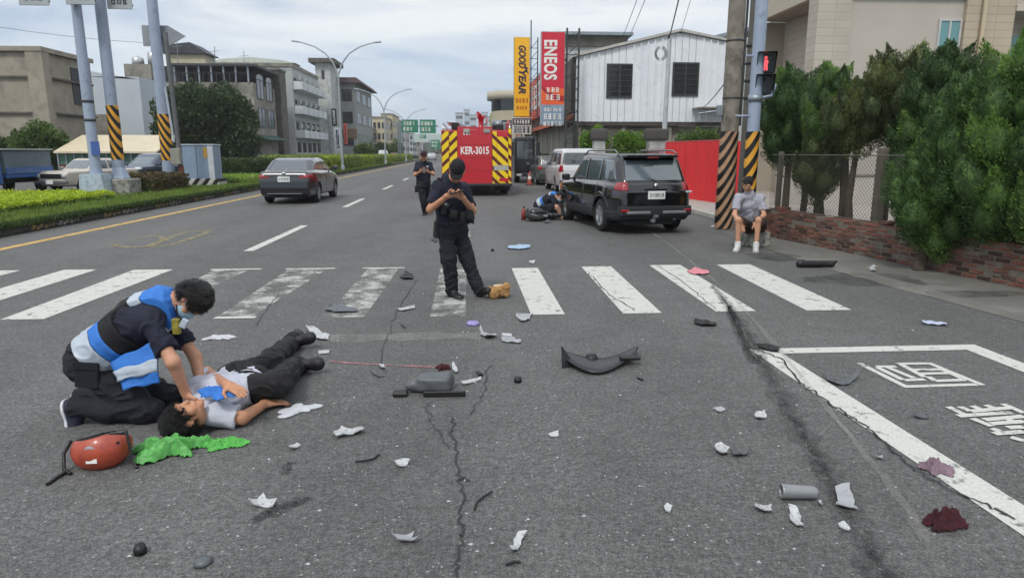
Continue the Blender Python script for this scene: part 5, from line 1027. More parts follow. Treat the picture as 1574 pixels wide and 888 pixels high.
for (px_, Y_, w_) in ((1293, 12.35, .075),):
    base = A(px_, 330, Y_); t = thing('bare_trunk', 'dark bare conifer trunk rising behind the brick wall left of the grey post', 'tree trunk', (base[0], Y_, 0)); part('trunk', MB().tube([(.05, 0, 0), (.03, 0, .8), (-.03, 0, 1.5), (.02, 0, 2.7)], [.1, .085, .07, .04], 10), BARK, t)
    part('branch', MB().tube([(.0, 0, 1.6), (.25, -.05, 2.0), (.5, -.1, 2.25)], [.035, .025, .012], 7), BARK, t)
# broadleaf tree in front of the weathered building
def broad(lab, px, Y, top, bot, halfw, n, seed, m, cr, ln, per, cat='tree', name='broadleaf_tree', sq=1.0, trunk=.3):
    r = random.Random(seed); cx = A(px, 234, Y)[0]; zt = A(px, top, Y)[2]; zb_ = max(.4, A(px, bot, Y)[2]); W2 = halfw * Y / IMG_F; t = thing(name, lab, cat, (cx, Y, 0)); cl = []
    cz = (zt + zb_) / 2; hz_ = (zt - zb_) / 2
    for i in range(n):
        u = np.array([r.gauss(0, 1) for _ in range(3)]); u /= np.linalg.norm(u); k = r.uniform(.45, 1.0) ** .6; R_ = cr * r.uniform(.6, 1.2)
        c = (u[0] * (W2 - R_ * .6) * k, u[1] * (W2 - R_ * .6) * k * .8, cz + u[2] * (hz_ - R_ * .5) * k * sq); cl.append((c, R_, (u[0], u[1], u[2] + .6), 1.05))
    P, Nn = clump_cloud(cl, per, seed); part('crown', leaves_mesh('crown', P, Nn, ln, ln * .6, seed, .7), m, t)
    mb = MB().tube([(0, 0, 0), (.1, 0, zb_ + .4), (0, 0, cz)], [trunk, trunk * .8, trunk * .4], 10)
    part('trunk', mb, BARK, t); mb = MB()
    for c, R_, d, s in cl[::3]: mb.tube([(0, 0, min(zb_ + .3, c[2])), (c[0] * .5, c[1] * .5, (zb_ + c[2]) / 2 + .2), c], [trunk * .35, trunk * .2, .02], 5, caps=False)
    part('limbs', mb, BARK, t); return t
DKL = mat('dark_leaves', '#35482c', .6, var=.4, vs=.9, trans=.2, col2='#4f6336', c2t=.55, c2w=.1)
broad('large dense dark green tree in front of the weathered concrete building', 325, 58, 134, 264, 70, 110, 31, DKL, 1.25, .24, 42)
MDL = mat('mid_green_leaves', '#5d7638', .6, var=.4, vs=.8, trans=.25, col2='#44592c', c2t=.5, c2w=.1)
broad('loose green tree behind the blue truck at the left edge', 62, 44, 192, 262, 36, 40, 32, MDL, .62, .17, 70, trunk=.12)
broad('small dark tree cut by the left edge above the blue truck', 2, 45, 206, 262, 30, 26, 33, DKL, .7, .17, 60, trunk=.12)
broad('small round bush under the pale shed between the poles', 232, 47, 222, 262, 18, 14, 34, DKL, .45, .15, 70, 'bush', 'bush', trunk=.06)
BRT = mat('bright_leaves', '#6b8f32', .6, var=.35, vs=1.5, trans=.3, col2='#4d6b2a', c2t=.55, c2w=.1)
broad('bright green bush behind the white car in front of the shed', 915, 34.5, 200, 240, 22, 22, 35, BRT, .38, .12, 110, 'bush', 'bush', trunk=.05)
broad('green bush between the two gate pillars', 966, 34.5, 205, 242, 26, 22, 36, BRT, .4, .12, 100, 'bush', 'bush', trunk=.05)
broad('low green bush above the red hoarding', 1072, 32, 198, 240, 30, 24, 37, MDL, .4, .12, 100, 'bush', 'bush', trunk=.05)
broad('dark climbing bush beside the shop corner near the fire engine', 838, 42, 232, 268, 12, 12, 38, DKL, .4, .14, 80, 'bush', 'bush', trunk=.05)
for (px_, Y_, tp, hw_, sd, lab) in ((588, 140, 222, 10, 41, 'small roadside tree beyond the second street lamp'), (608, 170, 216, 10, 42, 'dark roadside tree before the green road signs'), (560, 120, 224, 12, 43, 'small roadside tree right of the corner building')):
    broad(lab, px_, Y_, tp, 246, hw_, 16, sd, MDL, .9, .45, 14, trunk=.15)
# ================================================================ VEHICLES
TYRE = mat('tyre_rubber', '#1a1a1b', .85, var=.15, vs=8); RIM = mat('alloy_rim', '#a9adb0', .3, metal=.7, var=.05); RIMD = mat('steel_rim', '#7a7d7f', .45, metal=.5)
CARGL = mat('car_glass', '#2c353a', .05, var=.1, spec=1.0, coat=1); CARGL_L = mat('car_glass_pale', '#54626a', .06, var=.1, spec=.9, coat=.5)
TAIL = mat('tail_light_red', '#8c1522', .15, var=.1, coat=.6); CLEAR = mat('lamp_clear', '#b9bcbe', .15, coat=.6); CLAD = mat('dark_cladding', '#212325', .7); CHR = mat('chrome', '#c4c7c9', .15, metal=1)
PLATE = mat('number_plate_white', '#d6dad8', .45); INK = mat('plate_characters', '#22252b', .5)
_wc = {}
def wheel(t, x, y, r, w_, side, rim=RIM, spokes=5):
    key = (round(r, 3), round(w_, 3), side, spokes)
    if key not in _wc:
        mb = MB().lathe([(r * .62, -w_ / 2), (r * .9, -w_ / 2), (r * .985, -w_ * .38), (r, -w_ * .2), (r, w_ * .2), (r * .985, w_ * .38), (r * .9, w_ / 2), (r * .62, w_ / 2)], axis='y', n=36)
        tm = mb.mesh('tyre'); tm.materials.append(TYRE); s = side; f = s * w_ / 2
        mb = MB().lathe([(r * .64, f * .98), (r * .60, f * .98), (r * .58, f * .45), (r * .18, f * .5), (r * .16, f * .86), (0, f * .88)], axis='y', n=36)
        for k in range(spokes):
            a_ = 2 * math.pi * k / spokes + .3
            for da in (-.12, .12): mb.beam((r * .13 * math.cos(a_), f * .8, r * .13 * math.sin(a_)), (r * .6 * math.cos(a_ + da), f * .88, r * .6 * math.sin(a_ + da)), r * .11, .02)
        rm = mb.mesh('rim'); db = MB().lathe([(0, f * .3), (r * .56, f * .3), (r * .56, f * .36), (0, f * .36)], axis='y', n=24).mesh('brake_disc'); _wc[key] = (tm, rm, db)
    tm, rm, db = _wc[key]
    o = bpy.data.objects.new('wheel', tm); COL.objects.link(o); o.parent = t; o.location = (x, y, r)
    rm2 = rm if rm.materials and rm.materials[0] == rim else rm.copy(); 
    if not rm2.materials: rm2.materials.append(rim)
    rm2.materials[0] = rim
    ro = bpy.data.objects.new('rim', rm2); COL.objects.link(ro); ro.parent = o
    if not db.materials: db.materials.append(CLAD)
    do = bpy.data.objects.new('brake_disc', db); COL.objects.link(do); do.parent = o; return o
def car(name, label, cat, loc, rz, paint, L, W, H, lower, green, wb, rx, wr, sidewins, rearwin=None, frontwin=None, h=.02, tumble=.22, lights=(), seams=(), rail=False, cladding=False, rim=RIM, extras=None, roofm=None, glass=CARGL, bulge=.07):
    """x forward, y to the left, z up; rx = rear axle x, wb = wheelbase"""
    t = thing(name, label, cat, loc, rz); S = SDF((-L / 2 - .05, -W / 2 - .05, .12), (L / 2 + .05, W / 2 + .05, H + .05), h); X, Y, Z = S.grid(); zb_ = max(p[1] for p in lower) - .12
    d2 = poly2(X[:, 0, :], Z[0, :, :], lower).astype(np.float32)[:, None, :]
    wl_ = W / 2 - bulge * 1.6 * np.clip((np.abs(X) / (L / 2) - .62) / .38, 0, 1) ** 2 - .05 * np.clip((.55 - Z) / .35, 0, 1) ** 2 - .05 * np.clip((Z - .72) / .35, 0, 1.4) ** 2
    low = smax(d2, np.abs(Y) - wl_, .09)
    g2 = poly2(X[:, 0, :], Z[0, :, :], green).astype(np.float32)[:, None, :]
    wg = W / 2 - .075 - tumble * np.clip(Z - zb_, 0, 2) ** 1.15 - bulge * 1.3 * np.clip((np.abs(X) / (L / 2) - .55) / .45, 0, 1) ** 2
    gr = smax(g2, np.abs(Y) - wg, .13)
    S.F = smin(low, gr, .035).astype(np.float32)
    for ax in (rx, rx + wb):
        arch = np.sqrt((X - ax) ** 2 + (Z - wr) ** 2) - (wr + .055); lip = np.sqrt((X - ax) ** 2 + (Z - wr) ** 2) - (wr + .10)
        S.F = np.where((np.abs(lip) < .05) & (np.abs(Y) > W / 2 - .2), S.F - .008, S.F)
        S.F = np.maximum(S.F, -np.maximum(arch, .55 * W / 2 - np.abs(Y)))
    body = S.F.copy()
    part('body', S.mesh('body', 1), paint, t)
    def patch(nm, d, m, off=.007, depth=.03, parent=t, lbl=None, lap=1):
        T = SDF.__new__(SDF); T.h, T.o, T.n = S.h, S.o, S.n; T.F = np.maximum(np.maximum(body - off, -(body + depth)), d).astype(np.float32)
        V, Q = snet(T.F, T.o, T.h)
        if len(Q) < 4: return None
        return part(nm, T.mesh(nm, lap), m, parent, lbl)
    for (nm, poly) in sidewins:
        p2 = poly2(X[:, 0, :], Z[0, :, :], poly).astype(np.float32)[:, None, :]
        for s in (1, -1): patch(nm, np.maximum(p2, .3 - s * Y), glass)
    if rearwin:
        p2 = poly2(Y[0, :, :], Z[0, :, :], rearwin[1]).astype(np.float32)[None, :, :]; patch('rear_window', np.maximum(p2, X - rearwin[0]), glass)
    if frontwin:
        p2 = poly2(Y[0, :, :], Z[0, :, :], frontwin[1]).astype(np.float32)[None, :, :]; patch('windscreen', np.maximum(p2, frontwin[0] - X), glass)
    for (nm, m, fn) in lights:
        for s in (1, -1): patch(nm, fn(X, s * Y, Z), m, .012, .03)
    for (x0, x1, z0, z1) in seams:
        p2 = poly2(X[:, 0, :], Z[0, :, :], [(x0, z0), (x1, z0), (x1, z1), (x0, z1)]).astype(np.float32)[:, None, :]
        for s in (1, -1):
            dd = patch('door', np.maximum(p2, .3 - s * Y), paint, .006, .02)
            if dd: part('door_handle', MB().cbox((x0 + .08, s * (W / 2 - .035) - .018, z1 - .14), (x0 + .27, s * (W / 2 - .035) + .018, z1 - .11), .008), CLAD if cladding else paint, dd)
    if cladding:
        patch('lower_cladding', Z - .50, CLAD, .012, .02)
    for ax in (rx, rx + wb):
        for s in (1, -1): wheel(t, ax, s * (W / 2 - .125), wr, .215, s, rim)
    part('underbody', MB().box((-L / 2 + .25, -W / 2 + .32, .2), (L / 2 - .25, W / 2 - .32, .5)), CLAD, t)
    xm_ = [p for p in green if p[1] > H * .8]; fx = max(p[0] for p in green)
    for s in (1, -1):
        m_ = part('door_mirror', MB().cbox((fx - .42, s * (W / 2 + .02), zb_ + .08), (fx - .24, s * (W / 2 + .20), zb_ + .24), .04), paint, t); part('mirror_stalk', MB().box((fx - .37, s * (W / 2 - .10), zb_ + .1), (fx - .30, s * (W / 2 + .03), zb_ + .14)), CLAD, m_)
    if rail:
        for s in (1, -1): part('roof_rail', MB().tube([(-L * .38, s * (W * .36), H - .03), (-L * .34, s * W * .36, H + .045), (L * .04, s * W * .36, H + .045), (L * .1, s * W * .36, H - .05)], .018, 8), RIMD, t)
    def plate(x, z, n=7, seed=1, w_=.19, facing=-1, tilt=0):
        pl = part('number_plate', MB().cbox((x - .012, -w_, z - .085), (x + .012, w_, z + .085), .005), PLATE, t)
        mb = MB(); glyphs(mb, -w_ * .85, z - .045, w_ * 1.7, .09, n, seed, plane='yz', d=x + facing * .013, t=.002 * -facing); part('characters', mb, INK, pl)
    if extras: extras(t, patch, plate, X, Y, Z)
    return t
def poly_yz(Y, Z, poly): return poly2(Y[0, :, :], Z[0, :, :], poly).astype(np.float32)[None, :, :]
def light_box(x1, y0, y1, z0, z1, facing=-1): return lambda X, Y, Z: np.maximum(np.maximum(np.maximum(z0 - Z, Z - z1), np.maximum(y0 - Y, Y - y1)), (X - x1) if facing < 0 else (x1 - X))
# --- black sports utility car
BLACKP = mat('car_paint_black', '#07080b', .12, var=.1, coat=1, vs=1)
def suv_x(t, patch, plate, X, Y, Z):
    plate(-2.235, .84, 7, 5)
    part('rear_bumper', MB().cbox((-2.27, -.80, .40), (-2.05, .80, .62), .05), CLAD, t); 
    for s in (1, -1): part('bumper_trim', MB().cbox((-2.285, s * .14 if s > 0 else -.66, .455), (-2.262, s * .66 if s > 0 else -.14, .51), .008), mat('satin_silver', '#9a9d9f', .35, metal=.6), t); part('reflector', MB().cbox((-2.28, s * .70 - .09, .5), (-2.255, s * .70 + .09, .55), .008), TAIL, t)
    part('badge', MB().lathe([(0, -2.215), (.05, -2.215), (.05, -2.18)], (0, 0, 1.035), 'x', 20), CHR, t)
    part('reversing_lamp', MB().cbox((-2.235, -.80, .88), (-2.19, -.66, .925), .015), CLEAR, t)
    part('spoiler', MB().cbox((-1.98, -.58, 1.615), (-1.66, .58, 1.675), .025), BLACKP, t); part('high_brake_lamp', MB().cbox((-2.0, -.12, 1.60), (-1.97, .12, 1.625), .005), TAIL, t)
    part('exhaust', MB().tube([(-1.9, -.45, .33), (-2.18, -.45, .33)], .035, 12), RIMD, t); part('tow_hook', MB().cbox((-2.27, -.06, .36), (-2.2, .06, .44), .02), RIMD, t)
    part('wiper', MB().beam((-2.13, -.02, 1.14), (-2.03, .34, 1.22), .014), CLAD, t); part('aerial', MB().tube([(-1.6, 0, 1.70), (-1.8, 0, 1.9)], .006, 6), CLAD, t)
    part('tailgate_handle', MB().cbox((-2.235, -.25, .955), (-2.20, .25, .985), .008), mat('satin_black', '#2a2b2e', .4), t)
    part('hitch_ball', MB().lathe([(0, 0), (.05, .02), (.07, .08), (.05, .14), (0, .16)], (-2.15, .02, .24), n=14), mat('dull_grey', '#8c8d8c', .6), t)
lowS = [(-2.2, .36), (-2.24, .62), (-2.22, .90), (-2.15, 1.06), (-1.2, 1.09), (.9, 1.06), (1.95, .98), (2.16, .82), (2.22, .5), (2.1, .28), (-2.05, .30)]
grS = [(-2.16, .98), (-2.11, 1.13), (-1.80, 1.60), (-1.62, 1.69), (.15, 1.71), (.40, 1.66), (1.12, 1.02), (1.0, .95)]
r_ax, f_ax = (G(930, 357)[:2] + G(1040, 355)[:2]) / 2, None
hd = np.array([2.54 - 2.91, 16.38 - 14.02]); hd = hd / np.linalg.norm(hd); cen = np.array([3.70, 14.35]) + hd * 1.30
SUV = car('sports_utility_car', 'black sports utility car with its rear towards the camera beside the crouching medic', 'car', (cen[0], cen[1], 0), math.atan2(hd[1], hd[0]), BLACKP, 4.48, 1.84, 1.72, lowS, grS, 2.62, -1.30, .36,
    [('side_window', [(-1.88, 1.14), (-1.66, 1.55), (-1.10, 1.58), (-1.10, 1.12)]), ('side_window', [(-1.02, 1.12), (-1.02, 1.58), (-.22, 1.59), (-.22, 1.11)]), ('side_window', [(-.12, 1.11), (-.12, 1.59), (.28, 1.57), (.86, 1.10)])],
    (-1.6, [(-.64, 1.14), (-.58, 1.56), (.58, 1.56), (.64, 1.14)]), (.2, [(-.62, 1.12), (-.52, 1.58), (.52, 1.58), (.62, 1.12)]), .0165, .20,
    [('tail_light', TAIL, light_box(-1.92, .60, 1.0, .93, 1.11)), ('headlight', CLEAR, light_box(1.85, .55, 1.0, .72, .90, 1))], [(-1.06, -.17, .52, 1.08), (-.15, .82, .52, 1.06)], True, True, RIM, suv_x, glass=mat('car_glass_painted_reflection', '#4a565b', .05, var=.1, spec=1.0, coat=1), bulge=.11)  # the sky's reflection in the windows is put into the paler glass colour
SUV.scale = (.97, .97, .955)
# --- dark grey saloon driving away on the left
GREYP = mat('car_paint_dark_grey', '#24262d', .22, var=.06, coat=1, metal=.2, vs=1)
def sed_x(t, patch, plate, X, Y, Z):
    plate(-2.315, .80, 6, 9); part('chrome_strip', MB().cbox((-2.32, -.62, .915), (-2.29, .62, .94), .008), CHR, t); part('bumper_trim', MB().cbox((-2.345, -.55, .33), (-2.31, .55, .355), .006), RIMD, t); part('badge', MB().lathe([(0, -2.325), (.05, -2.325), (.05, -2.29)], (0, 0, .985), 'x', 16), CHR, t)
lowC = [(-2.26, .30), (-2.33, .5), (-2.32, .75), (-2.25, .98), (-2.15, 1.04), (-1.5, 1.05), (.9, .98), (1.9, .84), (2.25, .68), (2.3, .4), (2.15, .22), (-2.1, .24)]
grC = [(-1.95, .96), (-1.12, 1.40), (-.8, 1.455), (0, 1.47), (.35, 1.42), (1.25, .93)]
p = (G(415, 311) + G(487, 311)) / 2
SED = car('saloon_car', 'dark grey saloon driving away in the left lane', 'car', (p[0] + .02, p[1] + 1.35, 0), math.radians(89), GREYP, 4.62, 1.78, 1.47, lowC, grC, 2.70, -1.35, .32,
    [('side_window', [(-1.3, 1.07), (-.98, 1.37), (-.28, 1.40), (-.28, 1.04)]), ('side_window', [(-.2, 1.03), (-.2, 1.40), (.28, 1.37), (.98, 1.0)])],
    (-.9, [(-.60, 1.08), (-.48, 1.38), (.48, 1.38), (.60, 1.08)]), (.5, [(-.6, 1.02), (-.5, 1.38), (.5, 1.38), (.6, 1.02)]), .02, .3,
    [('tail_light', TAIL, light_box(-1.95, .46, 1.0, .83, .95)), ('headlight', CLEAR, light_box(1.8, .5, 1.0, .62, .78, 1))], [(-1.1, -.24, .32, .98), (-.22, .85, .32, .96)], extras=sed_x)
# --- white people carrier beyond the black car
WHITEP = mat('car_paint_white', '#c6cacc', .3, var=.03, coat=.8)
def van_x(t, patch, plate, X, Y, Z): plate(-2.26, .62, 6, 14); part('rear_bumper', MB().cbox((-2.3, -.8, .35), (-2.1, .8, .55), .05), CLAD, t)
p = A(893, 250, 27.0)
car('people_carrier', 'white people carrier with dark rear window parked beyond the black car', 'car', (4.55, 29.6, 0), math.radians(91), WHITEP, 4.5, 1.76, 1.80, [(-2.2, .34), (-2.25, .6), (-2.24, .95), (-2.18, 1.14), (1.0, 1.06), (1.95, .95), (2.2, .75), (2.22, .4), (2.1, .26), (-2.1, .28)], [(-2.2, 1.02), (-2.1, 1.35), (-1.95, 1.74), (-1.7, 1.80), (.3, 1.80), (.6, 1.74), (1.35, 1.0)], 2.7, -1.25, .32,
    [('side_window', [(-1.95, 1.15), (-1.8, 1.62), (-1.1, 1.65), (-1.1, 1.13)]), ('side_window', [(-1.0, 1.13), (-1.0, 1.65), (-.1, 1.66), (-.1, 1.11)]), ('side_window', [(0, 1.11), (0, 1.66), (.45, 1.63), (1.1, 1.07)])], (-1.7, [(-.70, 1.14), (-.62, 1.64), (.62, 1.64), (.70, 1.14)]), (.4, [(-.66, 1.08), (-.55, 1.66), (.55, 1.66), (.66, 1.08)]), .025, .16,
    [('tail_light', TAIL, light_box(-1.95, .66, 1.0, .86, 1.14)), ('headlight', CLEAR, light_box(1.85, .5, 1.0, .7, .88, 1))], [(-1.05, -.06, .4, 1.08), (0, .95, .4, 1.06)], extras=van_x)
DKG = mat('car_paint_green_grey', '#4c544f', .35, var=.05, coat=.6)
hatch_low = [(-1.9, .3), (-1.97, .55), (-1.95, .92), (-1.85, 1.0), (.8, .95), (1.6, .85), (1.9, .68), (1.95, .35), (1.8, .22), (-1.8, .24)]; hatch_gr = [(-1.86, .92), (-1.65, 1.36), (-1.4, 1.46), (0, 1.49), (.35, 1.44), (1.15, .9)]
hw_ = [('side_window', [(-1.5, 1.02), (-1.35, 1.34), (-.5, 1.38), (-.5, 1.0)]), ('side_window', [(-.42, 1.0), (-.42, 1.38), (.2, 1.36), (.85, .97)])]
car('hatchback_car', 'small grey-green hatchback parked just left of the white people carrier', 'car', (4.35, 36.2, 0), math.radians(92), DKG, 3.95, 1.68, 1.49, hatch_low, hatch_gr, 2.4, -1.15, .3, hw_, (-1.3, [(-.58, 1.04), (-.5, 1.36), (.5, 1.36), (.58, 1.04)]), (.5, [(-.58, .98), (-.5, 1.38), (.5, 1.38), (.58, .98)]), .028, .2,
    [('tail_light', TAIL, light_box(-1.65, .55, 1.0, .78, .98)), ('headlight', CLEAR, light_box(1.55, .5, 1.0, .6, .76, 1))], [(-.46, .6, .35, .93)], extras=lambda t, patch, plate, X, Y, Z: plate(-1.99, .6, 6, 17))
# --- left side parked cars
CREAM = mat('car_paint_cream', '#b9b3a8', .4, var=.06, coat=.5)
old_low = [(-2.05, .3), (-2.12, .5), (-2.1, .9), (1.9, .86), (2.05, .75), (2.1, .4), (2.0, .24), (-1.95, .24)]; old_gr = [(-1.45, .82), (-1.05, 1.32), (-.8, 1.38), (.1, 1.38), (.3, 1.33), (.95, .8)]
def old_x(t, patch, plate, X, Y, Z):
    part('grille', MB().cbox((2.085, -.52, .55), (2.12, .52, .74), .01), mat('grille_black', '#151617', .5), t)
    for s in (1, -1): part('round_headlamp', MB().lathe([(0, 2.10), (.1, 2.10), (.12, 2.13), (0, 2.14)], (0, s * .66, .66), 'x', 20), CLEAR, t)
    part('front_bumper', MB().cbox((2.06, -.84, .34), (2.2, .84, .46), .02), RIMD, t)
    pl = part('number_plate', MB().cbox((2.2, -.18, .32), (2.215, .18, .48), .004), PLATE, t)
p = G(122, 297)
car('vintage_saloon_car', 'old cream saloon with round headlamps parked facing the hedge', 'car', (-17.0, 32.4, 0), math.radians(-106), CREAM, 4.2, 1.62, 1.38, old_low, old_gr, 2.4, -1.2, .3,
    [('side_window', [(-1.2, .93), (-.95, 1.28), (-.35, 1.3), (-.35, .92)]), ('side_window', [(-.28, .92), (-.28, 1.3), (.12, 1.3), (.55, .92)])], (-.9, [(-.55, .93), (-.48, 1.28), (.48, 1.28), (.55, .93)]), (.3, [(-.60, .92), (-.52, 1.30), (.52, 1.30), (.60, .92)]), .025, .25,
    [('tail_light', TAIL, light_box(-1.95, .5, 1.0, .6, .75))], [(-1.0, -.3, .35, .86), (-.26, .6, .35, .86)], extras=old_x, rim=RIMD, glass=CARGL_L)
BLUEG = mat('car_paint_slate_blue', '#3c4758', .3, var=.05, coat=.8, metal=.2)
def sv_x(t, patch, plate, X, Y, Z):
    part('grille', MB().cbox((2.15, -.5, .5), (2.19, .5, .78), .02), mat('grille_black', '#151617', .5), t)
car('compact_suv', 'slate blue compact sports utility car parked between the left poles', 'car', (-16.4, 37.6, 0), math.radians(-108), BLUEG, 4.3, 1.78, 1.6, lowS and [(-2.05, .36), (-2.14, .62), (-2.1, .98), (.9, 1.0), (1.85, .95), (2.1, .8), (2.15, .5), (2.0, .28), (-1.95, .30)], [(-2.02, .92), (-1.75, 1.48), (-1.4, 1.58), (0, 1.6), (.3, 1.55), (1.15, .95)], 2.55, -1.25, .35,
    [('side_window', [(-1.7, 1.08), (-1.5, 1.44), (-.55, 1.5), (-.55, 1.04)]), ('side_window', [(-.47, 1.04), (-.47, 1.5), (.15, 1.49), (.8, 1.02)])], (-1.5, [(-.58, 1.1), (-.5, 1.45), (.5, 1.45), (.58, 1.1)]), (.5, [(-.62, 1.03), (-.52, 1.5), (.52, 1.5), (.62, 1.03)]), .027, .2,
    [('headlight', CLEAR, light_box(1.8, .5, 1.0, .78, .92, 1)), ('tail_light', TAIL, light_box(-1.9, .5, 1.0, .8, 1.0))], [(-1.35, -.5, .45, 1.0), (-.46, .7, .45, 1.0)], extras=sv_x, glass=CARGL_L)
# --- small blue truck at the left edge
BLUE = mat('truck_paint_blue', '#24558f', .4, var=.12, vs=3, coat=.5, col2='#1c3f6a', c2t=.62)
t = thing('small_truck', 'small blue flatbed truck with grey canvas box cut by the left edge', 'truck', (-19.15, 29.4, 0), math.radians(-96))
S = SDF((.55, -.85, .3), (1.95, .85, 1.95), .025); X, Y, Z = S.grid()
S.F = smax(poly2(X[:, 0, :], Z[0, :, :], [(.6, .35), (.6, 1.85), (1.15, 1.88), (1.45, 1.75), (1.85, 1.15), (1.9, .4)]).astype(np.float32)[:, None, :], np.abs(Y) - (.80 - .06 * np.clip(Z - 1, 0, 1)), .1).astype(np.float32)
S.F = np.maximum(S.F, -np.maximum(np.sqrt((X - 1.2) ** 2 + (Z - .3) ** 2) - .36, .4 - np.abs(Y))); bd = S.F.copy(); part('cab', S.mesh('cab'), BLUE, t)
for nm, d in (('windscreen', np.maximum(poly_yz(Y, Z, [(-.66, 1.18), (-.58, 1.68), (.58, 1.68), (.66, 1.18)]), 1.2 - X)), ('side_window', np.maximum(poly2(X[:, 0, :], Z[0, :, :], [(.7, 1.15), (.7, 1.7), (1.2, 1.72), (1.5, 1.18)]).astype(np.float32)[:, None, :], .3 - np.abs(Y)))):
    S.F = np.maximum(np.maximum(bd - .01, -(bd + .03)), d).astype(np.float32); part(nm, S.mesh(nm), CARGL, t)
part('flatbed', MB().cbox((-2.2, -.85, .62), (.5, .85, .78), .02), BLUE, t); part('side_board', MB().cbox((-2.2, -.87, .785), (.5, -.83, 1.05), .01), BLUE, t); part('side_board', MB().cbox((-2.2, .83, .785), (.5, .87, 1.05), .01), BLUE, t)
part('canvas_box', MB().cbox((-2.18, -.82, .79), (.48, .82, 1.72), .05), mat('canvas_grey', '#5f6c72', .85, var=.12, bump=.4, bs=4), t); part('canvas_roof', MB().cbox((-2.3, -.9, 1.724), (.6, .9, 1.79), .03), mat('canvas_roof_grey', '#8c9490', .7), t)
part('chassis', MB().box((-2.1, -.4, .4), (1.6, .4, .61)), CLAD, t)
for x in (-1.5, 1.2):
    for s in (1, -1): wheel(t, x, s * .72, .29, .18, s, RIMD, 6)
for s in (1, -1): part('headlight', MB().lathe([(0, 1.90), (.09, 1.90), (.09, 1.84)], (0, s * .58, .75), 'x', 16), CLEAR, t)
# --- fire engine
FR = mat('fire_engine_red', '#b71a28', .35, var=.06, coat=.5, vs=1.2); FRY = mat('reflective_yellow', '#e8c81c', .4, var=.05); FRD = mat('reflective_maroon', '#5c1a20', .5)
cx = (A(679, 250, 26.2)[0] + A(787, 250, 26.2)[0]) / 2; W2 = (A(787, 250, 26.2)[0] - A(679, 250, 26.2)[0]) / 2; FZ = A(730, 200, 26.2)[2]
t = thing('fire_engine', 'red fire engine seen from behind with yellow chevrons and plate number KER-3015', 'fire engine', (cx, 26.2, 0))
part('body', MB().cbox((-W2, .02, .55), (W2, 6.2, FZ), .04), FR, t); part('cab', MB().cbox((-W2 + .06, 6.25, .5), (W2 - .06, 8.4, FZ - .15), .12), FR, t)
xc = [A(q, 250, 26.2)[0] - cx for q in (678.5, 703, 757, 787)]
zlow = A(730, 283, 26.2)[2]; ztopc = A(730, 202, 26.2)[2]
def chev(x0, x1, z0, z1, sgn, nm):
    pn = part(nm, MB().box((x0, -.012, z0), (x1, .018, z1)), FRD, t); wdt = x1 - x0; step = .40; hgt = .235; k = -4; z = z0 - wdt * 1.6
    while z < z1:
        za, zb2 = (z, z + wdt * .95) if sgn > 0 else (z + wdt * .95, z)
        poly = [(x0, za), (x1, zb2), (x1, zb2 + hgt), (x0, za + hgt)]
        # clip to panel in z
        def clipz(P, zz, keep):
            out_ = []
            for i in range(len(P)):
                a_, b_ = P[i - 1], P[i]; ia, ib = keep(a_[1]), keep(b_[1])
                if ia != ib: tt = (zz - a_[1]) / (b_[1] - a_[1]); out_.append((a_[0] + (b_[0] - a_[0]) * tt, zz))
                if ib: out_.append(b_)
            return out_
        poly = clipz(poly, z0, lambda v: v >= z0); poly = clipz(poly, z1, lambda v: v <= z1) if poly else poly
        if len(poly) >= 3: part('chevron_stripe', MB().prism(poly, -.022, -.013), FRY, pn)
        z += step
xmid = (xc[0] + xc[1]) / 2
chev(xc[0] + .03, xmid - .012, zlow, ztopc, 1, 'chevron_panel'); chev(xmid + .012, xc[1], zlow, ztopc, 1, 'chevron_panel')
xm2 = xc[2] + (xc[3] - xc[2]) * .22; xm3 = xc[2] + (xc[3] - xc[2]) * .80
zr_ = A(770, 190, 26.2)[2]
chev(xc[2], xm2, zlow, ztopc, -1, 'chevron_panel'); chev(xm2 + .01, xm3, zlow, ztopc - .2, -1, 'chevron_panel'); chev(xm3 + .01, xc[3] - .03, zlow, ztopc + .1, -1, 'chevron_panel')
part('roller_door', MB().cbox((xc[1] + .015, -.018, zlow - .02), (xc[2] - .015, .018, ztopc + .06), .006), FR, t)
for k in range(1, 4): part('panel_joint', MB().box((xc[1] + .03, -.022, zlow + (ztopc - zlow) * k / 4), (xc[2] - .03, -.0185, zlow + (ztopc - zlow) * k / 4 + .012)), FRD, t)
me = text_mesh('KER-3015', .34, .003, .008, 1.0); o = part('lettering', me, LETW, t); o.rotation_euler = (math.radians(90), 0, 0); zc = A(730, 232, 26.2)[2]; o.location = ((xc[1] + xc[2]) / 2, -.024, zc)
bb = max(v.co.x for v in me.vertices) - min(v.co.x for v in me.vertices); o.scale = ((xc[2] - xc[1]) * .80 / bb, 1.12, 1)
mb = MB(); glyphs(mb, xc[1] + .22, A(710, 208, 26.2)[2], .3, .1, 3, 3, d=-.019, t=.004); part('small_characters', mb, LETW, t)
part('ladder_hatch', MB().cbox((xc[2] + .05, -.03, A(730, 262, 26.2)[2]), (xc[3] - .14, -.0235, A(730, 254, 26.2)[2]), .003), mat('plate_grey', '#a8a79c', .5), t)
part('rear_plate_bar', MB().cbox((xc[1] - .0, -.05, A(730, 286, 26.2)[2]), (xc[2], -.02, A(730, 283.5, 26.2)[2]), .005), mat('pink_strip', '#c98088', .5), t)
part('rear_bumper', MB().cbox((-W2, -.16, .48), (W2, .015, zlow - .09), .03), mat('bumper_dark', '#26282b', .7), t)
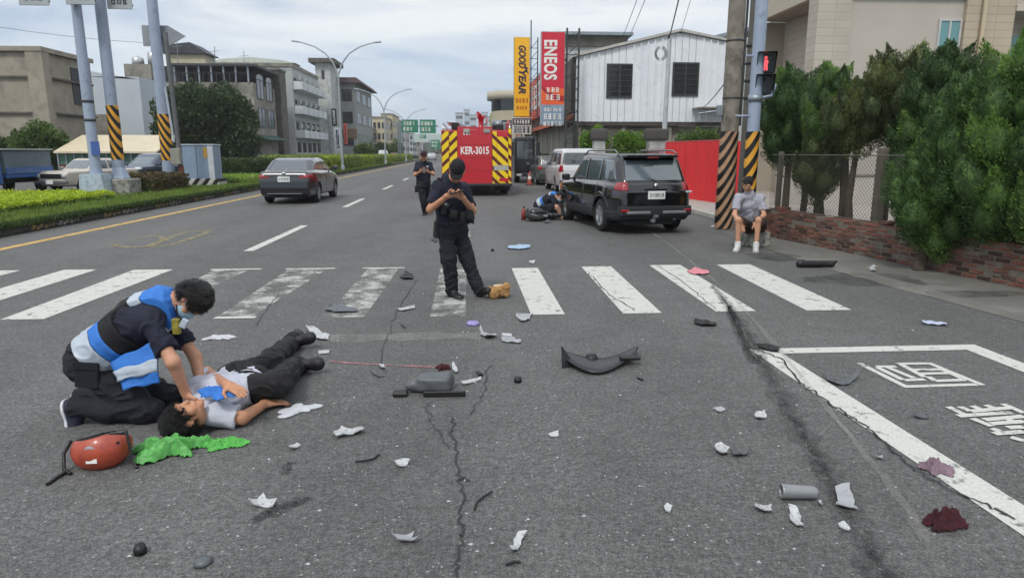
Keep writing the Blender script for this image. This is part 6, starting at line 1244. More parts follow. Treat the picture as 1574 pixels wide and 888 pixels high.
for s in (1, -1):
    part('tail_light', MB().cbox((s * (W2 - .32) - .18, -.185, .56), (s * (W2 - .32) + .18, -.163, .68), .01), mat('tail_glass_red', '#c02430', .2, coat=.5), t); part('mudguard', MB().cbox((s * (W2 - .35) - .3, .3, .2), (s * (W2 - .35) + .3, .34, .5), .01), CLAD, t)
    for y_ in (1.5, 6.6): w0 = wheel(t, 0, 0, .46, .3, s, RIMD, 6); w0.rotation_euler = (0, 0, math.radians(-90)); w0.location = (s * (W2 - .22), y_, .46)
part('chassis', MB().box((-.5, .1, .3), (.5, 7.8, .54)), CLAD, t)
# roof gear
part('roof_edge', MB().box((xc[1] + .02, -.01, ztopc + .07), (xc[2] - .02, .05, FZ + .12)), FR, t)
for s in (-.38, .38): part('work_lamp', MB().cbox((s - .12, -.06, FZ - .10), (s + .12, -.018, FZ + .04), .02), mat('lamp_grey', '#9a9a94', .4), t)
cn = part('water_cannon', MB().lathe([(.16, FZ), (.16, FZ + .1), (.10, FZ + .14), (.10, FZ + .42), (.15, FZ + .46), (.15, FZ + .56), (.0, FZ + .58)], (.18, .7, 0), n=18), FR, t)
part('cannon_barrel', MB().tube([(.18, .7, FZ + .50), (.10, .4, FZ + .60), (.05, .0, FZ + .62)], [.08, .07, .06], 12), FR, cn); part('hand_wheel', MB().lathe([(.12, -.02), (.14, 0), (.12, .02)], (.40, .7, FZ + .35), 'x', 18), FR, cn)
for s, sg in ((-1, 0), (1, 0)): part('rail', MB().tube([(s * (W2 - .08), .1, FZ), (s * (W2 - .08), .1, FZ + .25), (s * (W2 - .08), 5.5, FZ + .25), (s * (W2 - .08), 5.5, FZ)], .022, 8), CHR, t)
lad = part('ladder', MB().beam((-W2 + .25, .0, FZ + .28), (-W2 + .25, 4.5, FZ + .35), .06).beam((-W2 + .65, .0, FZ + .28), (-W2 + .65, 4.5, FZ + .35), .06), mat('aluminium', '#b9bcbe', .35, metal=.7), t)
for k in range(12): part('rung', MB().tube([(-W2 + .28, .15 + k * .38, FZ + .29), (-W2 + .62, .15 + k * .38, FZ + .29)], .018, 8), mat('aluminium', '#b9bcbe'), lad)
for k, (x_, w_, hh_) in enumerate(((-.95, .28, .28), (-.62, .2, .2), (.75, .3, .22), (1.0, .2, .3))): part('equipment_box', MB().cbox((x_, .3, FZ + .002), (x_ + w_, .9, FZ + hh_), .02), (CLAD, STEEL)[k % 2], t)
bl = part('beacon', MB().lathe([(.1, FZ), (.1, FZ + .1), (.09, FZ + .3), (.03, FZ + .36), (0, FZ + .36)], (xc[3] - .12, .2, 0), n=16), TAIL, t)
part('hose_reel', MB().lathe([(.0, -.18), (.22, -.18), (.22, -.15), (.15, -.14), (.15, .14), (.22, .15), (.22, .18), (0, .18)], (xc[2] + .2, .8, FZ + .24), 'x', 20), STEEL, t)
# --- dark truck beyond it on the right, with its door and crane
Yt = 37.0; a, c = A(791, 210, Yt), A(822, 272, Yt)
t = thing('dark_truck', 'dark lorry standing behind the fire engine on its right with a large side mirror', 'truck', ((a[0] + c[0]) / 2, Yt, 0)); hw = (c[0] - a[0]) / 2; DKP = mat('lorry_dark', '#15171c', .4, coat=.3)
part('cab', MB().cbox((-hw, 0, .55), (hw, 2.2, a[2]), .12), DKP, t); part('windscreen', MB().cbox((-hw + .12, -.02, a[2] * .52), (hw - .12, .01, a[2] - .25), .02), CARGL, t); part('door', MB().cbox((hw - .3, -.06, .6), (hw - .05, -.025, a[2] * .5), .01), DKP, t)
part('bumper', MB().cbox((-hw, -.1, .35), (hw, -.0, .54), .03), CLAD, t); part('load_body', MB().cbox((-hw, 2.3, .9), (hw, 6, a[2] - .5), .05), DKP, t)
for s in (1, -1): part('mirror', MB().cbox((s * (hw + .16) - .1, -.12, a[2] * .6), (s * (hw + .16) + .1, -.06, a[2] * .88), .02), CLAD, t); part('headlight', MB().cbox((s * (hw - .25) - .14, -.125, .4), (s * (hw - .25) + .14, -.102, .5), .01), CLEAR, t)
for s in (1, -1): w0 = wheel(t, 0, 0, .45, .28, s, RIMD, 6); w0.rotation_euler = (0, 0, math.radians(-90)); w0.location = (s * (hw - .18), .9, .45)
# distant traffic: simple but shaped
far_cars = [((590, 246), 120, '#b9bcbe', 'white van parked far off beyond the hedge end', 2.0), ((606, 244), 150, '#8c2f33', 'tiny red car far down the road', 1.5), ((638, 241), 170, '#2a2d33', 'tiny dark car far down the road beside the rear officer', 1.5), ((664, 243), 140, '#a9acb0', 'tiny silver car far down the road left of the fire engine', 1.5)]
for (pp, Y_, c_, lab, hh_) in far_cars:
    q = A(pp[0], pp[1], Y_); car('distant_car', lab, 'car', (q[0], Y_, 0), math.radians(90), mat('far_paint' + c_, c_, .35, coat=.6), 4.2, 1.75, hh_, hatch_low if hh_ < 1.8 else [(-1.9, .3), (-1.97, .55), (-1.95, 1.2), (.8, 1.15), (1.6, .95), (1.9, .68), (1.95, .35), (-1.8, .24)], [(x, z * hh_ / 1.49) for x, z in hatch_gr], 2.4, -1.15, .3, hw_ if hh_ < 1.8 else [], (-1.3, [(-.58, 1.04), (-.5, 1.36), (.5, 1.36), (.58, 1.04)]), None, .06, .2, [('tail_light', TAIL, light_box(-1.6, .5, 1.0, .74, 1.0))])
# red truck-top beacon/dark red car roof behind the black car
q = A(1022, 226, 29); t = thing('dark_red_car', 'dark red car of which only the roof shows above the black car', 'car', (q[0], 29.0, 0), math.radians(90)); DR = mat('car_paint_dark_red', '#6d1f26', .3, coat=.7)
S = SDF((-2.1, -.9, .2), (2.1, .9, 2.1), .04); X, Y, Z = S.grid(); lowv = [(-2, .3), (-2.05, .8), (-2.0, 1.15), (1.2, 1.1), (2.0, .9), (2.05, .35)]; grv = [(-2.0, 1.0), (-1.85, 1.6), (-1.5, 1.80), (.3, 1.80), (.6, 1.7), (1.3, 1.0)]
S.F = smin(smax(poly2(X[:, 0, :], Z[0, :, :], lowv).astype(np.float32)[:, None, :], np.abs(Y) - .86, .06), smax(poly2(X[:, 0, :], Z[0, :, :], grv).astype(np.float32)[:, None, :], np.abs(Y) - (.8 - .16 * np.clip(Z - 1.1, 0, 1)), .1), .03).astype(np.float32); bd = S.F.copy(); part('body', S.mesh('body'), DR, t)
S.F = np.maximum(np.maximum(bd - .012, -(bd + .04)), np.maximum(poly_yz(Y, Z, [(-.66, 1.2), (-.58, 1.7), (.58, 1.7), (.66, 1.2)]), X + 1.5)).astype(np.float32); part('rear_window', S.mesh('rear_window'), CARGL, t)
for x in (-1.25, 1.3):
    for s in (1, -1): wheel(t, x, s * .76, .32, .2, s, RIMD, 6)

# fallen scooter under the medic's hands, lying on its side
g = G(850, 337); t = thing('fallen_scooter', 'dark fallen motor scooter lying on its side by the front wheel of the black car', 'scooter', (g[0], g[1] - .1, 0), .15)
S = SDF((-.8, -.4, -.02), (.8, .4, .45), .012); S.cap((-.5, 0, .16), (.0, .05, .14), .15, .12, .06); S.cap((-.1, -.12, .12), (.35, -.15, .13), .07, .07, .05); S.cap((.35, -.15, .14), (.55, .22, .16), .09, .07, .06); S.box((-.35, .18, .16), (.26, .07, .12), None, .05, .04); S.folds(.006, 9, 3); X, Y, Z = S.grid(); S.F = np.maximum(S.F, -(Z - .003))
part('bodywork', S.mesh('bodywork', 1), mat('scooter_black', '#121317', .3, coat=.6), t); part('seat', MB().cbox((-.62, .22, .08), (-.08, .32, .27), .04), mat('seat_vinyl', '#1b1b1d', .6), t)
part('handlebar', MB().tube([(.52, .25, .08), (.58, .34, .2), (.50, .30, .42)], .014, 8), RIMD, t); part('fork', MB().tube([(.45, .1, .14), (.66, -.25, .12)], .03, 8), RIMD, t)
for x, y, z in ((.70, -.30, .12), (-.55, -.22, .12)):
    w0 = part('wheel', MB().lathe([(.13, -.05), (.22, -.05), (.245, -.02), (.245, .02), (.22, .05), (.13, .05)], n=28), TYRE, t, loc=(x, y, z), rot=(.25, .15, 0)); part('rim', MB().lathe([(0, -.02), (.13, -.03), (.13, .03), (0, .02)], n=20), RIMD, w0)
part('headlight', MB().lathe([(0, 0), (.06, 0), (.07, -.03), (0, -.05)], (.62, .12, .22), 'x', 14), CLEAR, t); part('exhaust', MB().tube([(-.2, -.15, .1), (-.7, -.12, .12)], .045, 10), RIMD, t)
# ================================================================ PEOPLE
SKIN = mat('skin', '#b98668', .5, var=.10, vs=22, spec=.35, bump=.25, bs=140); SKIN2 = mat('skin_light', '#bf8f74', .5, var=.10, vs=22, spec=.35, bump=.25, bs=140)

for _m in (SKIN, SKIN2): _b = _m.node_tree.nodes['Principled BSDF']; _b.inputs['Subsurface Weight'].default_value = .12; _b.inputs['Subsurface Radius'].default_value = (.012, .005, .003)
HAIR = mat('black_hair', '#0d0c0c', .45, var=.2, vs=60, bump=.9, bs=180); NAVY = mat('uniform_navy', '#111729', .85, var=.15, vs=6, bump=.35, bs=35); NAVY2 = mat('uniform_black_navy', '#10131d', .85, var=.15, vs=6, bump=.35, bs=35)
BOOT = mat('boot_black', '#101012', .5); SOLE = mat('sole_white', '#c9cbd0', .6); RSIL = mat('reflective_silver', '#a7b2bd', .4, var=.08, vs=9, bump=.3, bs=25); VBLUE = mat('vest_blue', '#2c6fc0', .7, var=.08, vs=7, bump=.3, bs=25); VBLK = mat('vest_black', '#0a0a0e', .8, var=.1, bump=.3, bs=30)
MASKM = mat('face_mask_blue', '#a3c3d6', .8, var=.05, vs=20, bump=.3, bs=60); EYEW = mat('eye', '#1a1412', .2)
def nrm(v): v = np.array(v, float); return v / np.linalg.norm(v)
def add_hand(S, w, d, n, side, curl=.5, k=.007, thumb=1):
    """palm, four jointed fingers of different length, thumb from the side of the palm"""
    d, n = nrm(d), np.array(n, float); n = nrm(n - d * (n @ d)); s = np.cross(d, n) * side
    S.box(w + d * .045, (.042, .036, .013), [d, s, n], .012, .012); S.cap(w - d * .02, w + d * .02, .024, .026, .02)
    for i, (off, L_) in enumerate(((.029, .072), (.010, .082), (-.010, .077), (-.029, .060))):
        p = w + d * (.083 - abs(off) * .15) + s * off; a_ = curl * .5; r = .0092
        for j, f in enumerate((.45, .32, .25)):
            dd = d * math.cos(a_) + n * math.sin(a_); q = p + dd * L_ * f; S.cap(p, q, r, r * .93, .003); p = q; r *= .93; a_ += curl
    p = w + d * .02 + s * .034; q = p + nrm(s * .8 + d * .55 + n * .3) * .036; S.cap(p, q, .013, .011, .01); r_ = q + nrm(d * .8 + s * .15 + n * (.35 + curl * .3)) * .034; S.cap(q, r_, .011, .0085, .005)
def person(label, J, opt):
    h = opt.get('h', .006); org = np.array(opt['org'], float); J = {k: (np.array(v, float) - org) if k not in ('f', 'u', 'cf', 'handd', 'handn', 'handdL', 'handnL', 'footR', 'footL') else nrm(v) for k, v in J.items()}
    t = thing('person', label, 'person', tuple(org)); sc_ = opt.get('scale', 1.0)
    f = J['f']; u = nrm(J['u'] - f * (J['u'] @ f)); r = np.cross(f, u); M = [r, f, u]; c = J['head']; cf = J['cf']
    P, Nk = J['pelvis'], J['neck']; ax = nrm(Nk - P); lat = nrm(J['shR'] - J['shL']); lat = nrm(lat - ax * (lat @ ax)); fwd = np.cross(ax, lat); fwd = fwd if fwd @ cf > 0 else -fwd
    ch = P + (Nk - P) * .68
    bulk = opt.get('bulk', .008)
    def torso(S, g, k=.06):
        g = g + bulk if g >= 0 else g
        for s in (1, -1):
            S.cap(P + lat * s * .075 + fwd * .0, ch + lat * s * .085 + fwd * .01, .098 + g, .112 + g, k)
        S.cap(J['shR'] - lat * .02, J['shL'] + lat * .02, .062 + g, .062 + g, k); S.cap(ch, Nk - ax * .02, .1 + g, .065 + g, k); S.cap(P + lat * .07, P - lat * .07, .105 + g, .105 + g, k)
    pts = np.array([J[k] for k in J if k not in ('f', 'u', 'cf', 'handd', 'handn', 'handdL', 'handnL', 'footR', 'footL')]); lo, hi = pts.min(0) - .2, pts.max(0) + .2
    # ---- body: one continuous surface
    S = SDF(lo, hi, h)
    S.ell(c + u * .012, (.076, .094, .108), M, .02); S.ell(c - u * .055 + f * .022, (.053, .066, .058), M, .03); S.cap(c + f * .088 + u * .012, c + f * .104 - u * .022, .009, .0135, .012); S.ell(c + f * .088 + u * .03, (.05, .012, .009), M, .015)
    S.ell(c + f * .088 - u * .055, (.024, .012, .011), M, .008); S.ell(c + f * .075 - u * .098, (.022, .018, .015), M, .02)
    for s in (1, -1): S.ell(c + r * s * .078 - f * .002, (.011, .022, .032), M, .006); S.ell(c + f * .094 + r * s * .031 + u * .010, (.017, .012, .010), M, .008, 's'); S.ell(c + f * .066 + r * s * .045 - u * .03, (.022, .02, .022), M, .02)
    S.cap(Nk - ax * .03, c - u * .065 - f * .02, .060, .053, .03)
    torso(S, -.022)
    for s in 'RL':
        S.cap(J['sh' + s], J['el' + s], .047, .039, .03); S.cap(J['el' + s], J['wr' + s], .041, .027, .02)
        hd_ = J.get('handd' + ('L' if s == 'L' else '')) if ('handdL' in J or s == 'R') else J['handd']; hn_ = J.get('handnL') if (s == 'L' and 'handnL' in J) else J['handn']
        add_hand(S, J['wr' + s], hd_, hn_, 1 if s == 'R' else -1, opt.get('curl', .5))
        S.cap(J['hip' + s], J['kn' + s], .070, .050, .04); S.cap(J['kn' + s], J['an' + s], .050, .034, .03); S.cap(J['an' + s], J['an' + s] + (J['toe' + s] - J['an' + s]) * .12, .024, .018, .01)
    part('body', S.mesh('body', 1), opt.get('skin', SKIN), t)
    for s in (1, -1): part('eye', MB().lathe([(0, -.0095), (.006, -.007), (.009, 0), (.006, .007), (0, .0095)], tuple(c + f * .084 + r * s * .031 + u * .010), n=12), EYEW, t)
    # ---- shirt with short sleeves
    S = SDF(lo, hi, h); torso(S, .0); X, Y, Z = S.grid(); dd = (X - P[0]) * ax[0] + (Y - P[1]) * ax[1] + (Z - P[2]) * ax[2]; S.F = np.maximum(S.F, -(dd - .035)).astype(np.float32)
    sl = opt.get('sleeve', .72)
    for s in 'RL':
        e = J['sh' + s] + (J['el' + s] - J['sh' + s]) * min(sl, 1.0); S.cap(J['sh' + s], e, .064, .062 if sl < .9 else .056, .04, flat=(0, 1 if sl < 1 else 0))
        if sl > 1: S.cap(J['el' + s], J['el' + s] + (J['wr' + s] - J['el' + s]) * (sl - 1), .056, .043, .02, flat=(0, 1))
    S.cap(Nk + ax * .01, Nk - ax * .03, .068, .075, .03)
    S.wrinkle(.010, 9, 3, (1, 1, 1.5)); S.folds(.013, 13, 31, (1, 1, .8)) if h < .01 else None
    part('shirt', S.mesh('shirt', 1), opt.get('shirt', NAVY), t)
    # collar
    # ---- trousers
    S = SDF(lo, hi, h); S.cap(P + lat * .07, P - lat * .07, .124, .124, .05); S.cap(P + ax * .05 + lat * .06, P + ax * .05 - lat * .06, .120, .120, .04); X, Y, Z = S.grid(); dd = (X - P[0]) * ax[0] + (Y - P[1]) * ax[1] + (Z - P[2]) * ax[2]; S.F = np.maximum(S.F, dd - .10).astype(np.float32)
    fl = opt.get('shorts', 0)
    for s in 'RL':
        if fl: S.cap(J['hip' + s], J['hip' + s] + (J['kn' + s] - J['hip' + s]) * fl, .095, .085, .05, flat=(0, 1))
        else: S.cap(J['hip' + s], J['kn' + s], .104, .077, .05); S.cap(J['kn' + s], J['kn' + s] + (J['an' + s] - J['kn' + s]) * 1.09, .078, .066, .03, flat=(0, 1))
    S.wrinkle(.012, 8, 5, (1, 1, 1.8)); S.folds(.015, 11, 35, (1, 1, 1.3)) if h < .01 else None
    S.F = np.maximum(S.F, -(Z + org[2] - .004)) if opt.get('ground', True) else S.F
    part('trousers', S.mesh('trousers', 1), opt.get('trousers', NAVY2), t)
    # belt
    if opt.get('belt', True):
        S = SDF(P - .35, P + .35, h); S.cap(P + ax * .08 + lat * .065, P + ax * .08 - lat * .065, (.134), (.134), .03); X, Y, Z = S.grid(); dd = np.abs((X - P[0]) * ax[0] + (Y - P[1]) * ax[1] + (Z - P[2]) * ax[2] - .075) - .024; S.F = np.maximum(S.F, dd); part('belt', S.mesh('belt', 0), BOOT, t)
    # ---- shoes
    for s in 'RL':
        a_, b_ = J['an' + s], J['toe' + s]; d = nrm(b_ - a_); up = nrm(J.get('foot' + s, np.array([0, 0, 1.]))); d2 = nrm(d - up * (d @ up)); sd = np.cross(d2, up); heel = a_ - up * .055 - d2 * .045; toe = heel + d2 * .255
        S = SDF(np.minimum(heel, toe) - .15, np.maximum(heel, toe) + .15, min(h, .006)); S.cap(heel + up * .0 + d2 * .025, toe - d2 * .05, .040, .036, .02); S.cap(a_ + up * .045 + d2 * .0, heel + d2 * .05 + up * .01, .053, .046, .03); S.cap(a_ + up * .0 + d2 * .02, toe - d2 * .09 + up * .005, .046, .036, .03); S.ell(toe - d2 * .06 + up * .0, (.062, .045, .034), [d2, sd, up], .03)
        X, Y, Z = S.grid(); dd = (X - heel[0]) * up[0] + (Y - heel[1]) * up[1] + (Z - heel[2]) * up[2]; T = S.F.copy(); S.F = np.maximum(T, -(dd + .012)); so = part('shoe', S.mesh('shoe', 1), opt.get('shoe', BOOT), t)
        S.F = np.maximum(T - .006, np.abs(dd + .024) - .014).astype(np.float32); part('sole', S.mesh('sole', 1), opt.get('sole', BOOT), so)
    # ---- hair or cap
    if opt.get('cap'):
        S = SDF(c - .2, c + .2, min(h, .006)); S.ell(c + u * .045 - f * .005, (.086, .103, .092), M, .01); X, Y, Z = S.grid(); dd = (X - c[0]) * u[0] + (Y - c[1]) * u[1] + (Z - c[2]) * u[2]; S.F = np.maximum(S.F, -(dd - .030)); cp = part('cap', S.mesh('cap', 1), opt['cap'], t)
        S = SDF(c - .25, c + .25, .005); S.ell(c + u * .040 + f * .085, (.072, .085, .010), M, .0); X, Y, Z = S.grid(); df = (X - c[0]) * f[0] + (Y - c[1]) * f[1] + (Z - c[2]) * f[2]; S.F = np.maximum(S.F, -(df - .065)); part('visor', S.mesh('visor', 1), opt['cap'], cp)
        S = SDF(c - .2, c + .2, min(h, .006)); S.ell(c + u * .0 - f * .02, (.081, .086, .085), M, .01); S.ell(c + f * .07 - u * .02, (.09, .075, .12), M, .01, 's'); part('hair', S.mesh('hair', 1), HAIR, t)
    else:
        S = SDF(c - .22, c + .22, min(h, .005)); S.ell(c + u * .032 - f * .012, (.090, .107, .108), M, .01); S.ell(c - u * .02 - f * .04, (.083, .078, .085), M, .03); S.ell(c + f * .115 - u * .055, (.10, .085, .105), M, .015, 's'); S.ell(c - u * .10 + f * .03, (.12, .13, .07), M, .02, 's')
        for s in (1, -1): S.ell(c + r * s * .09 - u * .01 + f * .012, (.03, .027, .038), M, .008, 's')
        S.wrinkle(.008, 30, 9, (1, 1, 1)); S.wrinkle(.005, 70, 4); ho = part('hair', S.mesh('hair', 1), HAIR, t)
        if h < .008:
            mv = np.array([v.co[:] for v in ho.data.vertices]); rr_ = np.random.default_rng(5); ii = rr_.integers(0, len(mv), 5200); Q_ = mv[ii] - c; du = (Q_ @ u); k_ = du > -.07; Q_ = Q_[k_]
            out_ = Q_ / np.linalg.norm(Q_, axis=1)[:, None]; flow = (f * .55 - u * .75)[None, :] + out_ * .25; part('hair_strands', leaves_mesh('hair_strands', Q_ + c - out_ * .004, flow, .034, .0035, 4, .35, out_, True), HAIR, ho, kind='stuff')
    if opt.get('mask'):
        S = SDF(c - .2, c + .2, min(h, .005)); S.ell(c - u * .045 + f * .030, (.068, .088, .062), M, .01); S.cap(c + f * .10 - u * .02, c + f * .10 - u * .07, .014, .012, .03); X, Y, Z = S.grid(); df = (X - c[0]) * f[0] + (Y - c[1]) * f[1] + (Z - c[2]) * f[2]; S.F = np.maximum(S.F, -(df - .035)); m_ = part('face_mask', S.mesh('face_mask', 1), opt['mask'], t)
        for s in (1, -1): part('ear_loop', MB().tube([tuple(c + f * .05 + r * s * .069 - u * .02), tuple(c + f * .0 + r * s * .082 + u * .01)], .002, 6).tube([tuple(c + f * .05 + r * s * .065 - u * .06), tuple(c - f * .01 + r * s * .078 - u * .03)], .002, 6), mat('elastic_white', '#b9c4cc', .7), m_)
    # ---- vest
    if opt.get('vest'):
        S = SDF(lo, hi, h); torso(S, .022); S.cap(J['shR'], J['shL'], .088, .088, .04); S.folds(.008, 12, 41) if h < .01 else None; X, Y, Z = S.grid(); L_ = np.linalg.norm(Nk - P); dd = ((X - P[0]) * ax[0] + (Y - P[1]) * ax[1] + (Z - P[2]) * ax[2]) / L_; dl = np.abs((X - ch[0]) * lat[0] + (Y - ch[1]) * lat[1] + (Z - ch[2]) * lat[2])
        F0 = S.F.copy(); cutl = np.where(dd > .62, dl - (.150 - .05 * np.clip((dd - .62) / .3, 0, 1)), -1)
        df = (X - Nk[0]) * fwd[0] + (Y - Nk[1]) * fwd[1] + (Z - Nk[2]) * fwd[2]
        S.F = np.maximum(np.maximum(F0, -(dd - .09) * L_), cutl).astype(np.float32)
        S.F = np.maximum(S.F, -(np.sqrt((X - Nk[0] - fwd[0] * .03) ** 2 + (Y - Nk[1] - fwd[1] * .03) ** 2 + (Z - Nk[2] - fwd[2] * .03) ** 2) - .085)); B = S.F.copy(); vs = part('vest', S.mesh('vest', 1), VBLK, t)
        for nm, a_, b_, m_ in (('reflective_band', .10, .30, RSIL), ('blue_band', .305, .44, VBLUE), ('reflective_band', .80, .905, RSIL), ('blue_yoke', .91, 1.25, VBLUE)):
            S.F = np.maximum(B - .005, np.maximum((a_ - dd) * L_, (dd - b_) * L_)).astype(np.float32); part(nm, S.mesh(nm, 1), m_, vs)
        t['_'] = 0; del t['_']
    bpy.data.objects[t.name]['label'] = label
    return t, J, dict(ax=ax, lat=lat, fwd=fwd, P=P, Nk=Nk, ch=ch, c=c, f=f, u=u, r=r, org=org)
# --- kneeling responder (left foreground)
Jk = dict(head=A(296, 459, 4.27), f=(.10, -.22, -.95), u=(.93, -.12, .12), cf=(.6, 0, -.8), neck=A(252, 463, 4.29), pelvis=A(143, 548, 4.30), shR=A(229, 494, 4.13), shL=A(250, 478, 4.50), elR=A(266, 556, 4.02), wrR=A(286, 604, 4.10), elL=A(300, 548, 4.44), wrL=A(312, 608, 4.30),
          hipR=A(138, 562, 4.20), hipL=A(148, 555, 4.42), knR=G(226, 650) + [0, .03, .075], knL=G(252, 632) + [0, .05, .075], anR=A(121, 625, 4.13), anL=A(135, 612, 4.45), toeR=A(106, 655, 4.12), toeL=A(120, 640, 4.45), handd=(.25, .15, -.9), handn=(.5, .6, .3), handdL=(.1, -.25, -.9), handnL=(.3, -.8, .3), footR=(1, 0, .15), footL=(1, 0, .15))
pk, Jl, fr = person('kneeling responder in blue and silver vest and mask bending over the lying person', Jk, dict(org=(A(150, 640, 4.25)[0], 4.25, 0), h=.006, vest=True, bulk=.018, mask=MASKM, skin=SKIN2, shoe=mat('trainer_navy', '#1b2236', .7, bump=.3), sole=SOLE, curl=.35))
o_ = np.array(fr['org'])
# loose open front of the vest hanging by the thigh, radio at the chest, shoe trim
q = [A(236, 528, 4.06), A(243, 560, 4.03), A(232, 603, 4.02), A(205, 600, 4.03), A(172, 578, 4.06), A(196, 545, 4.09)]
def quilt(c4, n, m_, amp, th, dy=0):
    c4 = [np.array(p) - o_ + [0, dy, 0] for p in c4]; vs_ = []
    for side in (0, 1):
        for i in range(n + 1):
            for j in range(m_ + 1):
                u_, v_ = i / n, j / m_; p = (c4[0] * (1 - u_) + c4[1] * u_) * (1 - v_) + (c4[3] * (1 - u_) + c4[2] * u_) * v_; vs_.append(tuple(p + [0, amp * (math.sin(u_ * 7 + v_ * 3) + .6 * math.sin(v_ * 9 - u_ * 4)) + side * th, .006 * math.sin(v_ * 11) * (u_ in (0, 1))]))
    K = (n + 1) * (m_ + 1); fs_ = []
    for i in range(n):
        for j in range(m_): a_ = i * (m_ + 1) + j; fs_ += [(a_, a_ + 1, a_ + m_ + 2, a_ + m_ + 1), (a_ + K, a_ + m_ + 1 + K, a_ + m_ + 2 + K, a_ + 1 + K)]
    for j in range(m_):
        for a_ in (j, n * (m_ + 1) + j): fs_.append((a_, a_ + 1, a_ + 1 + K, a_ + K))
    for i in range(n):
        for a_ in (i * (m_ + 1), i * (m_ + 1) + m_): fs_.append((a_, a_ + m_ + 1, a_ + m_ + 1 + K, a_ + K))
    return MB().add(vs_, fs_, True)
F4 = [A(242, 522, 4.06), A(244, 590, 4.0), A(190, 598, 4.02), A(168, 556, 4.08)]
fl_ = part('vest_front_flap', quilt(F4, 16, 16, .008, .012), VBLUE, pk)
L4 = lambda u_, v_: (F4[0] * (1 - u_) + F4[1] * u_) * (1 - v_) + (F4[3] * (1 - u_) + F4[2] * u_) * v_
part('reflective_band', quilt([L4(.42, 0), L4(.72, 0), L4(.66, 1), L4(.30, 1)], 6, 16, .004, .006, -.014), RSIL, fl_)
rd = part('radio', MB().cbox((-.022, -.018, -.055), (.022, .018, .045), .006), mat('radio_yellow_black', '#8a8030', .5, var=.4, vs=30), pk, loc=tuple(A(271, 500, 4.12) - o_)); part('antenna', MB().tube([(.012, 0, .045), (.014, 0, .13)], .005, 8), BOOT, rd)
part('pen_pocket', MB().cbox((-.02, -.012, -.03), (.02, .012, .03), .005), RSIL, pk, loc=tuple(A(283, 497, 4.10) - o_), rot=(0, .5, 0))
part('back_mark', MB().box((-.045, -.006, -.008), (.045, .006, .008)).box((.03, -.006, -.04), (.045, .006, -.0081)), LETW, pk, loc=tuple(A(186, 482, 4.17) - o_), rot=(.35, -.6, 0))
# cargo pocket
pc = part('cargo_pocket', MB().cbox((-.07, -.014, -.09), (.07, .012, .07), .012), NAVY2, pk, loc=tuple(A(134, 574, 4.085) - o_), rot=(0, .1, 0)); part('pocket_flap', MB().cbox((-.075, -.022, .03), (.075, -.012, .078), .006), NAVY2, pc)
# --- standing officer in the middle
Y0 = 7.72
Jo = dict(head=A(703, 262, 7.52), f=(-.12, -.62, -.72), u=(.05, -.72, .68), cf=(.45, -.85, -.1), neck=A(690, 276, 7.68), pelvis=A(695, 347, 7.80), shR=A(674, 288, 7.60), shL=A(711, 288, 7.86), elR=A(661, 322, 7.50), wrR=A(688, 301, 7.30), elL=A(727, 324, 7.70), wrL=A(711, 304, 7.36),
          hipR=A(686, 352, 7.76), hipL=A(704, 351, 7.86), knR=A(690, 398, 7.70), knL=A(717, 394, 7.80), anR=A(695, 447, 7.76), anL=A(735, 444, 7.74), toeR=A(716, 456, 7.52), toeL=A(757, 434, 7.50), handd=(.9, -.25, .15), handn=(.1, .6, .8), handdL=(-.75, -.4, .25), handnL=(.1, .5, .85), footR=(0, 0, 1), footL=(-.42, .12, .9))
po, Jo2, fr = person('police officer in black cap standing with one toe raised, looking at a phone', Jo, dict(org=(A(700, 456, Y0)[0], Y0, 0), h=.0075, cap=mat('cap_black', '#0b0b10', .85, bump=.4, bs=90), curl=.6, ground=False, sleeve=.78))
o_ = fr['org']; GEAR = mat('duty_gear_black', '#0d0d0f', .6); 
for nm, px_, py_, Y_, s_ in (('holster', 672, 352, 7.72, (.035, .05, .10)), ('radio', 683, 322, 7.56, (.03, .03, .06)), ('pouch', 697, 330, 7.55, (.045, .03, .045)), ('pouch', 711, 333, 7.62, (.035, .035, .05))):
    g = part(nm, MB().cbox(tuple(-x for x in s_), s_, .015), GEAR, po, loc=tuple(A(px_, py_, Y_) - o_), rot=(0, .1, .3))
part('handcuff_case', MB().lathe([(.0, -.02), (.03, -.02), (.03, .02), (0, .02)], axis='y', n=18), mat('gear_chrome', '#4c4f52', .35, metal=.8), po, loc=tuple(A(686, 316, 7.50) - o_)); 
S = SDF((-.1, -.1, -.14), (.1, .1, .1), .007); S.cap((0, 0, .05), (0.01, 0, -.03), .045, .055, .03)
for i in range(4): S.cap((-.03 + .022 * i, 0, -.03), (-.035 + .028 * i, .0, -.09 - .01 * (i % 2)), .014, .011, .01)
part('glove_on_belt', S.mesh('glove_on_belt', 1), GEAR, po, loc=tuple(A(721, 330, 7.62) - o_))
for s in (1, -1): part('shoulder_patch', MB().cbox((-.028, -.004, -.012), (.028, .004, .012), .002), mat('patch_maroon', '#4a1f2a', .7), po, loc=tuple((A(676, 275, 7.58) if s > 0 else A(705, 281, 7.66)) - o_), rot=(.6, .3, .2))
ph = part('mobile_phone', MB().cbox((-.038, -.075, -.005), (.038, .075, .005), .004), mat('phone_black', '#101114', .2), loc=tuple(A(702, 295, 7.26)), rot=(.25, .1, -1.25)); tag(ph, 'black mobile phone held by the standing officer in the middle', 'phone')
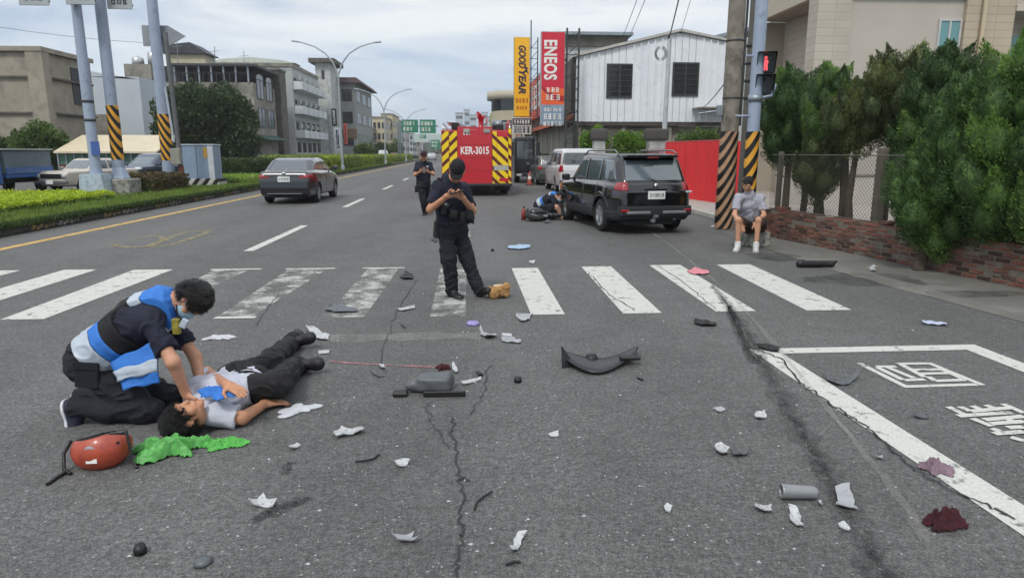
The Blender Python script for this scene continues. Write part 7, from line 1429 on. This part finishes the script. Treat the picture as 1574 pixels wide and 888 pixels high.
# --- rear officer
Y1 = 18.2
Jr = dict(head=A(651, 240, Y1 - .1), f=(.1, -.9, -.38), u=(0, -.35, .93), cf=(.05, -1, 0), neck=A(651, 248, Y1), pelvis=A(651, 284, Y1 + .03), shR=A(641.5, 253, Y1), shL=A(661, 253, Y1 + .05), elR=A(638, 269, Y1 - .12), wrR=A(646.5, 263.5, Y1 - .32), elL=A(666, 268, Y1 - .1), wrL=A(657, 263.5, Y1 - .32),
          hipR=A(646.5, 286, Y1), hipL=A(655.5, 286, Y1 + .05), knR=A(650, 307, Y1 - .05), knL=A(655.5, 305, Y1 + .2), anR=A(653, 327.5, Y1 + .05), anL=A(654.5, 322, Y1 + .6), toeR=A(650, 331, Y1 - .2), toeL=A(656, 325, Y1 + .4), handd=(.6, -.5, .4), handn=(.2, .7, .6), handdL=(-.6, -.5, .4), handnL=(-.2, .7, .6))
pr, _, fr = person('police officer in dark red cap standing farther back left of the fire engine', Jr, dict(org=(A(651, 331, Y1)[0], Y1, 0), h=.0125, cap=mat('cap_dark_red', '#2c1018', .85), curl=.6, ground=False, belt=True))
part('chest_badge', MB().cbox((-.03, -.006, -.015), (.03, .006, .015), .002), RSIL, pr, loc=tuple(A(657, 256, Y1 - .14) - fr['org'])); part('holster', MB().cbox((-.04, -.05, -.10), (.04, .05, .08), .015), GEAR, pr, loc=tuple(A(640, 290, Y1 - .02) - fr['org']))
ph = part('mobile_phone', MB().cbox((-.038, -.005, -.07), (.038, .005, .07), .004), mat('phone_black', '#101114', .2), loc=tuple(A(652, 262, Y1 - .42)), rot=(-.5, 0, 0)); tag(ph, 'dark mobile phone held with both hands by the rear officer', 'phone')
# --- crouching medic beside the black car
Y2 = 17.0
Jm = dict(head=A(861, 302, Y2 - .25), f=(.35, -.25, -.9), u=(.85, -.2, .35), cf=(.7, -.3, -.6), neck=A(853, 300, Y2 - .1), pelvis=A(828, 315, Y2 + .1), shR=A(849, 304, Y2 - .25), shL=A(852, 300, Y2 + .12), elR=A(856, 319, Y2 - .38), wrR=A(862, 331, Y2 - .35), elL=A(862, 316, Y2 + .1), wrL=A(866, 329, Y2 - .1),
          hipR=A(829, 319, Y2), hipL=A(830, 317, Y2 + .2), knR=A(848, 318, Y2 - .3), knL=A(850, 330, Y2 + .25), anR=A(840, 334, Y2 - .25), anL=A(829, 331, Y2 + .3), toeR=A(849, 337, Y2 - .25), toeL=A(838, 333, Y2 + .3), handd=(.2, 0, -.95), handn=(.7, .3, 0))
pm, _, fr = person('medic in blue and silver vest crouching on the road beside the black car', Jm, dict(org=(A(840, 337, Y2)[0], Y2, 0), h=.0125, vest=True, skin=SKIN2, curl=.4, mask=MASKM))
# --- person crouching by the signal pole
Y3 = 11.55
Js = dict(head=A(1149, 283, Y3 - .12), f=(-.35, -.8, -.5), u=(-.1, -.5, .85), cf=(-.3, -.95, 0), neck=A(1152, 297, Y3 - .02), pelvis=A(1160, 346, Y3 + .1), shR=A(1134, 304, Y3 - .05), shL=A(1169, 304, Y3 + .0), elR=A(1129, 330, Y3 - .2), wrR=A(1138, 345, Y3 - .38), elL=A(1174, 331, Y3 - .15), wrL=A(1160, 345, Y3 - .38),
          hipR=A(1150, 350, Y3 + .05), hipL=A(1169, 350, Y3 + .1), knR=A(1135, 338, Y3 - .42), knL=A(1166, 338, Y3 - .42), anR=A(1134, 378, Y3 - .42), anL=A(1162, 379, Y3 - .45), toeR=A(1130, 383, Y3 - .62), toeL=A(1162, 384, Y3 - .65), handd=(.3, -.5, -.75), handn=(0, .8, -.5))
pp, _, fr = person('hunched person in pale grey shirt sitting at the foot of the signal pole', Js, dict(org=(A(1150, 385, Y3)[0], Y3, 0), h=.0095, shirt=mat('shirt_pale_grey', '#9a9ca6', .85, var=.1, bump=.3, bs=30), trousers=mat('shorts_brown', '#33201b', .85, var=.1, bump=.3, bs=30), shorts=.85, shoe=mat('slipper_white', '#b9bab8', .6), sole=SOLE, belt=False, skin=SKIN2, curl=.4))
st = A(1162, 366, Y3 + .16); t = thing('concrete_block', 'low concrete block the hunched person sits on', 'block', (st[0], Y3 + .22, 0)); part('block', MB().cbox((-.22, -.17, 0), (.22, .17, max(.2, Jl['pelvis'][2] * 0 + A(1160, 346, Y3 + .1)[2] - .12)), .02), BASEC, t)
# --- injured person lying on the road
def gz(px_, py_, z): return G(px_, py_, z)
Jv = dict(head=gz(283, 643, .12), f=(.10, -.15, .95), u=(-.75, -.62, .05), cf=(0, 0, 1), neck=gz(306, 622, .10), pelvis=gz(378, 588, .10), shR=gz(334, 634, .10), shL=gz(306, 596, .10), elR=gz(372, 642, .055), wrR=gz(408, 620, .045), elL=gz(318, 572, .10), wrL=gz(350, 592, .27),
          hipR=gz(384, 598, .10), hipL=gz(372, 580, .10), knR=gz(424, 590, .17), knL=gz(414, 556, .13), anR=gz(456, 562, .06), anL=gz(448, 526, .06), toeR=gz(466, 556, .20), toeL=gz(458, 514, .19), handd=(.8, .5, -.1), handn=(0, .1, -1), handdL=(.7, -.5, -.1), handnL=(.3, 0, -.8), footR=(-.5, -.8, .25), footL=(-.5, -.8, .25))
pv, _, fr = person('injured person lying on the road in white and blue top and black trousers', Jv, dict(org=tuple(gz(345, 612, 0)), h=.0065, shirt=mat('top_white', '#b9bcc8', .85, var=.08, bump=.3, bs=30), trousers=mat('trousers_black', '#121214', .85, bump=.3, bs=30), belt=False, skin=SKIN, curl=.25, shoe=mat('shoe_dark', '#16141a', .6)))
# ================================================================ ROAD DEBRIS AND BELONGINGS
P_WHITE = mat('plastic_white', '#b0b3b4', .5, var=.12, vs=20, col2='#77797a', c2t=.6); P_GREY = mat('plastic_grey', '#54585c', .45, var=.15, vs=10); P_DARK = mat('plastic_black', '#141416', .5, var=.15, vs=10); P_SILV = mat('plastic_silver', '#86898c', .35, var=.1, metal=.3); PAPER = mat('paper_white', '#b9bcc2', .8, var=.06, vs=15)
P_LGREY = mat('plastic_light_grey', '#9a9da0', .5, var=.1)
def shard(name, label, cat, pts, m, th=.006, lift=.02, bend=.03, seed=0, group=None):
    """broken piece: outline on the ground, curved shell with thickness and lifted edges"""
    r = random.Random(seed * 7 + 1); W0 = [G(*q)[:2] for q in pts]; W_ = []; c = sum(W0) / len(W0)
    for i, p in enumerate(W0):
        q = W0[(i + 1) % len(W0)]; d = q - p; nn_ = np.array([-d[1], d[0]]); W_.append(c + (p - c) * r.uniform(.86, 1.0))
        for t_ in (.3, .65): W_.append(c + (p + d * (t_ + r.uniform(-.1, .1)) + nn_ * r.uniform(-.10, .07) - c) * .93)
    bm = bmesh.new(); vs = [bm.verts.new((*(w_ - c), 0)) for w_ in W_]; f = bm.faces.new(vs)
    bmesh.ops.triangulate(bm, faces=[f]); bmesh.ops.subdivide_edges(bm, edges=bm.edges[:], cuts=2, use_grid_fill=False)
    R_ = max(np.linalg.norm(w_ - c) for w_ in W_); a_ = r.random() * 3.1; ca, sa = math.cos(a_), math.sin(a_)
    for v in bm.verts:
        q = v.co.x * ca + v.co.y * sa; q2 = -v.co.x * sa + v.co.y * ca; v.co.z = .008 + bend * (q / R_) ** 2 + lift * max(0, q2 / R_) + .004 * math.sin(q * 60 + q2 * 37)
    res = bmesh.ops.extrude_face_region(bm, geom=bm.faces[:])
    for v in [g for g in res['geom'] if isinstance(g, bmesh.types.BMVert)]: v.co.z += th
    bmesh.ops.recalc_face_normals(bm, faces=bm.faces[:]); me = bpy.data.meshes.new(name); bm.to_mesh(me); bm.free()
    o = part(name, me, m); o.location = (c[0], c[1], 0); return tag(o, label, cat, group)
def lump(name, label, cat, px, py, w_px, h_m, d_m, m, seed=0, amp=.015, rot=0, fn=None, h=.006, group=None):
    g = G(px, py); w_ = w_px * np.linalg.norm(g[:2]) / IMG_F; S = SDF((-w_ / 2 - .05, -d_m / 2 - .05, -.02), (w_ / 2 + .05, d_m / 2 + .05, h_m + .06), h)
    if fn: fn(S, w_, d_m, h_m)
    else: S.ell((0, 0, h_m * .45), (w_ / 2, d_m / 2, h_m * .55), None, 0); S.wrinkle(amp, 26, seed, band=.06); S.wrinkle(amp * .4, 60, seed + 1, band=.06)
    X, Y, Z = S.grid(); S.F = np.maximum(S.F, -(Z - .002)); o = part(name, S.mesh(name, 1), m); o.location = (g[0], g[1], .001); o.rotation_euler = (0, 0, rot); return tag(o, label, cat, group)
# large black curved fender
t = thing('broken_fender', 'large black curved fender lying on the road with a torn upright corner', 'car part', tuple(G(920, 570)))
n = 20; vs = []; fs = []
for i in range(n + 1):
    s_ = i / n; px_ = 866 + (978 - 866) * s_; py_ = 562 + 18 * math.sin(math.pi * min(1, s_ * 1.05)) - 6 * s_; wd = 23 * math.sin(math.pi * (.10 + .80 * s_)) ** .6; a = G(px_, py_) - np.array(t.location); b_ = G(px_ + 4, py_ - wd) - np.array(t.location)
    for j in range(5):
        k = j / 4; p = a + (b_ - a) * k; z = .010 + .035 * math.sin(math.pi * (.15 + .75 * k)) * (.5 + .5 * abs(2 * s_ - 1)) + .035 * (2 * s_ - 1) ** 2; vs.append((p[0], p[1], z))
for i in range(n):
    for j in range(4): fs.append((i * 5 + j, (i + 1) * 5 + j, (i + 1) * 5 + j + 1, i * 5 + j + 1))
N0 = len(vs); vs2 = vs + [(x, y, z + .008) for x, y, z in vs]; fs2 = [tuple(reversed(f)) for f in fs] + [tuple(i + N0 for i in f) for f in fs]
for i in range(n): fs2 += [(i * 5, (i + 1) * 5, (i + 1) * 5 + N0, i * 5 + N0), (i * 5 + 4, i * 5 + 4 + N0, (i + 1) * 5 + 4 + N0, (i + 1) * 5 + 4)]
for j in range(4): fs2 += [(j, j + N0, j + 1 + N0, j + 1), (n * 5 + j, n * 5 + j + 1, n * 5 + j + 1 + N0, n * 5 + j + N0)]
part('shell', MB().add(vs2, fs2, True), mat('fender_dark', '#24262b', .38, var=.15, vs=6), t)
l0 = G(864, 566) - np.array(t.location)
part('torn_corner', MB().add([tuple(l0), tuple(l0 + [.12, .03, 0]), tuple(l0 + [.0, .06, .17]), tuple(l0 + [0, .012, 0]), tuple(l0 + [.12, .042, 0]), tuple(l0 + [.0, .072, .17])], [(0, 1, 2), (5, 4, 3), (0, 3, 4, 1), (1, 4, 5, 2), (2, 5, 3, 0)]), P_DARK, t)
l1 = G(972, 562) - np.array(t.location); part('end_tab', MB().cbox(tuple(l1 + [-.10, -.02, .05]), tuple(l1 + [.06, .05, .075]), .008), P_DARK, t)
part('rubber_plug', MB().lathe([(0, 0), (.05, 0), (.055, .03), (.04, .06), (0, .065)], tuple(G(909, 556) - np.array(t.location) + [0, 0, .0]), n=16), P_DARK, t)
# grey side panel
def fpanel(S, w_, d, hh):
    S.cap((-w_ * .38, -.02, hh * .35), (w_ * .30, .03, hh * .42), hh * .28, hh * .42, .02); S.box((w_ * .05, 0, hh * .4), (w_ * .36, d * .36, hh * .36), None, .03, .03); S.wrinkle(.008, 14, 3); S.cap((-w_ * .5, -.03, hh * .3), (-w_ * .2, 0, hh * .3), .02, .05, .03)
o = lump('wreckage_piece', 'dark grey moulded body panel lying on the road below the pink streak', 'car part', 664, 600, 76, .15, .2, P_GREY, 2, fn=fpanel, rot=-.02); part('inner_edge', MB().cbox((-.26, -.13, 0), (-.16, -.05, .03), .008), P_DARK, o); part('torn_edge', MB().cbox((-.05, -.14, .0), (.24, -.12, .04), .006), P_DARK, o)
# wood block on the crosswalk
t = thing('foam_block', 'yellow-brown torn block beside the standing officer raised foot', 'block', tuple(G(768, 457)), .15)
S = SDF((-.15, -.1, -.01), (.15, .1, .2), .006); S.box((0, 0, .07), (.12, .085, .07), np.array([[.98, 0, .17], [0, 1, 0], [-.17, 0, .98]]), .045, 0); S.wrinkle(.035, 14, 4, band=.08); S.wrinkle(.006, 50, 5); X, Y, Z = S.grid(); S.F = np.maximum(S.F, -(Z - .002)); part('block', S.mesh('block', 1), mat('block_tan', '#a07a4c', .9, var=.3, vs=14, bump=.6, bs=60, col2='#6d4c2c', c2t=.58), t); part('pale_face', MB().cbox((-.07, -.05, .135), (.06, .03, .148), .006), mat('block_pale', '#c6b795', .9), t)
# red helmet
HRED = mat('helmet_red', '#a5462f', .42, var=.2, vs=9, coat=.2, col2='#8c3a34', c2t=.6)
hp = G(160, 712); t = thing('motorcycle_helmet', 'scuffed red open-face helmet with black straps lying on the road', 'helmet', tuple(hp))
S = SDF((-.18, -.16, -.01), (.18, .16, .26), .006); Mh = np.array([[.97, .1, .2], [-.1, .99, 0], [-.2, 0, .98]])
S.ell((0, 0, .092), (.150, .125, .118), Mh, 0); S.ell((-.005, .03, .145), (.135, .105, .085), Mh, .01, 's'); X, Y, Z = S.grid(); S.F = np.maximum(S.F, -(Z - .001)); S.F = np.maximum(S.F, (Z - .18 - .22 * X)); part('shell', S.mesh('shell', 1), HRED, t)
S = SDF((-.18, -.16, -.01), (.18, .16, .26), .006); S.ell((0, .004, .098), (.146, .122, .112), Mh, 0); S.ell((-.005, .022, .155), (.118, .09, .08), Mh, .01, 's'); X, Y, Z = S.grid(); S.F = np.maximum(S.F, (Z - .190 - .22 * X)); S.F = np.maximum(S.F, -(Z - .13 - .2 * X)); S.F = np.maximum(S.F, -(Y + .085)) ; part('lining', S.mesh('lining', 1), mat('helmet_lining', '#101011', .9), t)
part('chin_strap', MB().tube([(-.135, -.03, .15), (-.165, -.06, .09), (-.15, -.10, .02), (-.10, -.13, .008)], .009, 8), BOOT, t); part('chin_strap', MB().tube([(-.13, -.10, .012), (-.15, -.17, .008), (-.155, -.24, .008)], .009, 8), BOOT, t); part('chin_strap', MB().tube([(.145, -.02, .19), (.17, -.05, .12), (.18, -.06, .03), (.21, -.08, .008)], .008, 8), BOOT, t)
part('badge', MB().lathe([(0, -.002), (.028, -.002), (.028, .003), (0, .003)], axis='y', n=18), P_LGREY, t, loc=(.0, -.112, .125), rot=(.25, 0, 0)); part('sticker', MB().cbox((-.028, -.003, -.012), (.028, .002, .012), .001), LETW, t, loc=(.005, -.121, .07), rot=(-.05, 0, 0))
for s in (-.115, .125): part('rivet', MB().lathe([(0, -.004), (.008, -.004), (.008, .002), (0, .002)], axis='y', n=10), BOOT, t, loc=(s, -.072, .125 + .2 * s))
# green bag, blue bag, papers near the injured person
def crumple(name, label, cat, px, py, w_px, d, hh, m, seed, rot=0, nn=70, rag=.75, group=None):
    g = G(px, py); w_ = w_px * np.linalg.norm(g[:2]) / IMG_F; hh *= 1.5; r = np.random.default_rng(seed); xs = np.linspace(-1, 1, nn); X, Y = np.meshgrid(xs, xs, indexing='ij'); ang = np.arctan2(Y, X); rad = np.maximum(abs(X), abs(Y)); edge = .9 + rag * vnoise(np.cos(ang) * 2.4 + 5, np.sin(ang) * 2.4 + 5, ang * 0 + seed, seed)
    u, v = X * edge * np.where(rad > 0, rad / np.maximum(np.hypot(X, Y), 1e-6), 1), Y * edge * np.where(rad > 0, rad / np.maximum(np.hypot(X, Y), 1e-6), 1)
    w1 = vnoise(u * 2.2 + 3, v * 2.2, u * 0 + .5, seed + 5); z = hh * (1 - rad ** 4) * (.25 + 1.5 * np.clip(.5 - np.abs(vnoise(u * 2.6 + w1, v * 2.6 - w1, u * 0 + 1.5, seed)), 0, .5) + .5 * np.clip(.5 - np.abs(vnoise(u * 6 + w1, v * 6, u * 0 + 2.5, seed + 3)), 0, .5)) + .3 * hh * np.abs(vnoise(u * 11, v * 11, u * 0, seed + 2)) + .004
    V = np.stack([u * w_ / 2, v * d / 2, z], -1).reshape(-1, 3); B = V.copy(); B[:, 2] -= .003; ii = np.arange(nn * nn).reshape(nn, nn); Q = np.stack([ii[:-1, :-1], ii[1:, :-1], ii[1:, 1:], ii[:-1, 1:]], -1).reshape(-1, 4); Q2 = Q[:, ::-1] + nn * nn
    bd = np.concatenate([ii[:, 0], ii[-1, 1:], ii[::-1, -1][1:], ii[0, ::-1][1:-1]]); bq = np.stack([bd, bd + nn * nn, np.roll(bd, -1) + nn * nn, np.roll(bd, -1)], 1)
    me = mesh_np(name, np.concatenate([V, B]), np.concatenate([Q, Q2, bq]), True); o = part(name, me, m); o.location = (g[0], g[1], 0.001); o.rotation_euler = (0, 0, rot); return tag(o, label, cat, group)
crumple('plastic_bag', 'crumpled bright green plastic bag on the road under the lying person head', 'bag', 268, 694, 112, .22, .045, mat('bag_green', '#5fae58', .45, var=.25, vs=25, trans=.2), 3, .25)
crumple('plastic_bag', 'small crumpled green bag scrap right of the larger green bag', 'bag', 345, 686, 50, .12, .022, mat('bag_green2', '#5cb850', .4, var=.15, vs=12, trans=.2), 5, .3)
crumple('cloth', 'blue cloth lying on the chest of the injured person', 'cloth', 328, 600, 50, .2, .022, VBLUE, 8, .3); COL.objects['cloth'].location = tuple(G(335, 606, .215))
crumple('paper_sheet', 'pale blue-white paper sheet lying at the right of the injured person', 'paper', 458, 632, 54, .20, .012, PAPER, 9, .1, 24)
lump('trainer_shoe', 'loose black shoe standing beyond the feet of the injured person', 'shoe', 457, 524, 22, .10, .24, P_DARK, 4, .006, .2)
crumple('paper_scrap', 'small pink paper scrap near the feet of the injured person', 'paper', 399, 556, 20, .1, .02, mat('paper_pink', '#c48796', .8), 12, .1, 16)
crumple('paper_scrap', 'whitish paper near the worn crosswalk stripe behind the injured person', 'paper', 340, 520, 36, .16, .015, PAPER, 13, .1, 18)
# flat broken pieces: (label, category, outline in picture, material)
PC = [
 ('white broken cover beside the loose black shoe, left of the pink streak', 'car part', [(470, 506), (484, 506), (507, 516), (505, 524), (492, 524), (478, 516)], P_WHITE, .05), ('thin white strip lying below the loose black shoe', 'car part', [(488, 541), (506, 540), (507, 544), (489, 545)], P_WHITE, .0),
 ('dark brown mudflap on the worn crosswalk stripe', 'car part', [(499, 472), (515, 470), (548, 475), (550, 480), (520, 482), (500, 479)], P_GREY, .02), ('white plastic strip below the small dark clump on the crosswalk', 'car part', [(610, 475), (638, 471), (640, 474), (622, 479), (612, 478)], P_WHITE, .01),
 ('silver-grey broken bracket right of the purple cap', 'car part', [(738, 508), (745, 514), (762, 514), (765, 520), (748, 523), (737, 516)], P_LGREY, .05), ('pale grey strip right of the silver bracket', 'car part', [(768, 520), (784, 519), (802, 524), (800, 529), (770, 526)], P_LGREY, .01), ('short pale strip just above the pale grey strip', 'car part', [(770, 514), (787, 514), (788, 518), (771, 518)], P_WHITE, .0),
 ('white torn plastic below the left whole crosswalk stripe', 'car part', [(793, 482), (820, 484), (816, 493), (800, 497), (795, 490)], P_LGREY, .02), ('white folded label piece left of the black wire', 'paper', [(512, 672), (524, 661), (560, 659), (562, 668), (530, 672), (516, 677)], P_WHITE, .04), ('white plastic scrap right of the black wire', 'car part', [(605, 712), (618, 709), (632, 710), (626, 717), (616, 721)], P_WHITE, .01),
 ('pale triangular shard beside the damp patch', 'car part', [(380, 776), (396, 773), (405, 765), (414, 773), (429, 775), (420, 781), (390, 782)], P_WHITE, .03), ('grey-white forked shard near the bottom of the photo', 'car part', [(600, 834), (618, 828), (638, 819), (633, 829), (646, 833), (640, 838), (612, 838)], P_LGREY, .04), ('bow-shaped white shard near the bottom right of the road crack', 'car part', [(782, 846), (793, 829), (797, 822), (812, 823), (802, 835), (796, 850), (786, 853)], P_WHITE, .02),
 ('small white shard pointing right of the lying person', 'car part', [(442, 692), (458, 684), (464, 686), (450, 694)], P_WHITE, .02), ('white plastic chip right of the road crack', 'car part', [(842, 670), (858, 666), (860, 672), (846, 673)], P_WHITE, .01), ('white label piece at the middle right of the road', 'paper', [(1161, 636), (1176, 635), (1179, 643), (1166, 647), (1160, 643)], P_WHITE, .02),
 ('white broken piece joined to a dark fragment in the right lane', 'car part', [(1098, 688), (1108, 685), (1122, 688), (1120, 700), (1110, 704), (1100, 696)], P_WHITE, .03), ('dark fragment touching the white broken piece in the right lane', 'car part', [(1121, 694), (1140, 694), (1154, 696), (1146, 703), (1124, 705)], P_GREY, .03), ('white oblong chip left of the white torn glove shape', 'car part', [(1160, 776), (1186, 782), (1188, 790), (1174, 791), (1159, 784)], P_WHITE, .02),
 ('white torn glove-shaped plastic near the bottom right', 'car part', [(1210, 784), (1222, 785), (1232, 797), (1237, 816), (1230, 811), (1227, 816), (1222, 810), (1212, 803)], P_WHITE, .03), ('small upright white chip left of the grey plate', 'car part', [(1257, 770), (1263, 772), (1265, 781), (1259, 782)], P_WHITE, .02), ('large light grey square plate on the oil trail', 'car part', [(1281, 754), (1305, 753), (1312, 770), (1319, 787), (1300, 785), (1283, 783)], P_LGREY, .03),
 ('flat white sliver below the grey plate', 'car part', [(1286, 809), (1297, 808), (1308, 815), (1304, 818), (1290, 814)], P_WHITE, .01), ('thin white-blue ruler strip on the right apron', 'car part', [(1416, 495), (1434, 495), (1456, 498), (1455, 502), (1436, 501), (1417, 499)], mat('strip_bluewhite', '#b7c0d8', .5), .02), ('dark flat rubber strip inside the marked bay', 'car part', [(1402, 640), (1415, 638), (1430, 641), (1426, 645), (1408, 644)], P_GREY, .005),
 ('black torn rubber on the corner of the bay outline', 'car part', [(1162, 529), (1180, 530), (1200, 538), (1198, 544), (1182, 541), (1166, 535)], P_DARK, .03), ('black oblong mat right of the whole crosswalk stripes', 'car part', [(1066, 494), (1085, 494), (1102, 497), (1100, 503), (1080, 503), (1066, 499)], P_DARK, .02), ('pink and white flattened slipper between two crosswalk stripes', 'slipper', [(1055, 417), (1068, 413), (1092, 417), (1090, 422), (1070, 424), (1058, 421)], mat('slipper_pink', '#c97f88', .7), .02),
 ('pale blue and white cloth-like scrap behind the standing officer', 'cloth', [(779, 380), (798, 376), (816, 377), (817, 382), (800, 385), (782, 384)], mat('scrap_blue', '#93abc2', .7, var=.3, vs=30), .03), ('small white chip below the pale blue scrap', 'car part', [(812, 402), (823, 402), (822, 406), (813, 405)], P_WHITE, .01), ('small white sliver near the foot of the brick wall', 'car part', [(1332, 412), (1342, 408), (1350, 411), (1346, 419), (1337, 417)], P_WHITE, .02),
 ('white chip on the scraped line left of the mauve cloth', 'car part', [(1345, 703), (1356, 702), (1357, 707), (1348, 708)], P_LGREY, .01), ('faint grey paper bit left of the white label piece', 'paper', [(1096, 630), (1108, 628), (1116, 632), (1104, 635)], P_LGREY, .005), ('small white star-shaped chip left of the white oblong chip', 'car part', [(1020, 782), (1026, 779), (1034, 783), (1030, 790), (1023, 789)], P_WHITE, .01),
 ('dark curled strip near the black curved fender', 'car part', [(730, 576), (738, 573), (744, 577), (738, 581)], P_DARK, .02), ('white thin rod piece at the right of the dark grey panel', 'car part', [(706, 590), (735, 583), (740, 581), (741, 584), (712, 593)], P_WHITE, .01), ('thin pale hoop piece touching the dark grey panel', 'car part', [(694, 562), (698, 561), (704, 574), (700, 576)], P_WHITE, .02),
 ('white chip above the pink streak near its left end', 'car part', [(582, 563), (590, 561), (594, 566), (586, 568)], P_WHITE, .01), ('black and white crumbs left of the standing officer feet', 'car part', [(614, 427), (624, 421), (636, 424), (634, 430), (620, 431)], P_DARK, .05), ('dark small scrap on the road behind the standing officer', 'car part', [(662, 370), (668, 366), (673, 369), (670, 374)], P_DARK, .03),
 ('long grey wiper-like piece inside the bay by the white line', 'car part', [(1264, 579), (1282, 584), (1298, 585), (1318, 577), (1322, 579), (1304, 593), (1286, 595), (1272, 588)], P_GREY, .04)]
for i, (lab, ct, pts, m, bend) in enumerate(PC): shard('debris_piece' if ct != 'cloth' else 'cloth_scrap', lab, ct, pts, m, seed=i + 3, bend=bend, lift=bend * .6)
# silver tube half
def ftube(S, w_, d, hh): S.cap((-w_ * .42, 0, hh * .5), (w_ * .40, 0, hh * .46), hh * .5, hh * .42, 0, flat=(1, 0)); S.cap((-w_ * .46, 0, hh * .55), (-w_ * .3, 0, hh * .55), hh * .36, hh * .36, .0, 's')
lump('silver_tube', 'dented silver-grey tube section lying left of the grey plate', 'car part', 1224, 766, 58, .075, .09, P_SILV, 3, fn=ftube, rot=-.12)
# dark red cloth, mauve cloth, black mudguard
crumple('cloth', 'crumpled dark red and black cloth near the bottom right corner', 'cloth', 1454, 808, 60, .12, .04, mat('cloth_dark_red', '#3d141c', .9, var=.4, vs=14), 24, .15, rag=.4); crumple('cloth', 'mauve crumpled cloth on the white bay line', 'cloth', 1438, 722, 44, .16, .028, mat('cloth_mauve', '#7d6a75', .85, var=.2, vs=12), 27, -.2, rag=.4)
def fmud(S, w_, d, hh): S.cap((-w_ * .40, 0, hh * .45), (w_ * .36, .02, hh * .4), hh * .5, hh * .42, .02); S.cap((w_ * .36, 0, hh * .4), (w_ * .47, 0, hh * .8), hh * .3, hh * .12, .02); S.cap((w_ * .25, 0, hh * .7), (w_ * .27, 0, hh * 1.15), .012, .01, .01); S.box((0, 0, hh * 1.05), (w_ * .3, .04, hh * .25), None, .01, .01, 's')
lump('mudguard', 'black motorcycle seat-like shell lying near the brick wall', 'car part', 1255, 411, 58, .12, .22, P_DARK, 5, fn=fmud, rot=-.1)
def round_bit(lab, px_, py_, r_, hh, m): o = part('round_debris', MB().lathe([(0, 0), (r_, 0), (r_ * 1.05, hh * .5), (r_ * .8, hh), (0, hh * 1.02)], n=14), m); o.location = tuple(G(px_, py_)); return tag(o, lab, 'car part')
round_bit('round purple and white cap below the worn crosswalk stripe', 727, 499, .062, .035, mat('cap_purple', '#8d84b8', .5, var=.4, vs=40)); round_bit('small black round knob right of the dark grey panel', 796, 587, .028, .04, P_DARK); round_bit('black knob near the bottom left corner', 216, 850, .025, .04, P_DARK); round_bit('dark clod at the bottom edge', 312, 866, .035, .025, P_GREY); round_bit('tiny black knob right of the standing officer foot', 757, 386, .03, .04, P_DARK)
def wirepiece(lab, pts, r_=.006, m=P_DARK): o = part('debris_wire', MB().tube([tuple(G(*q) + [0, 0, .009 + .004 * (i % 2)]) for i, q in enumerate(pts)], r_, 7), m); return tag(o, lab, 'wire')
wirepiece('bent black wire right below the white folded label piece', [(546, 711), (560, 711), (574, 707), (583, 701)]); wirepiece('curved black wire beside the road crack', [(729, 785), (733, 775), (742, 766), (757, 758)], .005); wirepiece('thin curved dark strip left of the dark grey panel', [(570, 572), (575, 578), (584, 581), (592, 580)], .004)
wirepiece('short black strip at the bottom centre of the road', [(778, 870), (790, 867), (800, 866)], .006); wirepiece('short black bit left of the road crack below the purple cap', [(617, 500), (622, 505)], .006); wirepiece('small dark curl by the right end of the black fender', [(980, 582), (988, 586)], .008)
# black cloth/gear on the road by the medic
lump('equipment_bag', 'black bag and gear lying on the road left of the crouching medic', 'bag', 818, 333, 22, .22, .3, P_DARK, 8, .02, h=.012); shard('debris_piece', 'dark flat scrap on the road in front of the crouching medic', 'car part', [(833, 341), (842, 339), (849, 342), (840, 344)], P_GREY, seed=77); crumple('cloth', 'dark stained cloth scrap at the end of the pink streak', 'cloth', 682, 567, 20, .12, .02, mat('cloth_maroon', '#3c1016', .9), 31, .1, 16)
crumple('white_tag', 'tiny white paper at the foot of the banded utility pole', 'paper', 1098, 349, 10, .1, .02, PAPER, 32, 0, 10)
# tiny uncountable crumbs of glass and plastic
r = np.random.default_rng(44); n = 300; px_ = np.clip(r.normal(720, 330, n), 20, 1560); py_ = 440 + 440 * r.random(n) ** 1.1; V = []; Q = []
for i in range(n):
    g = G(px_[i], py_[i]); s = .0035 + .006 * r.random() ** 2.5; a_ = r.random() * 6.3; k = len(V)
    V += [(g[0] + s * math.cos(a_ + q * 2.1) * (1 + r.random()), g[1] + s * math.sin(a_ + q * 2.1), .002) for q in range(3)] + [(g[0], g[1], .004 + s * .7)]; Q += [(k, k + 1, k + 3, k + 3), (k + 1, k + 2, k + 3, k + 3), (k + 2, k, k + 3, k + 3)]
me = bpy.data.meshes.new('crumbs'); me.from_pydata(V, [], [q[:3] for q in Q]); o = part('glass_crumbs', me, P_WHITE); tag(o, 'tiny white crumbs of broken plastic scattered over the road', 'debris', kind='stuff')
# ================================================================ AIR
hz = bpy.data.materials.new('haze_air'); hz.use_nodes = True; hz.node_tree.nodes.clear(); _o = hz.node_tree.nodes.new('ShaderNodeOutputMaterial'); _v = hz.node_tree.nodes.new('ShaderNodeVolumePrincipled')
_v.inputs['Density'].default_value = .00045; _v.inputs['Color'].default_value = (.96, .98, 1, 1); _v.inputs['Anisotropy'].default_value = .2; hz.node_tree.links.new(_v.outputs[0], _o.inputs['Volume'])
o = part('haze', MB().box((-1900, -400, -1), (1900, 3700, 66)), hz, kind='stuff'); tag(o, 'thin pale summer haze over the whole street', 'haze', kind='stuff')
